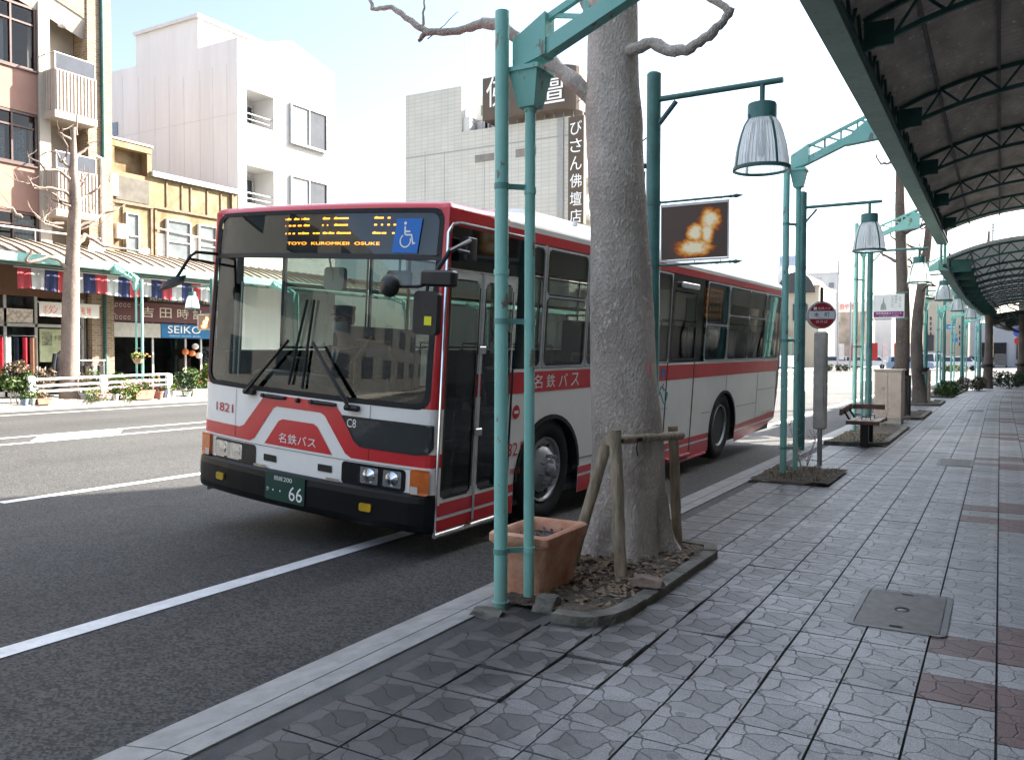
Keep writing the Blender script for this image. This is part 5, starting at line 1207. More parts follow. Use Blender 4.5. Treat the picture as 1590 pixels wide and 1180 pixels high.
# livery on the kerb side
sd2 = SD(.002); m = MB()
m.poly([[(1.17, 1.285), (4.645, 1.285), (4.645, 1.465), (1.17, 1.465)]], sd2); m.poly([[(4.675, 1.285), (5.585, 1.285), (5.585, 1.465), (4.675, 1.465)]], sd2); m.poly([[(5.615, 1.285), (RB_, 1.285), (RB_, 1.465), (5.615, 1.465)]], sd2)
for q0, q1 in ((1.17, 1.255), (2.465, 4.645), (4.675, 5.585), (5.615, 6.345)):
    for z0, z1 in ((.272, .425), (.45, .52)): m.poly([[(q0, z0), (q1, z0), (q1, z1), (q0, z1)]], sd2)
m.poly([[(7.555, .275), (9.0, .365), (RB_, .475), (RB_, .475), (7.555, .425)]], sd2); m.poly([[(7.555, .45), (RB_, .50), (RB_, .60), (7.555, .52)]], sd2)
m.grid(lambda a, z: Vector(rear(a, z))+Vector((.003, .003, 0)), [1.16, 1.21, 1.25, HW], [1.285, 1.465], flip=True); m.grid(lambda a, z: Vector(rear(a, z))+Vector((.003, .003, 0)), [1.16, 1.21, 1.25, HW], [.5, .6], flip=True)
B(m, 'red_livery_side', RED)
m = MB(); s3 = SD(.004)
for i, ch in enumerate('名鉄バス'): m.text(ch, s3, 1.50+.235*i, 1.66+.235*i, 1.315, 1.435)
B(m, 'lettering', WHITETXT)
m = MB(); m.text('1821', s3, 1.06, 1.36, .76, .87); m.text('岡崎', s3, 1.19, 1.36, .60, .655); B(m, 'fleet_number', REDTXT)
m = MB(); m.poly([[(1.24+.06*cos(k*.4), 1.13+.06*sin(k*.4)) for k in range(16)]], s3); m.poly([[(4.55+.02*cos(k), 1.235+.02*sin(k)) for k in [i*.628 for i in range(10)]]], s3); B(m, 'red_mark', REDTXT)
m = MB(); m.poly([[(1.205, 1.118), (1.275, 1.118), (1.275, 1.142), (1.205, 1.142)]], SD(.0055)); m.text('C8', SD(.009), 1.405, 1.46, 1.56, 1.605); B(m, 'white_mark', WHITETXT)
m = MB(); m.poly([arc(4.52, 1.14, .055, .085, 20, 200, 12)], s3); m.poly([[(4.58, 1.20), (4.73, 1.13), (4.70, 1.05), (4.62, 1.0), (4.68, 1.10)]], s3); m.poly([[(4.45, 1.16), (4.50, 1.15), (4.62, 1.02), (4.60, 1.0)]], s3); m.text('MEITETSU BUS', s3, 4.42, 4.74, .94, .962); B(m, 'operator_mark', pm('mark_teal', (.03, .25, .33), .5, .1))
m = MB(); m.text('名鉄バス株式会社', s3, 8.95, 9.65, .585, .645); B(m, 'small_lettering', pm('grey_print', (.25, .25, .27), .5))
m = MB(); m.text('♿', s3, 4.50, 4.58, 1.33, 1.43) if False else m.box(HW+.003, HW+.004, 4.48, 4.58, 1.32, 1.43); B(m, 'notice', pm('notice_blue', (.05, .14, .35), .5))
m = MB()
for q0, q1, z in ((6.0, 6.34, .80), (7.56, 8.6, .80), (8.65, 9.7, 1.0), (2.47, 4.4, .60)): m.box(HW+.001, HW+.0032, q0, q1, z, z+.006)
for q, z0, z1 in ((8.62, .5, 1.28), (7.0, 1.08, 1.28), (3.4, .5, 1.28)): m.box(HW+.001, HW+.003, q, q+.006, z0, z1)
B(m, 'panel_seam', BLACK)
m = MB(); m.poly([rrect(6.05, 6.22, .86, .98, .01)], SD(.003)); m.poly([rrect(6.055, 6.215, .865, .975, .01)], SD(.0045)); B(m, 'fuel_flap', WHITE)
for c in (U1, U2):
    m = MB(); P = archpts(c); ins = [(c+(q-c)*.93, .53+(z-.53)*.93) for q, z in P]
    m.poly([P+ins[::-1]], SD(.012)); 
    V = [(HW-.0, q, z) for q, z in P]+[(HW-.6, q, z) for q, z in P]; k = len(P); m.add(V, [(i, i+1, k+i+1, k+i) for i in range(k-1)]); m.box(HW-.62, HW-.6, c-.62, c+.62, .27, 1.08)
    B(m, 'wheel_arch', RUB)
# wheels
TYRE = pm('tyre', (.014, .014, .015), .8, .25, 20, .25, 60); RIM = pm('wheel_silver', (.40, .41, .42), .38, .14, 8, metal=.75)
def wheel(c, dish, side=1):
    r_ = .485; zc_ = .485+1.2*BLEAN*side; xo = side*(HW-.045)
    t = thing('wheel', (xo, c, zc_), None, None); t.parent = bus; sg = side
    m = MB(); pr = [(.30, -.02), (.325, .012), (.40, .022), (.455, .008), (.478, -.02), (.485, -.06), (.485, -.22), (.47, -.26), (.40, -.29), (.30, -.27)]
    m.lathe([(a, sg*b) for a, b in pr], (0, 0, 0), 48, 'X'); m.build('tyre', TYRE, t, local=True, smooth=True, ang=50)
    m = MB()
    if dish > 0: pr = [(.30, -.02), (.292, .012), (.28, .006), (.265, -.03), (.225, -.035), (.16, .035), (.105, .05), (.10, .055), (.0, .055)]
    else: pr = [(.30, -.02), (.292, .012), (.28, .004), (.262, -.06), (.25, -.15), (.15, -.17), (.14, -.10), (.12, -.06), (.0, -.055)]
    m.lathe([(a, sg*b) for a, b in pr], (0, 0, 0), 40, 'X'); rim = m.build('rim', RIM, t, local=True, smooth=True, ang=40)
    m = MB()
    if dish > 0:
        m.lathe([(.062, sg*.05), (.06, sg*.095), (.045, sg*.105), (0, sg*.108)], (0, 0, 0), 16, 'X')
        for k in range(8):
            a = 2*pi*k/8+.2; p = Vector((sg*.03, .135*cos(a), .135*sin(a))); m.tube([p, p+Vector((sg*.055, 0, 0))], .018, 6)
    else:
        for k in range(10):
            a = 2*pi*k/10; p = Vector((sg*-.17, .20*cos(a), .20*sin(a))); m.tube([p, p+Vector((sg*.04, 0, 0))], .016, 6)
    m.build('hub', STEEL, t, local=True, smooth=True)
    if dish > 0:
        m = MB()
        for k in range(8):
            a = 2*pi*(k+.5)/8; cc = Vector((0, .218*cos(a), .218*sin(a))); e1 = Vector((0, -sin(a), cos(a))); e2 = Vector((sg*.3, cos(a), sin(a))).normalized()
            ring_ = [cc+e1*(.030*cos(q))+e2*(.021*sin(q))+Vector((sg*-.018, 0, 0)) for q in [j*2*pi/12 for j in range(12)]]; m.add(ring_, [tuple(range(12))])
        m.build('hand_hole', pm('hole_black', (.006, .006, .006), .9), t, local=True)
wheel(U1, 1); wheel(U2, -1); wheel(U1, 1, -1); wheel(U2, -1, -1)
# inside
INK = pm('interior_grey', (.055, .06, .06), .7, .1, 4); SEATB = pm('seat_cloth', (.035, .06, .085), .85, .3, 30); RAILY = pm('rail_orange', (.35, .16, .02), .4, .1)
m = MB(); m.box(-1.2, 1.2, .3, 9.7, .30, .345); m.box(-1.2, 1.2, 6.3, 9.7, .346, .8); m.box(-1.23, -1.21, .3, 9.7, .35, 1.48); m.box(1.20, 1.235, 1.2, 1.3, .5, 1.48); m.box(1.20, 1.235, 2.46, 4.6, .5, 1.48); m.box(1.20, 1.235, 7.55, 9.7, .5, 1.48); B(m, 'floor', INK)
m = MB(); m.box(-1.2, 1.2, .35, 9.7, 2.60, 2.625); m.box(-1.2, 1.2, .35, .40, 2.32, 2.62); B(m, 'ceiling', pm('ceiling_panel', (.28, .28, .27), .7, .05))
m = MB(); P = [(.16, .62), (.16, 1.18), (.42, 1.22), (.62, 1.18), (.66, 1.0), (.66, .62)]
m.prism(P, lambda q, z: (-1.2, q, z), lambda q, z: (.35, q, z)); m.prism([(.14, .4), (.14, 1.14), (.34, 1.16), (.36, .4)], lambda q, z: (.35, q, z), lambda q, z: (1.15, q, z)); m.rbox(-.95, -.05, .34, .60, 1.18, 1.34, .05); B(m, 'dashboard', pm('dash_grey', (.10, .105, .10), .6, .1), fixn=True)
def seat(x, q, z, w_=.42):
    m = MB(); m.rbox(x-w_/2, x+w_/2, q-.02, q+.40, z, z+.12, .04); m.rbox(x-w_/2, x+w_/2, q+.36, q+.46, z+.05, z+.72, .04); s_ = B(m, 'seat', SEATB)
    m = MB(); m.rbox(x-.04, x+.04, q+.1, q+.3, z-.42, z, .02); m.build('seat_leg', STEEL, s_, local=True)
    m = MB(); m.tube([(x-w_/2+.04, q+.42, z+.7), (x-w_/2+.05, q+.42, z+.8), (x+w_/2-.05, q+.42, z+.8), (x+w_/2-.04, q+.42, z+.7)], .014, 6); m.build('seat_handle', RAILY, s_, local=True)
seat(-.50, 1.02, .82, .5)
for q in (2.55, 3.4, 4.25, 5.1): seat(-.95, q, .78); 
for q in (2.7, 3.55): seat(.95, q, .78)
for q in (6.2, 7.05, 7.9, 8.75):
    for x in (-1.0, -.55, .55, 1.0): seat(x, q, 1.22)
m = MB()
for x, q in ((.55, 1.2), (-.35, 1.75), (.6, 2.5), (-.6, 3.4), (.6, 4.5), (-.6, 5.0), (.5, 5.9)): m.tube([(x, q, .34), (x, q, 2.6)], .016, 8)
m.tube([(.1, .55, .5), (.12, .5, 1.5), (.3, .5, 1.7)], .014, 6); B(m, 'handrail', RAILY, smooth=True)
m = MB(); m.box(-1.2, -.15, 1.62, 1.65, .34, 1.75); m.box(-.32, -.28, .7, 1.62, .34, 1.3); B(m, 'partition', INK)
m = MB(); Q = Matrix.Rotation(radians(-28), 3, 'X'); ctr = Vector((-.47, .66, 1.36)); ringp = [ctr+Q @ Vector((.225*cos(t), .225*sin(t), 0)) for t in [k*2*pi/28 for k in range(29)]]
m.tube(ringp, .015, 8, False)
for t in (.6, 2.5, 4.7): m.tube([ctr+Q @ Vector((.22*cos(t), .22*sin(t), 0)), ctr+Q @ Vector((0, 0, -.04))], .012, 6)
m.tube([ctr+Q @ Vector((0, 0, -.03)), (-.47, .50, .98)], .03, 8); m.lathe([(0, .0), (.05, -.01), (.06, -.04)], ctr, 12); B(m, 'steering_wheel', BLACK, smooth=True)
m = MB(); P = rrect(-.07, .145, 2.06, 2.245, .035); m.prism(P, lambda x, z: (x, .30, z), lambda x, z: (x, .34, z)); m.tube([(.03, .30, 2.13), (.03, .285, 2.2), (-.02, .30, 2.32)], .008, 6); m.lathe([(0, -.02), (.03, -.012), (.035, 0)], (.03, .295, 2.14), 12, 'Y'); B(m, 'inner_mirror', pm('mirror_back', (.80, .84, .78), .5, .05), fixn=True)
m = MB(); P = rrect(.32, .56, 2.13, 2.25, .03); m.prism(P, lambda x, z: (x, .62, z), lambda x, z: (x, .66, z)); m.tube([(.44, .64, 2.25), (.44, .64, 2.4)], .01, 6); B(m, 'inner_mirror', pm('mirror_back', (.52, .56, .50), .5, .05), fixn=True)
m = MB(); m.box(-1.02, -1.0, .2, .24, 1.3, 2.0); m.tube([(-.97, .22, 1.25), (-.97, .24, 2.1)], .012, 6); m.box(.5, .56, .9, .96, 1.3, 1.6); B(m, 'ticket_reader', ALU)

# ------------------------------------------------------------------ people in the bus
SKIN = pm('skin', (.42, .26, .19), .55, .08, 12); HAIR = pm('black_hair', (.012, .010, .010), .5, .2, 30)
NAVY = pm('navy_uniform', (.012, .015, .024), .75, .2, 20); MASKM = pm('face_mask', (.72, .74, .76), .75, .04, 20, .1, 60); SHIRT = pm('white_shirt', (.72, .74, .76), .7, .05)
def W(p): return bus.matrix_local_world @ Vector(p) if False else (RB @ Vector(p)+Vector(bus.location))
def seated(name_label, base, jacket, hands, cap, look=(0, 0)):
    """a seated figure in bus coordinates facing the windscreen; base = hip point"""
    t = thing('person', W(base), name_label, 'person', None); t.rotation_euler = RB.to_euler()
    hx = .0; H0 = Vector((0, -.02, .60)); HC = Vector((look[0]*.02, -.035, .70))
    head = [((0, .02, 0), .13), ((0, .03, .18), .13), ((0, .03, .34), .135), ((0, .015, .45), .075), ((0, -.005, .53), .052), ((0, -.02, .60), .062), ((0, -.028, .665), .080), ((0, -.018, .735), .084), ((0, -.012, .79), .055)]
    ch = [head]
    for s, hnd in ((-1, hands[0]), (1, hands[1])):
        hp = Vector(hnd); el = Vector((s*.27, -.10, .14)); sh = Vector((s*.17, .02, .41))
        ch.append([((0, .03, .34), .135), (tuple(sh), .062), (tuple(el), .044), (tuple(hp), .028)])
        d = (hp-el).normalized(); sd = Vector((s, 0, 0)); pc_ = hp+d*.05; ch.append([(tuple(hp), .028), (tuple(pc_), .034)])
        for k in range(4):
            o_ = pc_+Vector(((k-1.5)*.018, 0, 0)); tp = o_+d*.035; ch.append([(tuple(pc_), .034), (tuple(tp), .0095), (tuple(tp+d*.022+Vector((0, .012, -.022))), .008)])
        th = hp+d*.02-sd*.03; ch.append([(tuple(hp), .028), (tuple(th), .010), (tuple(th+d*.03), .008)])
        kn = Vector((s*.11, -.44, .03)); ch.append([((0, .02, 0), .13), ((s*.09, -.05, .02), .085), (tuple(kn), .062), ((s*.11, -.46, -.38), .045), ((s*.11, -.55, -.42), .035)])
    skin(ch, 'body', SKIN, t, 2)
    jk = [[((0, .025, 0), .145), ((0, .035, .18), .145), ((0, .035, .34), .15), ((0, .025, .42), .085)]]
    for s, hnd in ((-1, hands[0]), (1, hands[1])):
        hp = Vector(hnd); el = Vector((s*.27, -.10, .14)); sh = Vector((s*.17, .02, .41)); d = (hp-el)
        jk.append([((0, .035, .34), .15), (tuple(sh), .075), (tuple(el), .056), (tuple(el+d*.88), .042)])
    skin(jk, 'jacket', jacket, t, 2)
    tr = [[((0, .02, 0), .14), ((-.09, -.05, .02), .095), ((-.11, -.44, .03), .072), ((-.11, -.46, -.34), .055)], [((0, .02, 0), .14), ((.09, -.05, .02), .095), ((.11, -.44, .03), .072), ((.11, -.46, -.34), .055)]]
    skin(tr, 'trousers', NAVY, t, 2)
    m = MB(); m.lathe([(.0, .83), (.06, .825), (.088, .79), (.094, .74), (.09, .70), (.08, .67)], (0, .008, 0), 20); m.build('hair', HAIR, t, local=True, smooth=True)
    if cap:
        m = MB(); m.lathe([(0, .85), (.10, .845), (.108, .82), (.095, .79), (.096, .765)], (0, -.01, 0), 22); V = []
        for k in range(9): a = radians(200+140*k/8); V += [(.092*cos(a), -.01+.092*sin(a), .768), (.135*cos(a), -.02+.14*sin(a), .752)]
        m.add(V, [(2*k, 2*k+1, 2*k+3, 2*k+2) for k in range(8)]); m.build('cap', NAVY, t, local=True, smooth=True)
        m = MB(); m.add([(-.05, -.105, .44), (.05, -.105, .44), (.0, -.135, .22)], [(0, 2, 1)]); m.build('shirt', SHIRT, t, local=True); m = MB(); m.add([(-.012, -.112, .44), (.012, -.112, .44), (.02, -.142, .27), (0, -.144, .24), (-.02, -.142, .27)], [(0, 4, 3, 2, 1)]); m.build('tie', pm('tie_grey', (.06, .10, .14), .6), t, local=True)
        m = MB(); m.box(.02, .11, -.178, -.172, .06, .13); m.build('name_card', WPAINT, t, local=True)
    m = MB()
    us = [-1+2*i/10 for i in range(11)]; vsx = [0, .25, .5, .75, 1]
    m.grid(lambda u, v: (.078*sin(u*1.35), -.018-(.088+.022*sin(v*pi)*(1-.6*abs(u)))*cos(u*1.35), .60+.092*v-.012*abs(u)*(1-2*v)), us, vsx); m.build('face_mask', MASKM, t, local=True, smooth=True)
    for s in (-1, 1):
        m = MB(); m.lathe([(0, .011), (.011, .006), (.013, 0)], (s*.032, -.098, .722), 10, 'Y'); m.build('eye', pm('eye_dark', (.02, .015, .012), .3), t, local=True)
        m = MB(); m.lathe([(0, .01), (.018, .012), (.024, 0), (.0, -.012)], (s*.088, -.005, .70), 10, 'X'); m.build('ear', SKIN, t, local=True, smooth=True)
    m = MB(); m.add([(-.014, -.10, .69), (.014, -.10, .69), (0, -.125, .69), (0, -.10, .735)], [(0, 1, 2), (1, 3, 2), (3, 0, 2)]); m.build('nose', SKIN, t, local=True, smooth=True)
    return t
seated('bus driver in a dark uniform, cap and white face mask at the steering wheel', (-.55, 1.08, 1.10), NAVY, ((-.20, -.42, .32), (.20, -.42, .34)), True)
seated('seated passenger in dark clothes and a white face mask behind the bus door', (.62, 1.95, .98), pm('dark_coat', (.02, .02, .024), .85, .2, 20), ((-.12, -.34, .10), (.12, -.34, .10)), False)
# ================================================================== opposite side of the street
XF = -26.2
BRICK = brickmat('tan_brick', (.20, .125, .07), (.29, .205, .125), (.28, .255, .215), .24, .085, .012, .8, bump=.4)
PINK = pm('pink_panel', (.27, .155, .12), .8, .07, 2, .1, 40); CREAMW = pm('cream_wall', (.40, .355, .295), .8, .07, 2)
PANEP = pm('pale_window_glass', (.13, .15, .155), .12, .25, 1.2, spec=.4); PANEW = pm('curtained_glass', (.24, .245, .25), .3, .12, 3, stretch=(1, 9, .3)); PANED = pm('dark_window_glass', (.05, .055, .065), .08, .2, 1, spec=.5)
FRAMEB = pm('bronze_frame', (.085, .05, .045), .45, .2, 8); FRAMEA = pm('pale_frame', (.42, .42, .40), .45, .1, 8)
BGLASS = glassmat('building_glass', (.5, .55, .58), 1.5, .01, 1.0, .8)
ROOMD = pm('room_dark', (.05, .05, .055), .9, .3, 1)
CURT = pm('curtain', (.62, .62, .60), .9, .12, 3, .3, 12, stretch=(1, 9, .3)); LACE = pm('lace_curtain', (.55, .58, .60), .9, .3, 22, lo=.4, hi=.6)
def window(par, y0, y1, z0, z1, X, mull=(), rails=(), fm=FRAMEB, t=.05, depth=.12, curtains=(), cmat=None, name='window', panes=None):
    """framed window set in a wall facing +X: frame with sill, panes, curtains behind"""
    m = MB(); xa, xb = X-depth, X+.015
    m.box(xa, xb, y0, y0+t, z0, z1); m.box(xa, xb, y1-t, y1, z0, z1); m.box(xa, xb, y0+t, y1-t, z0, z0+t); m.box(xa, xb, y0+t, y1-t, z1-t, z1)
    for q in mull: m.box(xa+.01, xb-.01, q-t*.4, q+t*.4, z0+t, z1-t)
    ed = [y0+t]+[q for q in mull]+[y1-t]
    for q in rails:
        for a, b in zip(ed[:-1], ed[1:]): m.box(xa+.012, xb-.012, a+t*.4, b-t*.4, q-t*.4, q+t*.4)
    f = m.build(name, fm, par)
    if panes:
        for a, b, pmt in panes: m = MB(); m.box(X-.09, X-.05, a, b, z0+t*.5, z1-t*.5); m.build('pane', pmt, f)
        m = MB(); m.box(X-.02, X+.07, y0-.04, y1+.04, z0-.05, z0-.002); m.build('sill', fm, f); return f
    m = MB(); m.quad((X-.05, y0+t*.5, z0+t*.5), (X-.05, y1-t*.5, z0+t*.5), (X-.05, y1-t*.5, z1-t*.5), (X-.05, y0+t*.5, z1-t*.5)); m.build('pane', BGLASS, f, local=False)
    m = MB(); m.quad((X-.55, y0-.05, z0-.05), (X-.55, y1+.05, z0-.05), (X-.55, y1+.05, z1+.05), (X-.55, y0-.05, z1+.05)); m.build('dark_room', ROOMD, f)
    for a, b, c, d in curtains:
        m = MB(); n = 16; m.grid(lambda u, v: (X-.16+.025*sin(u*n*1.9), a+(b-a)*u, c+(d-c)*v), [i/n for i in range(n+1)], [0, 1]); m.build('curtain', cmat or CURT, f)
    m = MB(); m.box(X-.02, X+.07, y0-.04, y1+.04, z0-.05, z0-.002); m.build('sill', fm, f); return f
# --- brick building with balconies
bb = thing('brick_building', (XF, 12, 0), 'tan brick building with pink panels and ribbed balconies at the left edge', 'building')
m = MB(); m.box(XF-9, XF-.6, 2, 17.0, 4.4, 13.2); m.box(XF-9, XF-4.4, 2, 17.0, 0, 4.4); m.box(XF-4.4, XF, 2, 9.0, 0, 4.4); m.build('wall', CREAMW, bb)
m = MB(); m.box(XF-9.0, XF+.22, 17.02, 17.82, 0, 13.55); m.box(XF-.1, XF+.24, 16.95, 17.02, 4.2, 13.3); m.build('brick_pier', BRICK, bb)
m = MB(); m.box(XF+.01, XF+.02, 17.30, 17.42, 0, 13.5); m.tube([(XF+.27, 17.45, 0), (XF+.27, 17.45, 13.4)], .055, 8); m.build('downpipe', TEAL_K, bb, smooth=True)
m = MB(); m.box(XF-2.4, XF-.62, 16.86, 16.98, 4.4, 13.0); m.build('balcony_brick_wall', BRICK, bb)
# arched brick and cream top
m = MB(); n = 16; yy_ = [8+8.95*i/n for i in range(n+1)]; za = lambda y: 12.35+1.25*(1-((y-8.6)/8.4)**2) if y > 8.6 else 13.6
for a, b in zip(yy_[:-1], yy_[1:]):
    m.add([(XF+.2, a, za(a)), (XF+.2, b, za(b)), (XF+.2, b, 14.6), (XF+.2, a, 14.6), (XF-.6, a, za(a)), (XF-.6, b, za(b)), (XF-.6, b, 14.6), (XF-.6, a, 14.6)], [(0, 1, 2, 3), (4, 7, 6, 5), (0, 4, 5, 1), (3, 2, 6, 7)])
m.build('arched_parapet', BRICK, bb)
m = MB()
for a, b in zip(yy_[:-1], yy_[1:]): m.quad((XF+.02, a, za(a)-.62), (XF+.02, b, za(b)-.62), (XF+.18, b, za(b)-.004), (XF+.18, a, za(a)-.004))
m.build('arch_soffit', CREAMW, bb)
m = MB(); m.box(XF-.35, XF+.10, 15.42, 15.78, 4.4, 12.9); m.build('pillar', CREAMW, bb)
for z0, z1 in ((5.85, 7.28), (8.92, 10.22), (4.2, 4.38)):
    m = MB(); m.box(XF-.5, XF+.02, 8, 15.41, z0, z1); m.build('pink_panel', PINK, bb)
for i, (z0, z1) in enumerate(((4.4, 5.83), (7.30, 8.90), (10.24, 12.2))):
    for (a, b, mu) in ((12.2, 15.40, (13.85, 14.62)), (8.9, 12.15, (10.5,))):
        cu = [[(14.7, 15.3, z0+.1, z1-.2), (13.0, 13.8, z0+.1, z1-.1)], [(14.70, 15.15, z0+.1, z0+1.15), (13.1, 14.5, z0+.1, z1-.45)], [(13.0, 14.5, z0+.1, z1-.5)]][i] if a > 12 else [(9.2, 11.5, z0+.1, z1-.1)]
        window(bb, a, b, z0, z1, XF, mu, (z0+(z1-z0)*.72,), FRAMEB, .07, .14, cu, LACE if i == 1 else CURT)
RIBW = pm('ribbed_cream', (.44, .375, .32), .7, .06, 3)
for z0 in (6.0, 9.06):
    t_ = bb; ya, yb, xa, xb = 15.62, 17.0, XF-.6, XF+.62
    m = MB(); m.box(XF-.6, xb+.04, ya-.04, yb, z0-.22, z0); m.box(xb-.08, xb, ya, yb, z0, z0+1.30); m.box(XF+.02, xb-.08, ya, ya+.08, z0, z0+1.30)
    for k in range(12): q = ya+.06+(yb-ya-.1)*k/11; m.box(xb, xb+.035, q-.022, q+.022, z0+.02, z0+1.28)
    for k in range(4): q = XF+.1+.13*k; m.box(q-.022, q+.022, ya-.03, ya, z0+.02, z0+1.28)
    bl = m.build('balcony', RIBW, bb)
    m = MB(); m.box(xb-.05, xb-.03, ya+.05, yb-.05, z0+1.32, z0+1.78); m.build('glass_rail', pm('smoky_panel', (.06, .065, .08), .2, .1, 2, spec=.4), bl)
    m = MB(); m.tube([(XF+.05, ya, z0+1.80), (xb-.04, ya, z0+1.80), (xb-.04, yb-.05, z0+1.80), (xb-.04, yb-.05, z0+1.3)], .022, 6); m.tube([(xb-.04, ya+.03, z0+1.8), (xb-.04, ya+.03, z0+1.3)], .02, 6); m.build('handrail', ALU, bl, smooth=True)
    m = MB(); m.lathe([(0, -.06), (.12, -.05), (.14, 0)], (XF+.1, 16.2, z0+2.9), 14); m.build('ceiling_lamp', WPAINT, bl, smooth=True)
    window(bb, 15.8, 16.5, z0+.1, z0+2.5, XF-.62, (), (z0+1.3,), FRAMEA, .05, .1)
m = MB(); m.tube([(XF+.5, 17.05, 7.9), (XF+.62, 17.16, 7.85), (XF+.62, 17.18, 7.4), (XF+.62, 17.18, 4.5)], .07, 8); m.build('vent_pipe', CREAM, bb, smooth=True)
# shop at street level: brown fascia, glazed front, things inside
m = MB(); m.box(XF-.6, XF+.05, 8, 16.9, 3.25, 4.2); m.build('fascia', pm('brown_fascia', (.13, .065, .04), .7, .15, 2), bb)
m = MB(); m.box(XF-4.3, XF-.05, 8, 16.9, .1, .14); m.box(XF-4.35, XF-4.3, 8, 16.95, .1, 4.2); m.box(XF-4.3, XF, 16.9, 16.95, .1, 4.2); m.build('shop_room', pm('shop_interior', (.20, .19, .17), .8, .35, 1.2), bb)
m = MB()
for y in (12.9, 14.35, 15.3, 16.85): m.box(XF-.1, XF-.02, y-.04, y+.04, .14, 3.25)
m.box(XF-.1, XF-.02, 8, 16.85, 2.30, 2.40); m.box(XF-.1, XF-.02, 8, 15.3, .14, .3); m.build('shop_frame', FRAMEA, bb)
m = MB(); m.quad((XF-.06, 8, .3), (XF-.06, 15.3, .3), (XF-.06, 15.3, 3.25), (XF-.06, 8, 3.25)); m.build('shop_glass', BGLASS, bb)
m = MB(); m.box(XF-.05, XF-.02, 12.95, 15.2, 2.42, 2.85); m.build('photo_strip', pm('photo_print', (.45, .40, .34), .6, .5, 9, col2=(.75, .68, .6), lo=.42, hi=.55), bb)
m = MB(); m.box(XF-.04, XF-.01, 15.4, 16.15, 1.2, 2.25); m.build('poster', pm('poster_green', (.40, .44, .26), .7, .2, 3), bb)
m = MB(); m.box(XF-.012, XF-.006, 15.47, 15.80, 1.72, 2.15); m.build('poster_picture', pm('poster_dark', (.10, .13, .06), .7, .6, 7, col2=(.40, .40, .28)), bb)
m = MB(); m.text('手芸', lambda a, z: (XF-.004, a, z), 15.85, 16.1, 1.9, 2.05); m.build('lettering', BLACKTXT, bb)
m = MB()
for q in range(8): m.box(XF-.5-.0, XF-.3, 13+.28*q, 13.2+.28*q, .3, .9+.5*((q*37) % 5)/5)
m.build('shelf_goods', pm('mixed_goods', (.12, .08, .07), .8, .6, 3, col2=(.45, .38, .34)), bb)
# wide banner and other shop things
bt = thing('cloth_banner', (XF+1.2, 16.2, 3.0), 'white cloth banner with red lettering over the haberdashery front', 'banner')
b0, b1, b2_, b3 = atX(61, 461, -25.0), atX(154, 460, -25.0), atX(152, 478, -25.0), atX(62, 481, -25.0)
ya, yb, za_, zb_ = b0.y, b1.y, 2.60, 3.02
m = MB(); m.box(-25.02, -25.0, ya, yb, za_, zb_); m.tube([(-25.01, ya-.05, zb_), (-25.01, yb+.05, zb_)], .02, 6); m.build('cloth', pm('banner_cloth', (.62, .58, .50), .8, .05, 4), bt)
fb = lambda a, z: (-24.993, a, z); L_ = yb-ya
m = MB()
for ch, a in (('ボ', .06), ('タ', .14), ('ン', .22), ('布', .68), ('地', .78)): m.text(ch, fb, ya+L_*a, ya+L_*(a+.07), za_+.09, zb_-.08)
m.build('lettering', pm('vermilion', (.62, .07, .02), .6, .05), bt)
m = MB()
for ch, a in (('小', .38), ('物', .48)): m.text(ch, fb, ya+L_*a, ya+L_*(a+.07), za_+.09, zb_-.08)
m.build('lettering', BLACKTXT, bt)
# striped bunting under the canopy edge
sc_ = thing('striped_curtain', (-24.45, 17, 3.3), 'red, white and navy striped valance hanging under the opposite canopy', 'valance')
ST = [pm('stripe_red', (.42, .06, .07), .85, .12, 2), pm('stripe_white', (.50, .50, .48), .85, .1, 2), pm('stripe_navy', (.03, .04, .11), .85, .2, 2)]
Y0, Y1 = atX(27, 430, -24.45).y, atX(330, 450, -24.45).y+.3; n = int((Y1-Y0)/.40)
for k in range(n):
    a = Y0+k*.40; m = MB(); m.grid(lambda u, v: (-24.45+.035*sin(u*9+k)*(1-v), a+.40*u, 3.33+.03*sin(k*1.3+u*1.3)*(1-v)+.62*v), [i/6 for i in range(7)], [0, .25, .5, 1])
    m.build(['red_stripe', 'white_stripe', 'navy_stripe'][k % 3], ST[k % 3], sc_)
m = MB(); m.tube([(-24.45, Y0-.1, 3.96), (-24.45, Y1+.1, 3.96)], .02, 6); m.build('rod', ALU, sc_)
# clothes on stands, table, bags
t = thing('coat_stand', (XF+.75, 15.65, .1), 'black coat on a display stand before the haberdashery', 'coat stand')
m = MB(); m.tube([(0, 0, 0), (0, 0, 1.5)], .02, 8); m.lathe([(0, .03), (.2, .02), (.22, 0)], (0, 0, 0), 14)
m.build('stand', STEEL, t, local=True, smooth=True)
m = MB(); V = [(.12, .30, .62), (.13, .29, .9), (.12, .26, 1.2), (.10, .23, 1.32), (.06, .10, 1.42), (.05, .07, 1.46)]
rr_ = [[(b*cos(k*2*pi/16), a2*sin(k*2*pi/16), z) for k in range(16)] for b, a2, z in V]; m.add([p for r_ in rr_ for p in r_], [(i*16+k, i*16+(k+1) % 16, (i+1)*16+(k+1) % 16, (i+1)*16+k) for i in range(5) for k in range(16)])
for s in (-1, 1): m.tube([(0, s*.22, 1.36), (.02, s*.29, 1.0), (.03, s*.30, .66)], [.07, .06, .05], 8)
m.build('coat', pm('coat_black', (.012, .012, .016), .9, .3, 9), t, local=True, smooth=True)
t = thing('step_stool', (XF+1.5, 15.45, .1), 'white step stool in front of the black coat', 'stool'); m = MB()
for s in (-1, 1): m.beam((0, s*.2, .75), (.18, s*.26, 0), .035, .035); m.beam((0, s*.2, .75), (-.18, s*.26, 0), .035, .035)
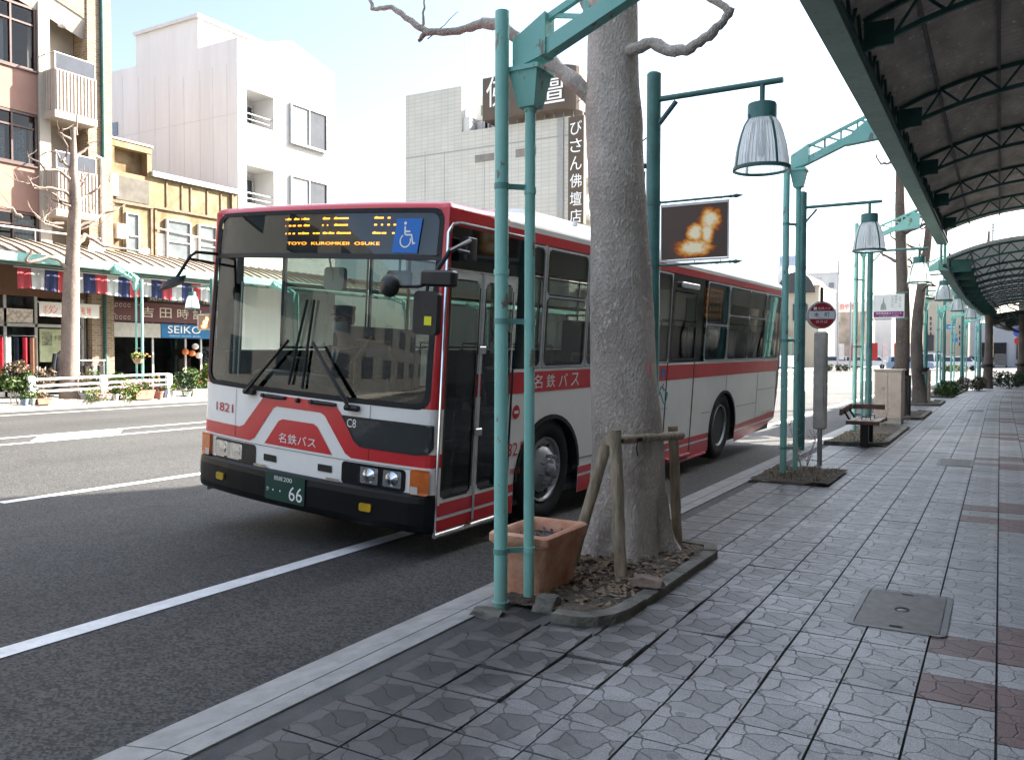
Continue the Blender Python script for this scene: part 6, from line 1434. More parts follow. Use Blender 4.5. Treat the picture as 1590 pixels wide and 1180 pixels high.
m.build('leg', WPAINT, t, local=True); m = MB(); m.rbox(-.13, .13, -.24, .24, .74, .78, .01); m.box(.05, .16, -.24, .24, .4, .43); m.build('tread', WPAINT, t, local=True)
t = thing('bag_rack', (XF+.7, 16.6, .1), 'rack of dark bags beside the brick pier', 'rack'); m = MB()
for s in (-1, 1): m.tube([(0, s*.5, 0), (0, s*.5, 1.15)], .02, 6)
m.tube([(0, -.55, 1.15), (0, .55, 1.15)], .02, 6); m.build('frame', ALU, t, local=True)
for k in range(4): m = MB(); m.rbox(-.07, .09, -.45+.24*k, -.26+.24*k, .35, .98, .03); m.tube([(0, -.42+.24*k, .98), (0, -.36+.24*k, 1.14), (0, -.29+.24*k, .98)], .012, 5); m.build('bag', [BLACK, pm('bag_brown', (.08, .05, .04), .7), pm('bag_grey', (.2, .19, .2), .8), BLACK][k], t, local=True)
t = thing('garment_rail', (XF+.6, 14.2, .1), 'rail with red and white garments in the haberdashery window', 'clothes rail'); m = MB(); m.tube([(0, -.7, 0), (0, -.7, 1.9), (0, .7, 1.9), (0, .7, 0)], .018, 6); m.build('frame', ALU, t, local=True)
for k in range(5):
    m = MB(); q = -.5+.25*k; m.grid(lambda u, v: (.1+.05*sin(u*9+k), q+.17*u, .75+1.1*v), [i/6 for i in range(7)], [0, .5, 1]); m.build('garment', [pm('red_garment', (.42, .03, .05), .9, .2, 5), pm('white_garment', (.6, .6, .6), .9), pm('navy_garment', (.03, .035, .06), .9), pm('red_garment', (.42, .03, .05), .9, .2, 5), pm('tan_garment', (.25, .18, .12), .9)][k], t, local=True)
# --- old mustard building
OCH = pm('mustard_plaster', (.125, .078, .032), .85, .25, 1.3, .25, 30, col2=(.27, .20, .115), lo=.35, hi=.62)
ob = thing('mustard_building', (XF, 20.6, 0), 'old mustard plaster building with peeling walls and wooden battens', 'building')
m = MB(); m.box(XF-8, XF-.0, 17.86, 19.5, 4.3, 7.72); m.box(XF-8, XF-.35, 17.86, 19.5, 7.72, 8.55); m.box(XF-8, XF, 19.5, 23.36, 4.3, 7.75)
m.box(XF-.35, XF, 17.86, 18.05, 7.72, 8.55); m.box(XF-.35, XF, 19.32, 19.5, 7.72, 8.55); m.box(XF-.35, XF+.02, 17.86, 19.5, 8.55, 8.78); m.build('wall', OCH, ob)
m = MB(); m.box(XF-8, XF+.05, 17.84, 19.54, 8.782, 8.84); m.box(XF-8, XF+.14, 19.45, 23.38, 7.77, 7.95); m.build('roof_flashing', pm('zinc', (.45, .45, .45), .4, .15, 5, metal=.4), ob)
m = MB(); m.box(XF, XF+.05, 18.05, 19.35, 6.75, 7.55); m.build('grey_patch', pm('grey_boards', (.10, .09, .075), .85, .2, 3), ob)
m = MB(); m.box(XF, XF+.09, 17.88, 18.12, 6.85, 7.6); m.build('white_panel', WPAINT, ob)
BAT = pm('old_batten', (.17, .12, .075), .8, .3, 6)
m = MB()
for y in (20.1, 20.75, 21.15, 21.9, 22.55, 23.1): m.box(XF, XF+.04, y-.03, y+.03, 6.75, 7.7)
m.box(XF, XF+.07, 19.5, 22.9, 6.66, 6.74); m.box(XF, XF+.08, 17.9, 19.5, 6.62, 6.72)
for y in (17.95, 18.35, 19.45, 19.62): m.box(XF, XF+.06, y-.045, y+.045, 4.3, 6.6)
m.box(XF, XF+.1, 23.02, 23.1, 4.3, 7.7); m.build('batten', BAT, ob)
m = MB(); m.box(XF+.0, XF+.03, 19.66, 20.0, 4.4, 5.8); m.box(XF, XF+.03, 21.12, 21.4, 4.4, 5.9); m.box(XF, XF+.03, 22.3, 23.0, 4.4, 5.7); m.box(XF, XF+.03, 18.95, 19.4, 4.4, 5.2); m.build('white_patch', pm('white_plaster', (.62, .58, .5), .85, .15, 2), ob)
for a, b in ((20.02, 21.08), (21.42, 22.26), (18.4, 18.92)): window(ob, a, b, 4.45, 6.35, XF+.11, (), (4.95, 5.55), FRAMEA, .05, .1, panes=[(a+.03, b-.03, PANEP)])
m = MB(); m.tube([(XF+.12, 19.6, 5.95), (XF+.12, 23.1, 5.75)], .03, 6); m.box(XF+.02, XF+.25, 17.95, 18.25, 5.4, 5.9); m.build('conduit', CREAM, ob)
# watch shop below
ws_ = thing('watch_shop_front', (XF, 20.5, 0), 'watch shop front under the canopy with a maroon signboard', 'shop front')
m = MB(); m.box(XF-4, XF-3.95, 17.86, 23.36, .1, 4.2); m.box(XF-4, XF-.05, 17.86, 23.36, .1, .13); m.box(XF-4, XF, 23.3, 23.36, .1, 4.2); m.box(XF-4, XF-.3, 17.84, 17.88, .1, 4.2); m.build('shop_room', pm('watch_shop_interior', (.09, .08, .07), .8, .5, 1.0, col2=(.25, .22, .19)), ws_)
m = MB(); m.box(XF-.2, XF+.0, 17.86, 23.36, 3.1, 4.3); m.build('fascia', pm('dark_fascia', (.05, .04, .04), .7), ws_)
m = MB(); m.box(XF+.02, XF+.16, 17.75, 23.3, 2.60, 3.28); m.build('signboard', pm('maroon_board', (.085, .02, .022), .5, .08), ws_)
fs = lambda a, z: (XF+.165, a, z); m = MB(); yst = [atX(q, 490, XF+.16).y for q in (222, 250, 277, 301, 330)]
for ch, q in zip('吉田時計店', yst): m.text(ch, fs, q-.05, q+.44, 2.76, 3.12)
m.build('lettering', pm('cream_letters', (.58, .54, .44), .6), ws_)
m = MB()
for s in (0, 1):
    for k in range(4): cx, cz_ = 17.95+.16*k, 2.72+.42*s; m.poly([arc(cx, cz_, .045, .062, 20, 330, 12)], fs)
m.poly([arc(17.95, 2.95, .13, .15, 100, 260, 12)], fs); m.build('scrollwork', pm('pale_scroll', (.48, .44, .42), .6), ws_)
m = MB(); m.box(XF+.02, XF+.08, 19.2, 22.6, 3.32, 3.58); m.build('upper_sign', pm('black_board', (.03, .022, .02), .5), ws_)
m = MB(); f_ = lambda a, z: (XF+.085, a, z); m.text('婚約指環', f_, 19.3, 20.7, 3.37, 3.54); m.text('指環', f_, 21.6, 22.4, 3.37, 3.54); m.build('lettering', pm('cream_letters', (.58, .54, .44), .6), ws_)
m = MB(); m.box(XF+.05, XF+.07, 17.8, 19.75, 2.05, 2.55); m.build('pale_valance', pm('grey_cloth', (.45, .44, .40), .85, .1), ws_)
m = MB(); m.box(XF+.05, XF+.075, 19.78, 23.3, 2.05, 2.56); m.build('blue_valance', pm('blue_cloth', (.02, .14, .30), .75, .12), ws_)
m = MB(); f_ = lambda a, z: (XF+.08, a, z); m.text('SEIKO', f_, 20.05, 21.5, 2.23, 2.50); m.text('WATCH  CLOCK  JEWEL', f_, 20.1, 21.5, 2.10, 2.15); m.poly([[(22.6+.16*cos(k*.4), 2.32+.16*sin(k*.4)) for k in range(16)]], f_); m.build('lettering', WHITETXT, ws_)
m = MB()
for y in (17.95, 19.5, 20.9, 21.6, 23.25): m.box(XF-.1, XF-.02, y-.035, y+.035, .13, 3.1)
m.box(XF-.1, XF-.02, 17.95, 19.5, .5, .58); m.box(XF-.1, XF-.02, 21.6, 23.25, .6, .7); m.build('shop_frame', FRAMEA, ws_)
m = MB(); m.quad((XF-.06, 17.95, .13), (XF-.06, 23.25, .13), (XF-.06, 23.25, 3.1), (XF-.06, 17.95, 3.1)); m.build('shop_glass', BGLASS, ws_)
m = MB(); m.box(XF-1.2, XF-.5, 20.95, 21.5, .13, 1.3); m.box(XF-.6, XF-.2, 21.7, 23.1, .13, .72); m.build('display_cabinet', pm('cabinet_wood', (.16, .08, .05), .5), ws_)
for k, (y, z) in enumerate(((21.0, 1.5), (21.3, 1.42), (20.7, 1.55), (21.15, 1.75))): m = MB(); m.lathe([(0, .12), (.1, .08), (.13, 0), (.1, -.08), (0, -.12)], (XF+.2, y, z), 12); m.build('flower_decoration', [pm('deco_orange', (.5, .14, .04), .8), pm('deco_white', (.6, .55, .5), .8)][k % 2], ws_, smooth=True)
m = MB(); m.box(XF-.5, XF-.45, 21.9, 22.35, 1.1, 1.75); m.box(XF-.02, XF, 22.85, 23.15, 1.2, 1.8); m.build('notice', pm('dark_notice', (.05, .05, .05), .5, .6, 12, col2=(.5, .5, .48), lo=.5, hi=.55), ws_)
# --- white building
WB = pm('white_render', (.66, .645, .64), .8, .06, 1.6, .05, 30, stretch=(1, 1, .10)); WB2 = pm('white_tile', (.55, .54, .53), .6, .05, 1.6, stretch=(1, 1, .12))
wb = thing('white_building', (XF, 26.2, 0), 'tall white rendered building with a stepped roof and balcony openings', 'building')
Yw = 23.42; X_ = lambda px: at(px, 100, Yw).x; Z_ = lambda px, py: at(px, py, Yw).z
ov = lambda a, z: (a, Yw, z); xb0 = X_(165)-4
holesY = [(23.88, 25.32, 10.72, 12.08), (23.86, 25.32, 7.55, 9.06)]
m = MB(); P = [(xb0, 0), (XF, 0), (XF, 13.95), (X_(308), Z_(308, 75)), (X_(308), Z_(308, 28)), (X_(211), Z_(211, 57)), (X_(211), Z_(211, 103)), (X_(168), Z_(168, 113)), (xb0, Z_(168, 113))]
m.prism(P, ov, lambda a, z: (a, Yw+.3, z)); wl_ = m.build('side_wall', WB, wb, fixn=True)
gab = [(23.72, 0), (29.0, 0), (29.0, 14.15), (26.35, 14.75), (24.6, 14.1), (23.72, 13.95)]
hl = [[(a, c), (b, c), (b, d), (a, d)] for a, b, c, d in holesY]
m = MB(); m.poly([gab]+hl, lambda y, z: (XF, y, z)); 
m.quad((XF, 29.0, 0), (XF-14, 29, 0), (XF-14, 29, 14.1), (XF, 29, 14.15)); m.add([(XF, y, z) for y, z in gab[2:]]+[(XF-.4, y, z) for y, z in gab[2:]], [(0, 4, 5, 1), (1, 5, 6, 2), (2, 6, 7, 3)]); m.quad((XF-.4, 23.7, 13.6), (XF-14, 23.7, 13.6), (XF-14, 29, 13.6), (XF-.4, 29, 13.6)); m.build('front_wall', WB2, wb)
for a, b, c, d in holesY:
    m = MB(); X0, X1 = XF-1.2, XF-.002
    m.quad((X1, a, c), (X0, a, c), (X0, b, c), (X1, b, c)); m.quad((X1, a, d), (X1, b, d), (X0, b, d), (X0, a, d)); m.quad((X1, a, c), (X1, a, d), (X0, a, d), (X0, a, c)); m.quad((X1, b, c), (X0, b, c), (X0, b, d), (X1, b, d)); m.quad((X0, a, c), (X0, a, d), (X0, b, d), (X0, b, c)); lg = m.build('loggia', WB2, wb)
    m = MB(); m.tube([(XF-.1, a, c+.42), (XF-.1, b, c+.42)], .025, 6); m.tube([(XF-.1, a, c+.2), (XF-.1, b, c+.2)], .015, 6); m.build('handrail', ALU, lg)
    window(wb, a+.1, b-.1, c+.05, d-.25, XF-1.1, ((a+b)/2,), (), FRAMEA, .05, .08)
for z0, z1 in ((10.45, 12.12), (7.3, 9.08)): window(wb, 26.2, 28.42, z0, z1, XF+.11, (27.3,), (), FRAMEA, .06, .1, panes=[(26.23, 27.3, PANEW), (27.301, 28.39, PANED)])
m = MB(); xt0, xt1 = X_(211), X_(308); zt = Z_(308, 28); zt2 = Z_(211, 57)
m.box(xt0, xt1, Yw+.31, 27.5, 13.3, zt2-.4); m.box(xt0-.1, xt1+.12, Yw-.12, 27.6, zt2-.1, zt2+.14) if False else None
m.add([(xt0-.05, Yw-.1, zt2), (xt1+.1, Yw-.1, zt), (xt1+.1, 27.5, zt), (xt0-.05, 27.5, zt2), (xt0-.05, Yw-.1, zt2+.15), (xt1+.1, Yw-.1, zt+.15), (xt1+.1, 27.5, zt+.15), (xt0-.05, 27.5, zt2+.15)], [(0, 3, 2, 1), (4, 5, 6, 7), (0, 1, 5, 4), (1, 2, 6, 5), (2, 3, 7, 6), (3, 0, 4, 7)]); m.quad((xt1+.004, Yw+.3, 13.5), (xt1+.004, 27.4, 13.5), (xt1+.004, 27.4, zt), (xt1+.004, Yw+.3, zt)); m.build('stair_tower', WB2, wb)
m = MB(); a = at(197, 92, Yw); b = at(210, 86, Yw); m.box(a.x, b.x, Yw+.5, 25, a.z-1.2, b.z+.1); m.build('roof_hut', WB2, wb); m = MB(); m.box(a.x+.15, b.x-.05, Yw+.47, Yw+.5, a.z-.9, a.z-.05); m.build('window', ROOMD, wb)
a = at(170, 213, Yw); b = at(183, 190, Yw); m = MB(); m.box(a.x, b.x, Yw-.05, Yw-.01, a.z, b.z); m.build('side_window', pm('blue_glass', (.18, .22, .30), .15), wb)
m = MB()
for px in (190, 215, 240, 262, 285, 310, 330, 352): m.box(X_(px)-.012, X_(px)+.012, Yw-.006, Yw-.001, 4, Z_(px, 120) if px < 300 else 13)
for z in (7.9, 11.0): m.box(xb0, XF, Yw-.0065, Yw-.0015, z-.012, z+.012)
m.build('panel_joint', pm('joint_grey', (.58, .565, .56), .9, .1), wb)
m = MB(); m.add([(XF+.02, 23.75, 12.9), (XF+.02, 26.35, 13.75), (XF+.02, 28.7, 12.5), (XF+.02, 28.7, 12.35), (XF+.02, 26.35, 13.6), (XF+.02, 23.75, 12.75)], [(0, 1, 4, 5), (1, 2, 3, 4)]); m.build('gable_groove', pm('joint_pale', (.55, .55, .54), .8), wb)
# --- grey tiled building with the big signs
GT = brickmat('grey_tile', (.46, .445, .40), (.485, .47, .43), (.37, .36, .33), 0.62, .30, .022, .7, offset=0, bump=.2, dirt=.12)
gb = thing('grey_building', (-26, 53, 0), 'tall grey tiled building carrying brown altar shop signs', 'building'); Yg = 53.0
X2 = lambda px: at(px, 300, Yg).x; Z2 = lambda px, py: at(px, py, Yg).z
m = MB(); P = [(X2(630), 0), (X2(884), 0), (X2(884), Z2(884, 181)), (X2(717), Z2(717, 205)), (X2(717), Z2(717, 134)), (X2(630), Z2(630, 149))]
m.prism(P, lambda a, z: (a, Yg, z), lambda a, z: (a, Yg+.5, z)); m.box(X2(884)-.3, X2(884), Yg+.5, 57.5, 0, Z2(884, 181)); m.box(X2(630)+.1, X2(884)-.3, Yg+.5, 57, 0, Z2(717, 205)-.3); m.build('wall', GT, gb, fixn=True)
m = MB(); m.box(X2(717)+.01, X2(742), Yg+2.0, 58, Z2(717, 205)-.4, Z2(717, 142)); m.box(X2(717), X2(727), Yg+.2, Yg+2, Z2(717, 205), Z2(717, 182)); m.build('roof_hut', WB2, gb); m = MB(); m.box(X2(725), X2(738), Yg+1.94, Yg+1.99, Z2(725, 170), Z2(725, 154)); m.build('window', pm('hut_glass', (.12, .16, .15), .1), gb)
for (a, b, c, d) in ((738, 767, 253, 242), (801, 832, 245, 233)): m = MB(); m.box(X2(a), X2(b), Yg-.06, Yg-.01, Z2(a, c), Z2(a, d)); m.build('strip_window', pm('strip_glass', (.20, .17, .15), .12, .2, 1), gb)
m = MB()
for px in (660, 690, 752, 868): m.box(X2(px)-.03, X2(px)+.03, Yg-.012, Yg-.004, 2, Z2(px, 235))
m.box(X2(630), X2(884), Yg-.013, Yg-.005, Z2(700, 236)-.05, Z2(700, 236)+.05); m.box(X2(866), X2(875), Yg-.1, Yg-.015, 0, Z2(870, 184)); m.build('expansion_joint', pm('joint_dark', (.30, .30, .29), .8, .1), gb)
for k in range(5): m = MB(); z = 16.5-2.6*k; m.box(X2(884)-.2, X2(884)+1.0, Yg+1.2, 57, z, z+.12); m.box(X2(884)+.9, X2(884)+1.0, Yg+1.2, 57, z+.12, z+1.0); m.build('balcony', WB2, gb)
m = MB(); p = at(723, 140, 54.5); m.tube([p, at(723, 50, 54.5)], .045, 6); m.build('antenna', STEEL, gb)
CL = pm('roof_plant', (.40, .40, .39), .6, .2, 2)
for px, w_, h_ in ((738, 1.0, .7), (747, .7, 1.1), (752, .5, .9)): m = MB(); m.rbox(X2(px)-w_/2, X2(px)+w_/2, Yg+1.0, Yg+2.2, Z2(px, 207), Z2(px, 207)+h_+.4, .06); m.build('roof_unit', CL, gb)
m = MB(); zr = Z2(740, 199)
for k in range(14): m.tube([(X2(720)+.75*k, Yg+.25, zr-.5), (X2(720)+.75*k, Yg+.25, zr+.55)], .03, 5)
m.tube([(X2(720), Yg+.25, zr+.55), (X2(720)+9.7, Yg+.25, zr+.55+.3)], .03, 5); m.build('roof_railing', STEEL, gb)
# roof billboard: curved right end, on legs
SIGNB = pm('sign_brown', (.085, .06, .042), .6, .06, 2); sb = thing('roof_billboard', (X2(830), Yg+.2, Z2(830, 185)), 'brown roof billboard with large white characters on top of the grey building', 'billboard')
xa, xb = X2(758), X2(890); z0, z1 = Z2(820, 182), Z2(820, 116)
P = [(xa, Yg-.8), (xb-1.2, Yg-.8)]+[(xb-1.2+1.6*sin(radians(k)), Yg+.8-1.6*cos(radians(k))) for k in range(10, 91, 10)]+[(xb+.4, Yg+3), (xa, Yg+3)]
m = MB(); m.prism(P, lambda a, y: (a, y, z0), lambda a, y: (a, y, z1)); m.build('board', SIGNB, sb, fixn=True)
fb2 = lambda a, z: (a, Yg-.83, z); m = MB(); m.text('佛', fb2, X2(764), X2(798), Z2(780, 170), Z2(780, 124)); m.text('壇', fb2, X2(841), X2(884), Z2(860, 166), Z2(860, 118))
for i, ch in enumerate('びさん'): m.text(ch, fb2, X2(817), X2(830), Z2(824, 140+16*i), Z2(824, 128+16*i))
m.build('lettering', WHITETXT, sb)
m = MB()
for px in (768, 800, 840, 880): m.tube([(X2(px), Yg+1, Z2(px, 206)), (X2(px), Yg+1, z0+.05)], .07, 6)
m.build('leg', STEEL, sb)
vsg = thing('blade_sign', (X2(898), Yg-.3, Z2(898, 345)), 'tall narrow brown blade sign with six white characters', 'sign')
m = MB(); m.box(X2(887), X2(911), Yg-.5, Yg-.1, Z2(898, 350), Z2(898, 184)); m.build('board', SIGNB, vsg); m = MB()
for i, ch in enumerate('びさん佛壇店'): m.text(ch, lambda a, z: (a, Yg-.52, z), X2(890), X2(908), Z2(898, 212+27.2*i), Z2(898, 191+27.2*i))
m.build('lettering', WHITETXT, vsg); m = MB()
for z in (8, 12, 16): m.box(X2(884), X2(887), Yg-.35, Yg-.25, z, z+.1)
m.build('bracket', STEEL, vsg)

# --- opposite arcade
SHEET = pm('pale_corrugated', (.25, .22, .175), .7, .1, 4); XE = -24.05
oc = thing('opposite_canopy', (XE, 20, 4), 'sloping pale sheet canopy with a teal gutter along the opposite pavement', 'arcade canopy', 'canopy roofs over the pavement')
def ocan(par, y0, y1, ze, xe=XE, xback=XF+.15):
    m = MB(); nn_ = max(2, int((y1-y0)/.42)); ys_ = [y0+(y1-y0)*i/nn_ for i in range(nn_+1)]
    m.grid(lambda y, k: (xe+(xback-xe)*k, y, ze+.28+.62*k**.8), ys_, [0, .3, .6, 1]); m.build('roof_sheet', SHEET, par)
    m = MB()
    for y in ys_: 
        for k in (0, .3, .6): 
            k2 = {0: .3, .3: .6, .6: 1}[k]; m.beam((xe+(xback-xe)*k, y, ze+.30+.62*k**.8), (xe+(xback-xe)*k2, y, ze+.30+.62*k2**.8), .07, .05)
    m.build('roof_rib', pm('brown_rib', (.20, .15, .11), .7), par)
    m = MB(); P = [(xe+.02, ze), (xe+.14, ze+.02), (xe+.14, ze+.26), (xe+.02, ze+.26)]; m.prism(P, lambda x, z: (x, y0, z), lambda x, z: (x, y1, z)); m.build('gutter', TEAL, par, fixn=True)
    m = MB(); x = xe-.12
    for z in (ze-.05, ze+.22): m.beam((x, y0, z), (x, y1, z), .05, .05)
    y = y0; k = 0
    while y < y1-.4: m.beam((x, y, ze+(.2 if k % 2 else -.03)), (x, y+.4, ze+(-.03 if k % 2 else .2)), .03, .03); y += .4; k += 1
    m.build('edge_girder', TEAL_D, par)
    m = MB()
    for k in range(int((y1-y0)/3.2)): m.beam((xe, y0+1.6+3.2*k, ze+.1), (xback, y0+1.6+3.2*k, ze+.6), .05, .16)
    m.build('rafter', TEAL_K, par)
ocan(oc, 7, 50, 4.05)
m = MB(); m.tube([(XF+.5, 8, 5.25), (XF+.5, 17.2, 5.25)], .03, 6)
for y in range(9, 18, 2): m.tube([(XF+.5, y, 4.8), (XF+.5, y, 5.25)], .02, 6)
m.build('roof_handrail', ALU, oc)
dsh = thing('satellite_dish', atX(149, 388, -25.2), 'white satellite dish standing on the opposite canopy roof', 'satellite dish'); m = MB(); m.lathe([(0, -.06), (.15, -.045), (.27, 0), (.27, .01), (.15, -.03), (0, -.045)], (0, 0, 0), 24, 'X'); dd = m.build('dish', WPAINT, dsh, local=True, smooth=True); m = MB(); m.tube([(-.05, 0, 0), (-.1, 0, -.5)], .02, 6); m.tube([(-.02, 0, -.2), (.3, 0, -.05)], .012, 6); m.build('mount', STEEL, dsh, local=True)
op = arcade_post((-22.8, 16.58), 3.55, 3.75, 'bright sunlit teal arcade post across the street, flowers at its foot', 1.25); op['group'] = 'arcade posts on the opposite kerb'; op.rotation_euler.z = pi
for y in (23.2, 30, 36.6, 43.2):
    o = dup(op); o.location = (-22.8, y, 0); o['label'] = 'teal arcade post on the opposite kerb, hidden behind the bus'
lx = atX(329, 500, -22.75); o = dup(LAMP); o.location = (lx.x, lx.y, 0); o.rotation_euler.z = pi; o['label'] = 'street lamp across the street beside the maroon watch shop sign'; o['group'] = 'street lamps on the opposite kerb'
bo = banner(-22.75, lx.y, 'small fire picture banner across the street, left of the bus', 'fire', .83); bo.rotation_euler.z = pi
for ch in bo.children:
    if ch.name.startswith('picture'): ch.rotation_euler.z = pi; ch.location.x = .765
# pollarded tree across the street
XT = -23.35; T = lambda x, y: atX(x, y, XT)
ot = thing('pollarded_tree', (XT, T(108, 590).y, .1), 'pale pollarded tree with crooked bare branches across the street', 'tree')
tp = [(108, 640, .29), (108, 590, .265), (109, 540, .25), (110, 480, .235), (111, 430, .21), (113, 390, .185), (115, 345, .175), (117, 320, .17), (116, 300, .155), (114, 265, .11), (114, 230, .085), (113, 198, .065)]
pts = []; rd = []
for (x0, y0, r0), (x1, y1, r1) in zip(tp[:-1], tp[1:]):
    for k in range(4): t_ = k/4; pts.append(T(x0+(x1-x0)*t_, y0+(y1-y0)*t_)); rd.append(r0+(r1-r0)*t_)
pts.append(T(113, 198)); rd.append(.09); m = MB(); m.tube(pts, rd, 16, True, tw=lambda i, t_: 1+.09*mnoise.noise(Vector((cos(t_)*2, sin(t_)*2, i*.5)))); m.build('trunk', BARK2, ot, smooth=True, ang=80)
c5 = lambda x, y: (x/6.558, 180+y/6.558)
BR_ = [[(730, 690), (700, 640), (620, 560), (450, 550), (380, 470), (320, 410)], [(745, 680), (720, 520), (620, 465), (590, 380), (540, 360)], [(640, 465), (690, 400), (665, 320)], [(760, 440), (830, 370), (900, 320), (910, 270)], [(760, 265), (680, 220), (605, 175), (610, 150)],
       [(710, 810), (650, 770), (520, 740), (430, 735), (300, 700), (200, 665)], [(330, 715), (290, 660)], [(700, 890), (600, 860), (560, 810), (480, 750), (370, 735)], [(770, 810), (800, 680), (880, 610), (885, 580)], [(780, 790), (840, 660)], [(780, 870), (900, 810), (980, 740), (1090, 690)],
       [(780, 985), (700, 920), (560, 860), (570, 880)], [(800, 1040), (920, 1000), (980, 920)], [(650, 1100), (540, 1100), (440, 1050), (300, 980)], [(430, 1060), (520, 990)], [(220, 1030), (150, 990), (130, 940), (0, 930)], [(780, 1130), (860, 1100), (950, 1060), (1060, 1000), (1170, 960), (1220, 930)], [(790, 1170), (880, 1130), (990, 1120)], [(640, 1150), (500, 1110), (430, 1100)]]
for b in BR_:
    P2 = [T(*c5(*q))+Vector((rnd.uniform(-.25, .25), 0, 0))*(i/len(b)) for i, q in enumerate(b)]
    e_ = P2[-1]; tw_ = [([e_, e_+Vector((rnd.uniform(-.2, .2), rnd.uniform(-.35, .35), rnd.uniform(.05, .45)))], .013, .006) for _ in range(2)]+[([P2[len(P2)//2], P2[len(P2)//2]+Vector((rnd.uniform(-.2, .2), rnd.uniform(-.3, .3), rnd.uniform(.1, .5)))], .012, .005)]
    limb('limb', [(P2, .052 if len(b) > 3 else .034, .016)]+tw_, BARK2, ot, .02, 3, 7)
limb('limb', [([T(118, 382), T(132, 365), T(145, 372), T(160, 382), T(186, 386), T(215, 390)], .08, .03), ([T(215, 390), T(224, 382)], .025, .015), ([T(105, 418), T(94, 405), T(75, 399), T(45, 408), (T(40, 405)), T(50, 390)], .06, .03)], BARK2, ot, .02)
limb('twig', [([T(119, 210), T(119, 196), T(119, 178)], .035, .02), ([T(112, 200), T(108, 196)], .02, .015)], BARK2, ot, .01)
# guard rail
XG = -22.7; ga, gb_, gc = atX(48, 600, XG).y, atX(160, 600, XG).y, atX(262, 600, XG).y
gr = thing('guard_rail', (XG, gb_, .1), 'white three-bar pedestrian guard rail across the street', 'guard rail')
zt_ = [atX(48, 588, XG).z, atX(48, 599, XG).z, atX(48, 609, XG).z]
m = MB()
for z in (zt_[0]-.03, zt_[1]-.02, zt_[2]): m.tube([(XG, ga, z), (XG, gc, z+.08)], .035, 10)
m.build('rail', WPAINT, gr, smooth=True)
for y in (ga, gb_, gc): m = MB(); m.rbox(XG-.06, XG+.06, y-.10, y+.10, .0, zt_[0]+.06, .03); m.build('post', WPAINT, gr)
# planters and shrubs along the opposite kerb
def shrub(px, py0, py1, wpx, label, mats, X, n, s_=.06, flowers=None):
    c = atX(px, (py0+py1)/2, X); top = atX(px, py0, X).z; wd = abs(atX(px+wpx/2, py0, X).y-atX(px-wpx/2, py0, X).y); rr = random.Random(px*13+py0)
    t = thing('shrub', (X, c.y, .1), label, 'shrub', 'shrubs along the opposite kerb'); h = max(.25, top-.1); m = MB()
    k = max(3, int(wd*h*7))
    for i in range(k):
        y = rr.uniform(-.42, .42)*wd; z = h*rr.uniform(.25, .85)*(1-.3*abs(y/wd)*2*.6); leaves(m, (rr.uniform(-.15, .15), y, z), (.22, .26, .22), int(n/k), s_, rr)
    m.build('foliage', mats[0], t, local=True)
    if len(mats) > 1:
        m = MB()
        for i in range(max(2, k//2)): leaves(m, (rr.uniform(-.1, .25), rr.uniform(-.42, .42)*wd, h*rr.uniform(.5, 1)), (.2, .25, .18), int(n/k/2), s_, rr)
        m.build('young_leaves', mats[1], t, local=True)
    if flowers:
        m = MB()
        for i in range(flowers[1]): p = Vector((rr.uniform(.05, .3), rr.uniform(-.45, .45)*wd, h*rr.uniform(.3, 1.02))); m.lathe([(0, .03), (.03, .02), (.035, 0), (0, -.02)], p, 6)
        m.build('blossom', flowers[0], t, local=True)
    m = MB()
    for i in range(4): m.tube([(0, rr.uniform(-.2, .2)*wd, 0), (rr.uniform(-.1, .1), rr.uniform(-.4, .4)*wd, h*.8)], .018, 5)
    m.build('stem', BARK, t, local=True); return t
PF = pm('pink_blossom', (.60, .30, .30), .7, .3, 20); RF = pm('red_blossom', (.55, .03, .05), .6); OF = pm('orange_blossom', (.6, .28, .08), .7)
shrub(24, 562, 616, 48, 'large bushy shrub with reddish leaves at the left edge', (LG, LR), -22.9, 1500)
shrub(62, 556, 600, 30, 'tall dark-leaved shrub behind the left guard rail post', (LR,), -23.3, 500)
shrub(138, 572, 596, 34, 'brownish heather-like shrub behind the middle of the guard rail', (LR, LG), -23.2, 500)
shrub(178, 575, 610, 44, 'lime green leafy shrub behind the guard rail', (LY, LG), -23.1, 800)
shrub(205, 592, 622, 60, 'low shrub with pale pink blossoms below the guard rail', (LG, LY), -22.62, 800, .045, (PF, 40))
shrub(152, 605, 630, 26, 'small flowering clump with pink blossoms at the kerb', (LY,), -22.5, 350, .045, (PF, 24))
shrub(242, 580, 612, 30, 'shrub with orange blossoms behind the right end of the rail', (LG,), -23.0, 450, .05, (OF, 12))
shrub(284, 578, 614, 30, 'round dark green shrub right of the guard rail', (LD, LG), -22.8, 700)
shrub(300, 572, 610, 18, 'upright bright shrub with one red rose', (LY, LG), -22.85, 350, .06, (RF, 2))
shrub(330, 558, 616, 26, 'tall yellow-green bush beside the bus front', (LY, LG), -22.9, 1100)
shrub(195, 610, 631, 22, 'low lime groundcover plant at the kerb', (LY,), -22.45, 300, .045)
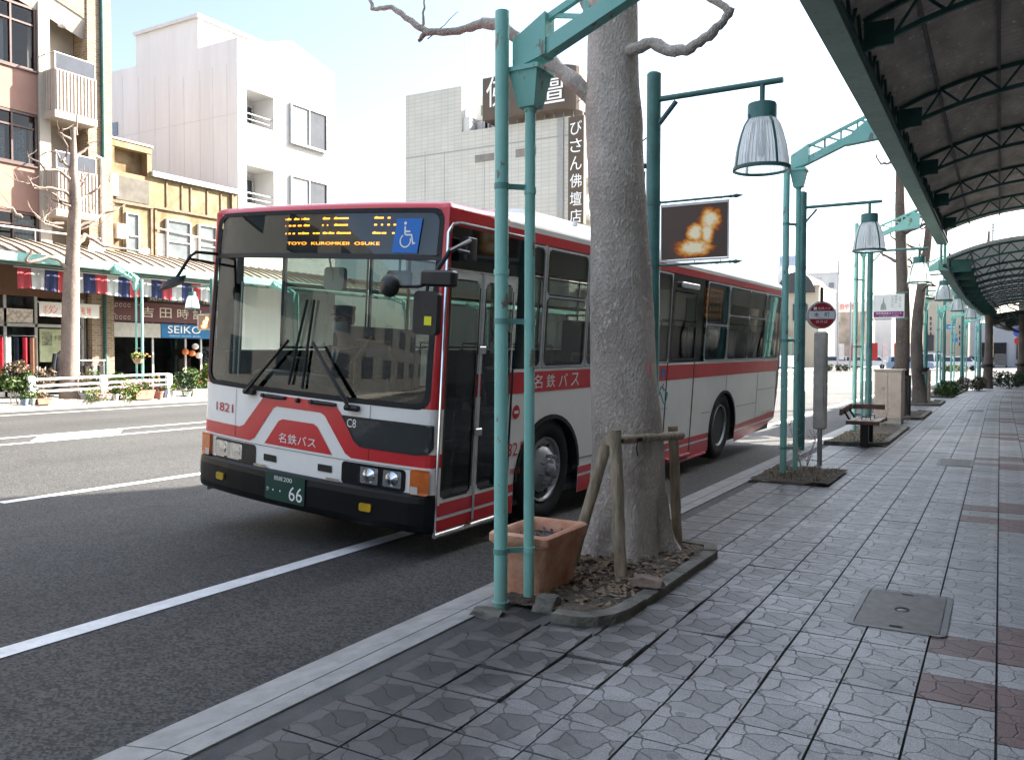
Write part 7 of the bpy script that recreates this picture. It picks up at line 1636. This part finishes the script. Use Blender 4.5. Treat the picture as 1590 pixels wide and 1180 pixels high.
def flowerpot(px, py0, py1, wpx, label, mat, X, shape='round', plant=None):
    p = atX(px, py1, X); t = thing('flower_pot', (X, p.y, .095), label, 'flower pot', 'flower pots along the opposite kerb'); h = max(.16, atX(px, py0, X).z-atX(px, py1, X).z); w_ = abs(atX(px+wpx/2, py1, X).y-atX(px-wpx/2, py1, X).y)/2
    m = MB()
    if shape == 'round': m.lathe([(0, 0), (w_*.68, 0), (w_*.95, h*.85), (w_*1.05, h*.86), (w_*1.05, h), (w_*.9, h), (w_*.85, h*.85), (0, h*.85)], n=18)
    else:
        V = []
        for k, z in ((.85, 0), (1, h*.9), (1.06, h*.9), (1.06, h), (.92, h), (.9, h*.8)): V += [(.13*k*a, w_*k*b, z) for a, b in ((-1, -1), (1, -1), (1, 1), (-1, 1))]
        m.add(V, [(3, 2, 1, 0)]+[(i*4+j, i*4+(j+1) % 4, i*4+4+(j+1) % 4, i*4+4+j) for i in range(5) for j in range(4)]+[(20, 21, 22, 23)])
    m.build('pot', mat, t, local=True, smooth=True, ang=30)
    if plant:
        rr = random.Random(px); m = MB()
        for k in range(3): leaves(m, (0, rr.uniform(-.6, .6)*w_, h+.08), (.12, w_*.6, .12), 40, .045, rr)
        m.build('plant', plant, t, local=True)
    return t
PB = pm('blue_pot', (.22, .27, .38), .5); PG = pm('pale_green_pot', (.38, .46, .40), .6); PW = pm('white_pot', (.62, .60, .57), .6); PT = pm('terracotta_far', (.42, .20, .14), .8, .15); PGY = pm('grey_pot', (.34, .34, .36), .7); STN = pm('stone_planter', (.42, .37, .28), .85, .15, 5)
for a in ((38, 626, 634, 12, 'small blue pot left of the guard rail post', PB, -22.42, 'round', LG), (50, 625, 634, 11, 'small pale green pot at the guard rail post', PG, -22.42, 'round', LY), (66, 624, 633, 22, 'low pink bowl planter beside the rail post', PT, -22.44, 'box', LR),
          (62, 614, 624, 18, 'grey tub planter behind the guard rail post', PGY, -22.7, 'round', LY), (134, 606, 618, 18, 'dark grey bucket pot below the middle rail', PGY, -22.65, 'round', None), (130, 587, 600, 20, 'tall pale urn pot behind the rail near the tree', STN, -23.2, 'round', LR),
          (180, 620, 630, 8, 'white pot under the pink blossoms', PW, -22.45, 'round', LG), (222, 612, 626, 30, 'long terracotta trough planter', PT, -22.45, 'box', LG), (246, 614, 625, 14, 'terracotta pot right of the long trough', PT, -22.45, 'round', LR), (254, 607, 618, 8, 'navy pot near the right rail post', pm('navy_pot', (.05, .06, .12), .5), -22.55, 'round', LG),
          (268, 610, 621, 8, 'cream pot just right of the rail', PW, -22.5, 'round', LY), (303, 605, 615, 9, 'white pot before the rose shrub', PW, -22.6, 'round', None), (312, 606, 615, 8, 'pale grey pot beside the white pot', PGY, -22.6, 'round', LG), (322, 606, 615, 9, 'stone coloured pot by the tall bush', STN, -22.6, 'round', LG), (310, 590, 602, 18, 'brown wooden trough on a stand behind the pots', pm('brown_trough', (.22, .13, .08), .8), -23.2, 'box', LG),
          (292, 608, 616, 9, 'pale green pot under the round shrub', PG, -22.6, 'round', None)): flowerpot(*a)
for k, (a, b) in enumerate(((79, 100), (100, 121), (121, 144))):
    y0, y1 = atX(a, 625, -22.5).y, atX(b, 625, -22.5).y; m = MB(); m.rbox(-22.68, -22.5, y0+.005, y1-.005, .09, atX(a, 621, -22.5).z, .015); tag(m.build('kerb_planter', STN), ['leftmost stone kerb planter block behind the pots', 'middle stone kerb planter block', 'right stone kerb planter block below the guard rail'][k], 'planter block', 'stone planter blocks')
y0, y1 = atX(299, 616, -22.5).y, atX(326, 614, -22.5).y; m = MB(); m.rbox(-22.7, -22.48, y0, y1, .09, .33, .015); tag(m.build('kerb_planter', STN), 'stone planter block beside the bus front, pots on it', 'planter block', 'stone planter blocks')
hb = thing('hanging_basket', atX(214, 557, -22.62), 'flower basket fixed to the opposite teal post', 'flower basket'); m = MB(); m.lathe([(0, -.16), (.1, -.13), (.17, 0), (.15, 0)], n=16); m.build('basket', pm('basket_tan', (.42, .27, .16), .8), hb, local=True, smooth=True); m = MB(); leaves(m, (0, 0, .08), (.2, .26, .14), 90, .05, rnd); m.build('plant', LY, hb, local=True); m = MB()
for k in range(9): m.lathe([(0, .03), (.035, .02), (.04, 0), (0, -.02)], (.1+rnd.uniform(0, .1), rnd.uniform(-.25, .35), rnd.uniform(-.02, .2)), 6)
m.build('blossom', OF, hb, local=True)
# ================================================================== far end of the street
def bldg(px0, px1, pytop, Y, depth, label, mat, name='far_building', base=0):
    """box building whose face towards us spans px0..px1 at street distance Y"""
    a, b = at(px0, pytop, Y), at(px1, pytop, Y); z = max(a.z, b.z)
    t = thing(name, ((a.x+b.x)/2, Y, 0), label, 'building'); m = MB(); m.box(a.x, b.x, Y, Y+depth, base, z); m.box(a.x-.1, b.x+.1, Y-.1, Y+depth+.1, z, z+.25); m.build('wall', mat, t); return t
def fbox(par, name, mat, px0, px1, py0, py1, Y, th=.1):
    a, b = at(px0, py1, Y), at(px1, py0, Y); m = MB(); m.box(a.x, b.x, Y-th, Y-.01, a.z, b.z); return m.build(name, mat, par)
def ftext(par, s, mat, px0, px1, py0, py1, Y):
    a, b = at(px0, py1, Y), at(px1, py0, Y); m = MB(); m.text(s, lambda x, z: (x, Y, z), a.x, b.x, a.z, b.z); return m.build('lettering', mat, par)
FW = pm('far_white', (.62, .61, .60), .8, .05, .3); FBG = pm('far_beige', (.46, .40, .31), .8, .08, .3); FGR = pm('far_grey', (.30, .31, .34), .8, .08, .3); FDK = pm('far_dark', (.05, .05, .055), .6, .2, .5)
# arch-roofed building
t = bldg(1213, 1272, 447, 112, 12, 'beige arch-roofed building far down the street behind the bus', FBG); m = MB()
a, b = at(1215, 455, 112), at(1258, 447, 112); cx = (a.x+b.x)/2; R_ = (b.x-a.x)/2+.6; P = [(cx+R_*cos(radians(k)), b.z-.6+R_*1.15*sin(radians(k))) for k in range(0, 181, 12)]
m.prism(P, lambda x, z: (x, 111.6, z), lambda x, z: (x, 122, z)); m.build('arched_roof', FDK, t, fixn=True)
for px in (1233, 1252): fbox(t, 'slot_window', FDK, px-2, px+2, 472, 498, 112)
# white office and hotel sign building
t = bldg(1249, 1303, 427, 150, 14, 'white office building with small windows far down the street', FW); Yb = 149.8
ftext(t, '商工ビル', FDK, 1261, 1276, 431, 435, Yb)
for px in (1270, 1291):
    w_ = fbox(t, 'window', pm('far_glass', (.2, .22, .24), .3), px-4, px+4, 439, 447, 150); fbox(t, 'window', pm('far_glass', (.2, .22, .24), .3), px-4, px+4, 455, 462, 150)
t = bldg(1208, 1224, 415, 150, 10, 'pale tower far behind the bus rear under a blue sign', FW); t = thing('far_billboard', at(1222, 408, 149), 'small blue and white billboard on the pale far tower', 'billboard'); fbox(t, 'board', pm('far_blue', (.25, .35, .55), .6, .5, .6, col2=(.6, .65, .72)), 1210, 1236, 397, 414, 149)
ftext(t, '岡崎', FW, 1214, 1230, 401, 409, 148.8)
t = thing('far_billboard', at(1316, 477, 130), 'white rooftop sign with red characters far down the street', 'billboard'); fbox(t, 'board', FW, 1302, 1338, 469, 485, 130, .4); ftext(t, '田や 番', REDTXT, 1304, 1328, 472, 481, 129.5)
for px in (1304, 1334): fbox(t, 'leg', STEEL, px-.6, px+.6, 485, 500, 130)
t = bldg(1302, 1345, 487, 132, 10, 'low grey-brown shops below the white rooftop sign', pm('far_brownish', (.25, .22, .20), .8, .4, .4))
t = bldg(1343, 1385, 468, 160, 12, 'distant pale block behind the white banner', FW)
# opposite canopy and shops continuing
oc2 = thing('opposite_canopy', (XE, 96, 5), 'far stretch of the opposite canopy beyond the bus', 'arcade canopy', 'canopy roofs over the pavement'); ocan(oc2, 74, 118, 5.0, XE, XF-.6)
for k in range(7):
    o = dup(op); o.location = (-22.8, 76+6.6*k, 0); o['label'] = 'far teal arcade post under the opposite canopy beyond the bus'
COLS = [(.62, .60, .55), (.40, .04, .04), (.55, .52, .46), (.06, .22, .12), (.10, .20, .42), (.62, .60, .56), (.45, .25, .10), (.62, .55, .25)]
t = thing('far_shop_row', (-26, 100, 0), 'row of colourful shop fronts under the far opposite canopy', 'shop row'); m = MB(); m.box(-40, -26.6, 74, 118, 0, 6.2); m.build('wall', pm('far_shop_wall', (.20, .18, .16), .8, .3, .4), t)
rr = random.Random(4)
for k in range(16): c = COLS[k % 8]; y = 74.5+2.7*k; m = MB(); m.box(-26.55, -26.45, y, y+2.3, 2.6, 3.4+rr.uniform(0, .6)); m.build('shop_sign', pm('shop_sign', c, .6), t); m = MB(); m.box(-26.55, -26.5, y+.2, y+2.2, .2, 2.4); m.build('shop_window', pm('shop_glass', [(.05, .06, .07), (.35, .33, .28), (.12, .10, .09)][k % 3], .3, .4, 2), t)
for k in range(7):
    p = at(1302+17*k, 552, 98+rr.uniform(-4, 4)); t2 = thing('upright_flag', (p.x, p.y, 0), ['tall white advertising flag', 'tall red advertising flag'][k % 2]+' at the far crossing', 'flag', 'advertising flags at the far crossing'); m = MB(); m.tube([(0, 0, 0), (0, 0, 3)], .03, 6); m.build('pole', STEEL, t2, local=True); m = MB(); m.grid(lambda u, v: (.05+.55*u, .05*sin(v*5), 1.1+1.8*v), [0, .5, 1], [i/6 for i in range(7)]); m.build('cloth', pm('flag_cloth', [(.62, .6, .58), (.45, .04, .04)][k % 2], .8), t2, local=True)
# buildings closing the view
t = bldg(1434, 1503, 462, 150, 20, 'beige building closing the street at its far end', FBG)
for i in range(4): fbox(t, 'window', FDK, 1444, 1446.5, 492+8*i, 497+8*i, 150); fbox(t, 'window', FDK, 1489, 1491, 505+9*i, 510+9*i, 150)
fbox(t, 'shutter', FDK, 1440, 1450, 520, 545, 150)
t = bldg(1500, 1548, 475, 165, 20, 'grey apartment block behind the far lamps', pm('far_grey_pale', (.40, .37, .34), .8, .1, .3))
t = bldg(1508, 1620, 490, 140, 16, 'blue-grey warehouse with dark garage openings at the far right', FGR); 
for a, b in ((1524, 1534), (1541, 1563), (1578, 1590)): fbox(t, 'garage_opening', pm('garage_dark', (.012, .012, .014), .9), a, b, 532, 558, 140, .2)
t = thing('direction_sign', at(1477, 508, 105), 'blue direction sign over the far crossing', 'road sign'); fbox(t, 'board', pm('sign_blue_far', (.03, .16, .40), .5, .3, 1.5), 1469, 1484, 504, 511, 105); fbox(t, 'post', STEEL, 1468, 1469, 504, 565, 105); fbox(t, 'lettering', FW, 1472, 1482, 507, 508.5, 104.8)
t = thing('parking_sign', at(1483, 530, 100), 'blue and white parking sign at the far crossing', 'road sign'); fbox(t, 'board', pm('sign_blue_far', (.03, .16, .40), .5), 1478, 1488, 525, 531, 100); fbox(t, 'post', STEEL, 1480.4, 1481.2, 531, 568, 100); ftext(t, 'P', pm('sign_blue_far', (.03, .16, .40), .5), 1480, 1486, 518, 524, 100)
t = thing('round_road_sign', at(1582, 518, 70), 'round blue and red road sign at the right edge', 'road sign'); c = at(1582, 516, 70); m = MB(); m.prism([(c.x+.35*cos(k*.3), c.z+.35*sin(k*.3)) for k in range(21)], lambda x, z: (x, 70, z), lambda x, z: (x, 70.05, z)); m.build('disc', pm('sign_round_blue', (.05, .10, .42), .5), t, fixn=True); m = MB(); m.prism([(c.x+.28*cos(k*.3), c.z-.62+.28*sin(k*.3)) for k in range(21)], lambda x, z: (x, 70, z), lambda x, z: (x, 70.05, z)); m.build('lower_disc', pm('sign_round_red', (.42, .04, .04), .5), t, fixn=True); m = MB(); m.tube([(c.x, 70.1, 0), (c.x, 70.1, c.z+.4)], .04, 6); m.build('post', STEEL, t)
# thin poles and aerials against the sky
for px, y0, y1, Y, lb, r_ in ((1300, 405, 520, 90, 'tall thin pale pole far down the street', .07), (1320, 465, 515, 100, 'short dark pole beside the far rooftop sign', .1), (1538, 347, 372, 75, 'mast with crossarms above the pale canopy', .07)):
    p = at(px, 560, Y); q = at(px, y0, Y); t = thing('pole', (p.x, Y, 0), lb, 'pole'); m = MB(); m.tube([(0, 0, 0), (0, 0, q.z)], r_, 8); m.build('mast', STEEL, t, local=True, smooth=True); m = MB(); m.beam((-.5, 0, q.z-.6), (.5, 0, q.z-.6), .05, .05); m.build('crossarm', STEEL, t, local=True)
# cars
GLC = pm('car_glass', (.02, .025, .03), .08, .1, 1, spec=.6)
def car(loc, rz, paint, label, van=False, grp='cars parked at the far crossing'):
    t = thing('parked_car', loc, label, 'car', grp); t.rotation_euler.z = rz; L, W_ = 4.2, .84
    top = [(-2.0, .95), (-1.9, 1.5), (-1.2, 1.58), (.9, 1.56), (1.55, 1.05), (2.05, .92)] if not van else [(-2.0, 1.0), (-1.98, 1.85), (-1.5, 1.95), (1.2, 1.92), (1.75, 1.15), (2.05, 1.0)]
    m = MB(); P = [(-2.1, .35), (2.1, .35), (2.1, .75), (2.0, .93), (-2.05, .97)]; f0 = lambda x, z: (x, -W_, z); f1 = lambda x, z: (x, W_, z); m.prism(P, f0, f1); Q = [top[0], top[-1]]+[top[i] for i in (4, 3, 2, 1)]
    m.prism([(x*.97, z) for x, z in Q], lambda x, z: (x, -W_+.02+(z-.95)*.16, z), lambda x, z: (x, W_-.02-(z-.95)*.16, z)); m.build('body', paint, t, local=True, fixn=True)
    for s in (-1, 1):
        m = MB(); z1 = top[2][1]-.12; xs_ = (-1.75, -.65, .1, 1.05) 
        for a, b in ((-1.72, -.55), (-.48, .35), (.42, 1.15)): m.poly([[(a, 1.0), (b+(.2 if b > 1 else 0), 1.0), (b-.12, z1), (a+.05, z1)]], lambda x, z: (x, s*(W_+.0-(z-.95)*.16), z))
        m.build('window', GLC, t, local=True)
    m = MB(); m.add([(1.58, -.68, 1.06), (1.58, .68, 1.06), (1.02, .6, top[3][1]-.06), (1.02, -.6, top[3][1]-.06)], [(0, 1, 2, 3)]); m.build('windscreen', GLC, t, local=True)
    for x in (-1.3, 1.3):
        for s in (-1, 1): m = MB(); m.lathe([(0, .1), (.18, .1), (.20, .08), (.30, .08), (.31, 0), (.31, -.1)], (x, s*(W_-.08), .31), 16, 'Y') if s < 0 else m.lathe([(0, -.1), (.18, -.1), (.20, -.08), (.30, -.08), (.31, 0), (.31, .1)], (x, s*(W_-.08), .31), 16, 'Y'); m.build('wheel', TYRE, t, local=True, smooth=True)
    for s in (-1, 1): m = MB(); m.rbox(2.06, 2.115, s*.62-.15, s*.62+.15, .68, .84, .02); m.build('headlight', REFL, t, local=True)
    return t
CW = pm('car_white', (.70, .70, .70), .25, .03, 1, spec=.6); CS = pm('car_silver', (.42, .44, .47), .3, .03, 1, metal=.6); CB_ = pm('car_blue', (.25, .35, .45), .3, .05, 1, metal=.3); CK = pm('car_black', (.02, .02, .023), .2, .05, 1, spec=.6)
def carat(px, Y, rz, p, lb, van=False): q = at(px, 560, Y); car((q.x, Y, -.05), rz, p, lb, van)
carat(1226, 96, pi/2, CW, 'white car just behind the rear of the bus'); carat(1308, 108, .2, CS, 'silver car parked before the far shops'); carat(1412, 92, .15, CB_, 'pale blue car seen between the trunks')
carat(1352, 112, .1, CW, 'white car left of the beige cabinet, far off'); carat(1446, 108, 0, CW, 'white van parked before the beige building', True); carat(1489, 104, .05, CW, 'white estate car under the parking sign'); carat(1553, 136, pi/2, CK, 'dark van inside the garage opening', True); carat(1512, 118, .1, CK, 'dark car beside the far hedge island')
for px, Y, lb in ((1307, 88, 'small green hedge in a white box at the far crossing'), (1480, 92, 'low brown-green island hedge before the white car')):
    p = at(px, 560, Y); hedge(px, Y, 2.6, .7, .8, lb, [LD, LY][px > 1400], x=p.x)

for k, (pa, pb, sag) in enumerate(((at(1538, 349, 75), at(1700, 338, 60), .25), (at(1538, 353, 75), at(1700, 346, 60), .3), (at(1300, 420, 90), at(1538, 351, 75), .8))):
    t = thing('power_line', pa, ['upper overhead wire above the pale canopy', 'lower overhead wire above the pale canopy', 'long sagging wire from the tall thin pole to the mast'][k], 'wire', 'overhead wires'); m = MB()
    m.tube([pa.lerp(pb, i/12)-Vector((0, 0, sag*4*(i/12)*(1-i/12))) for i in range(13)], .018, 5); m.build('cable', BLACK, t)
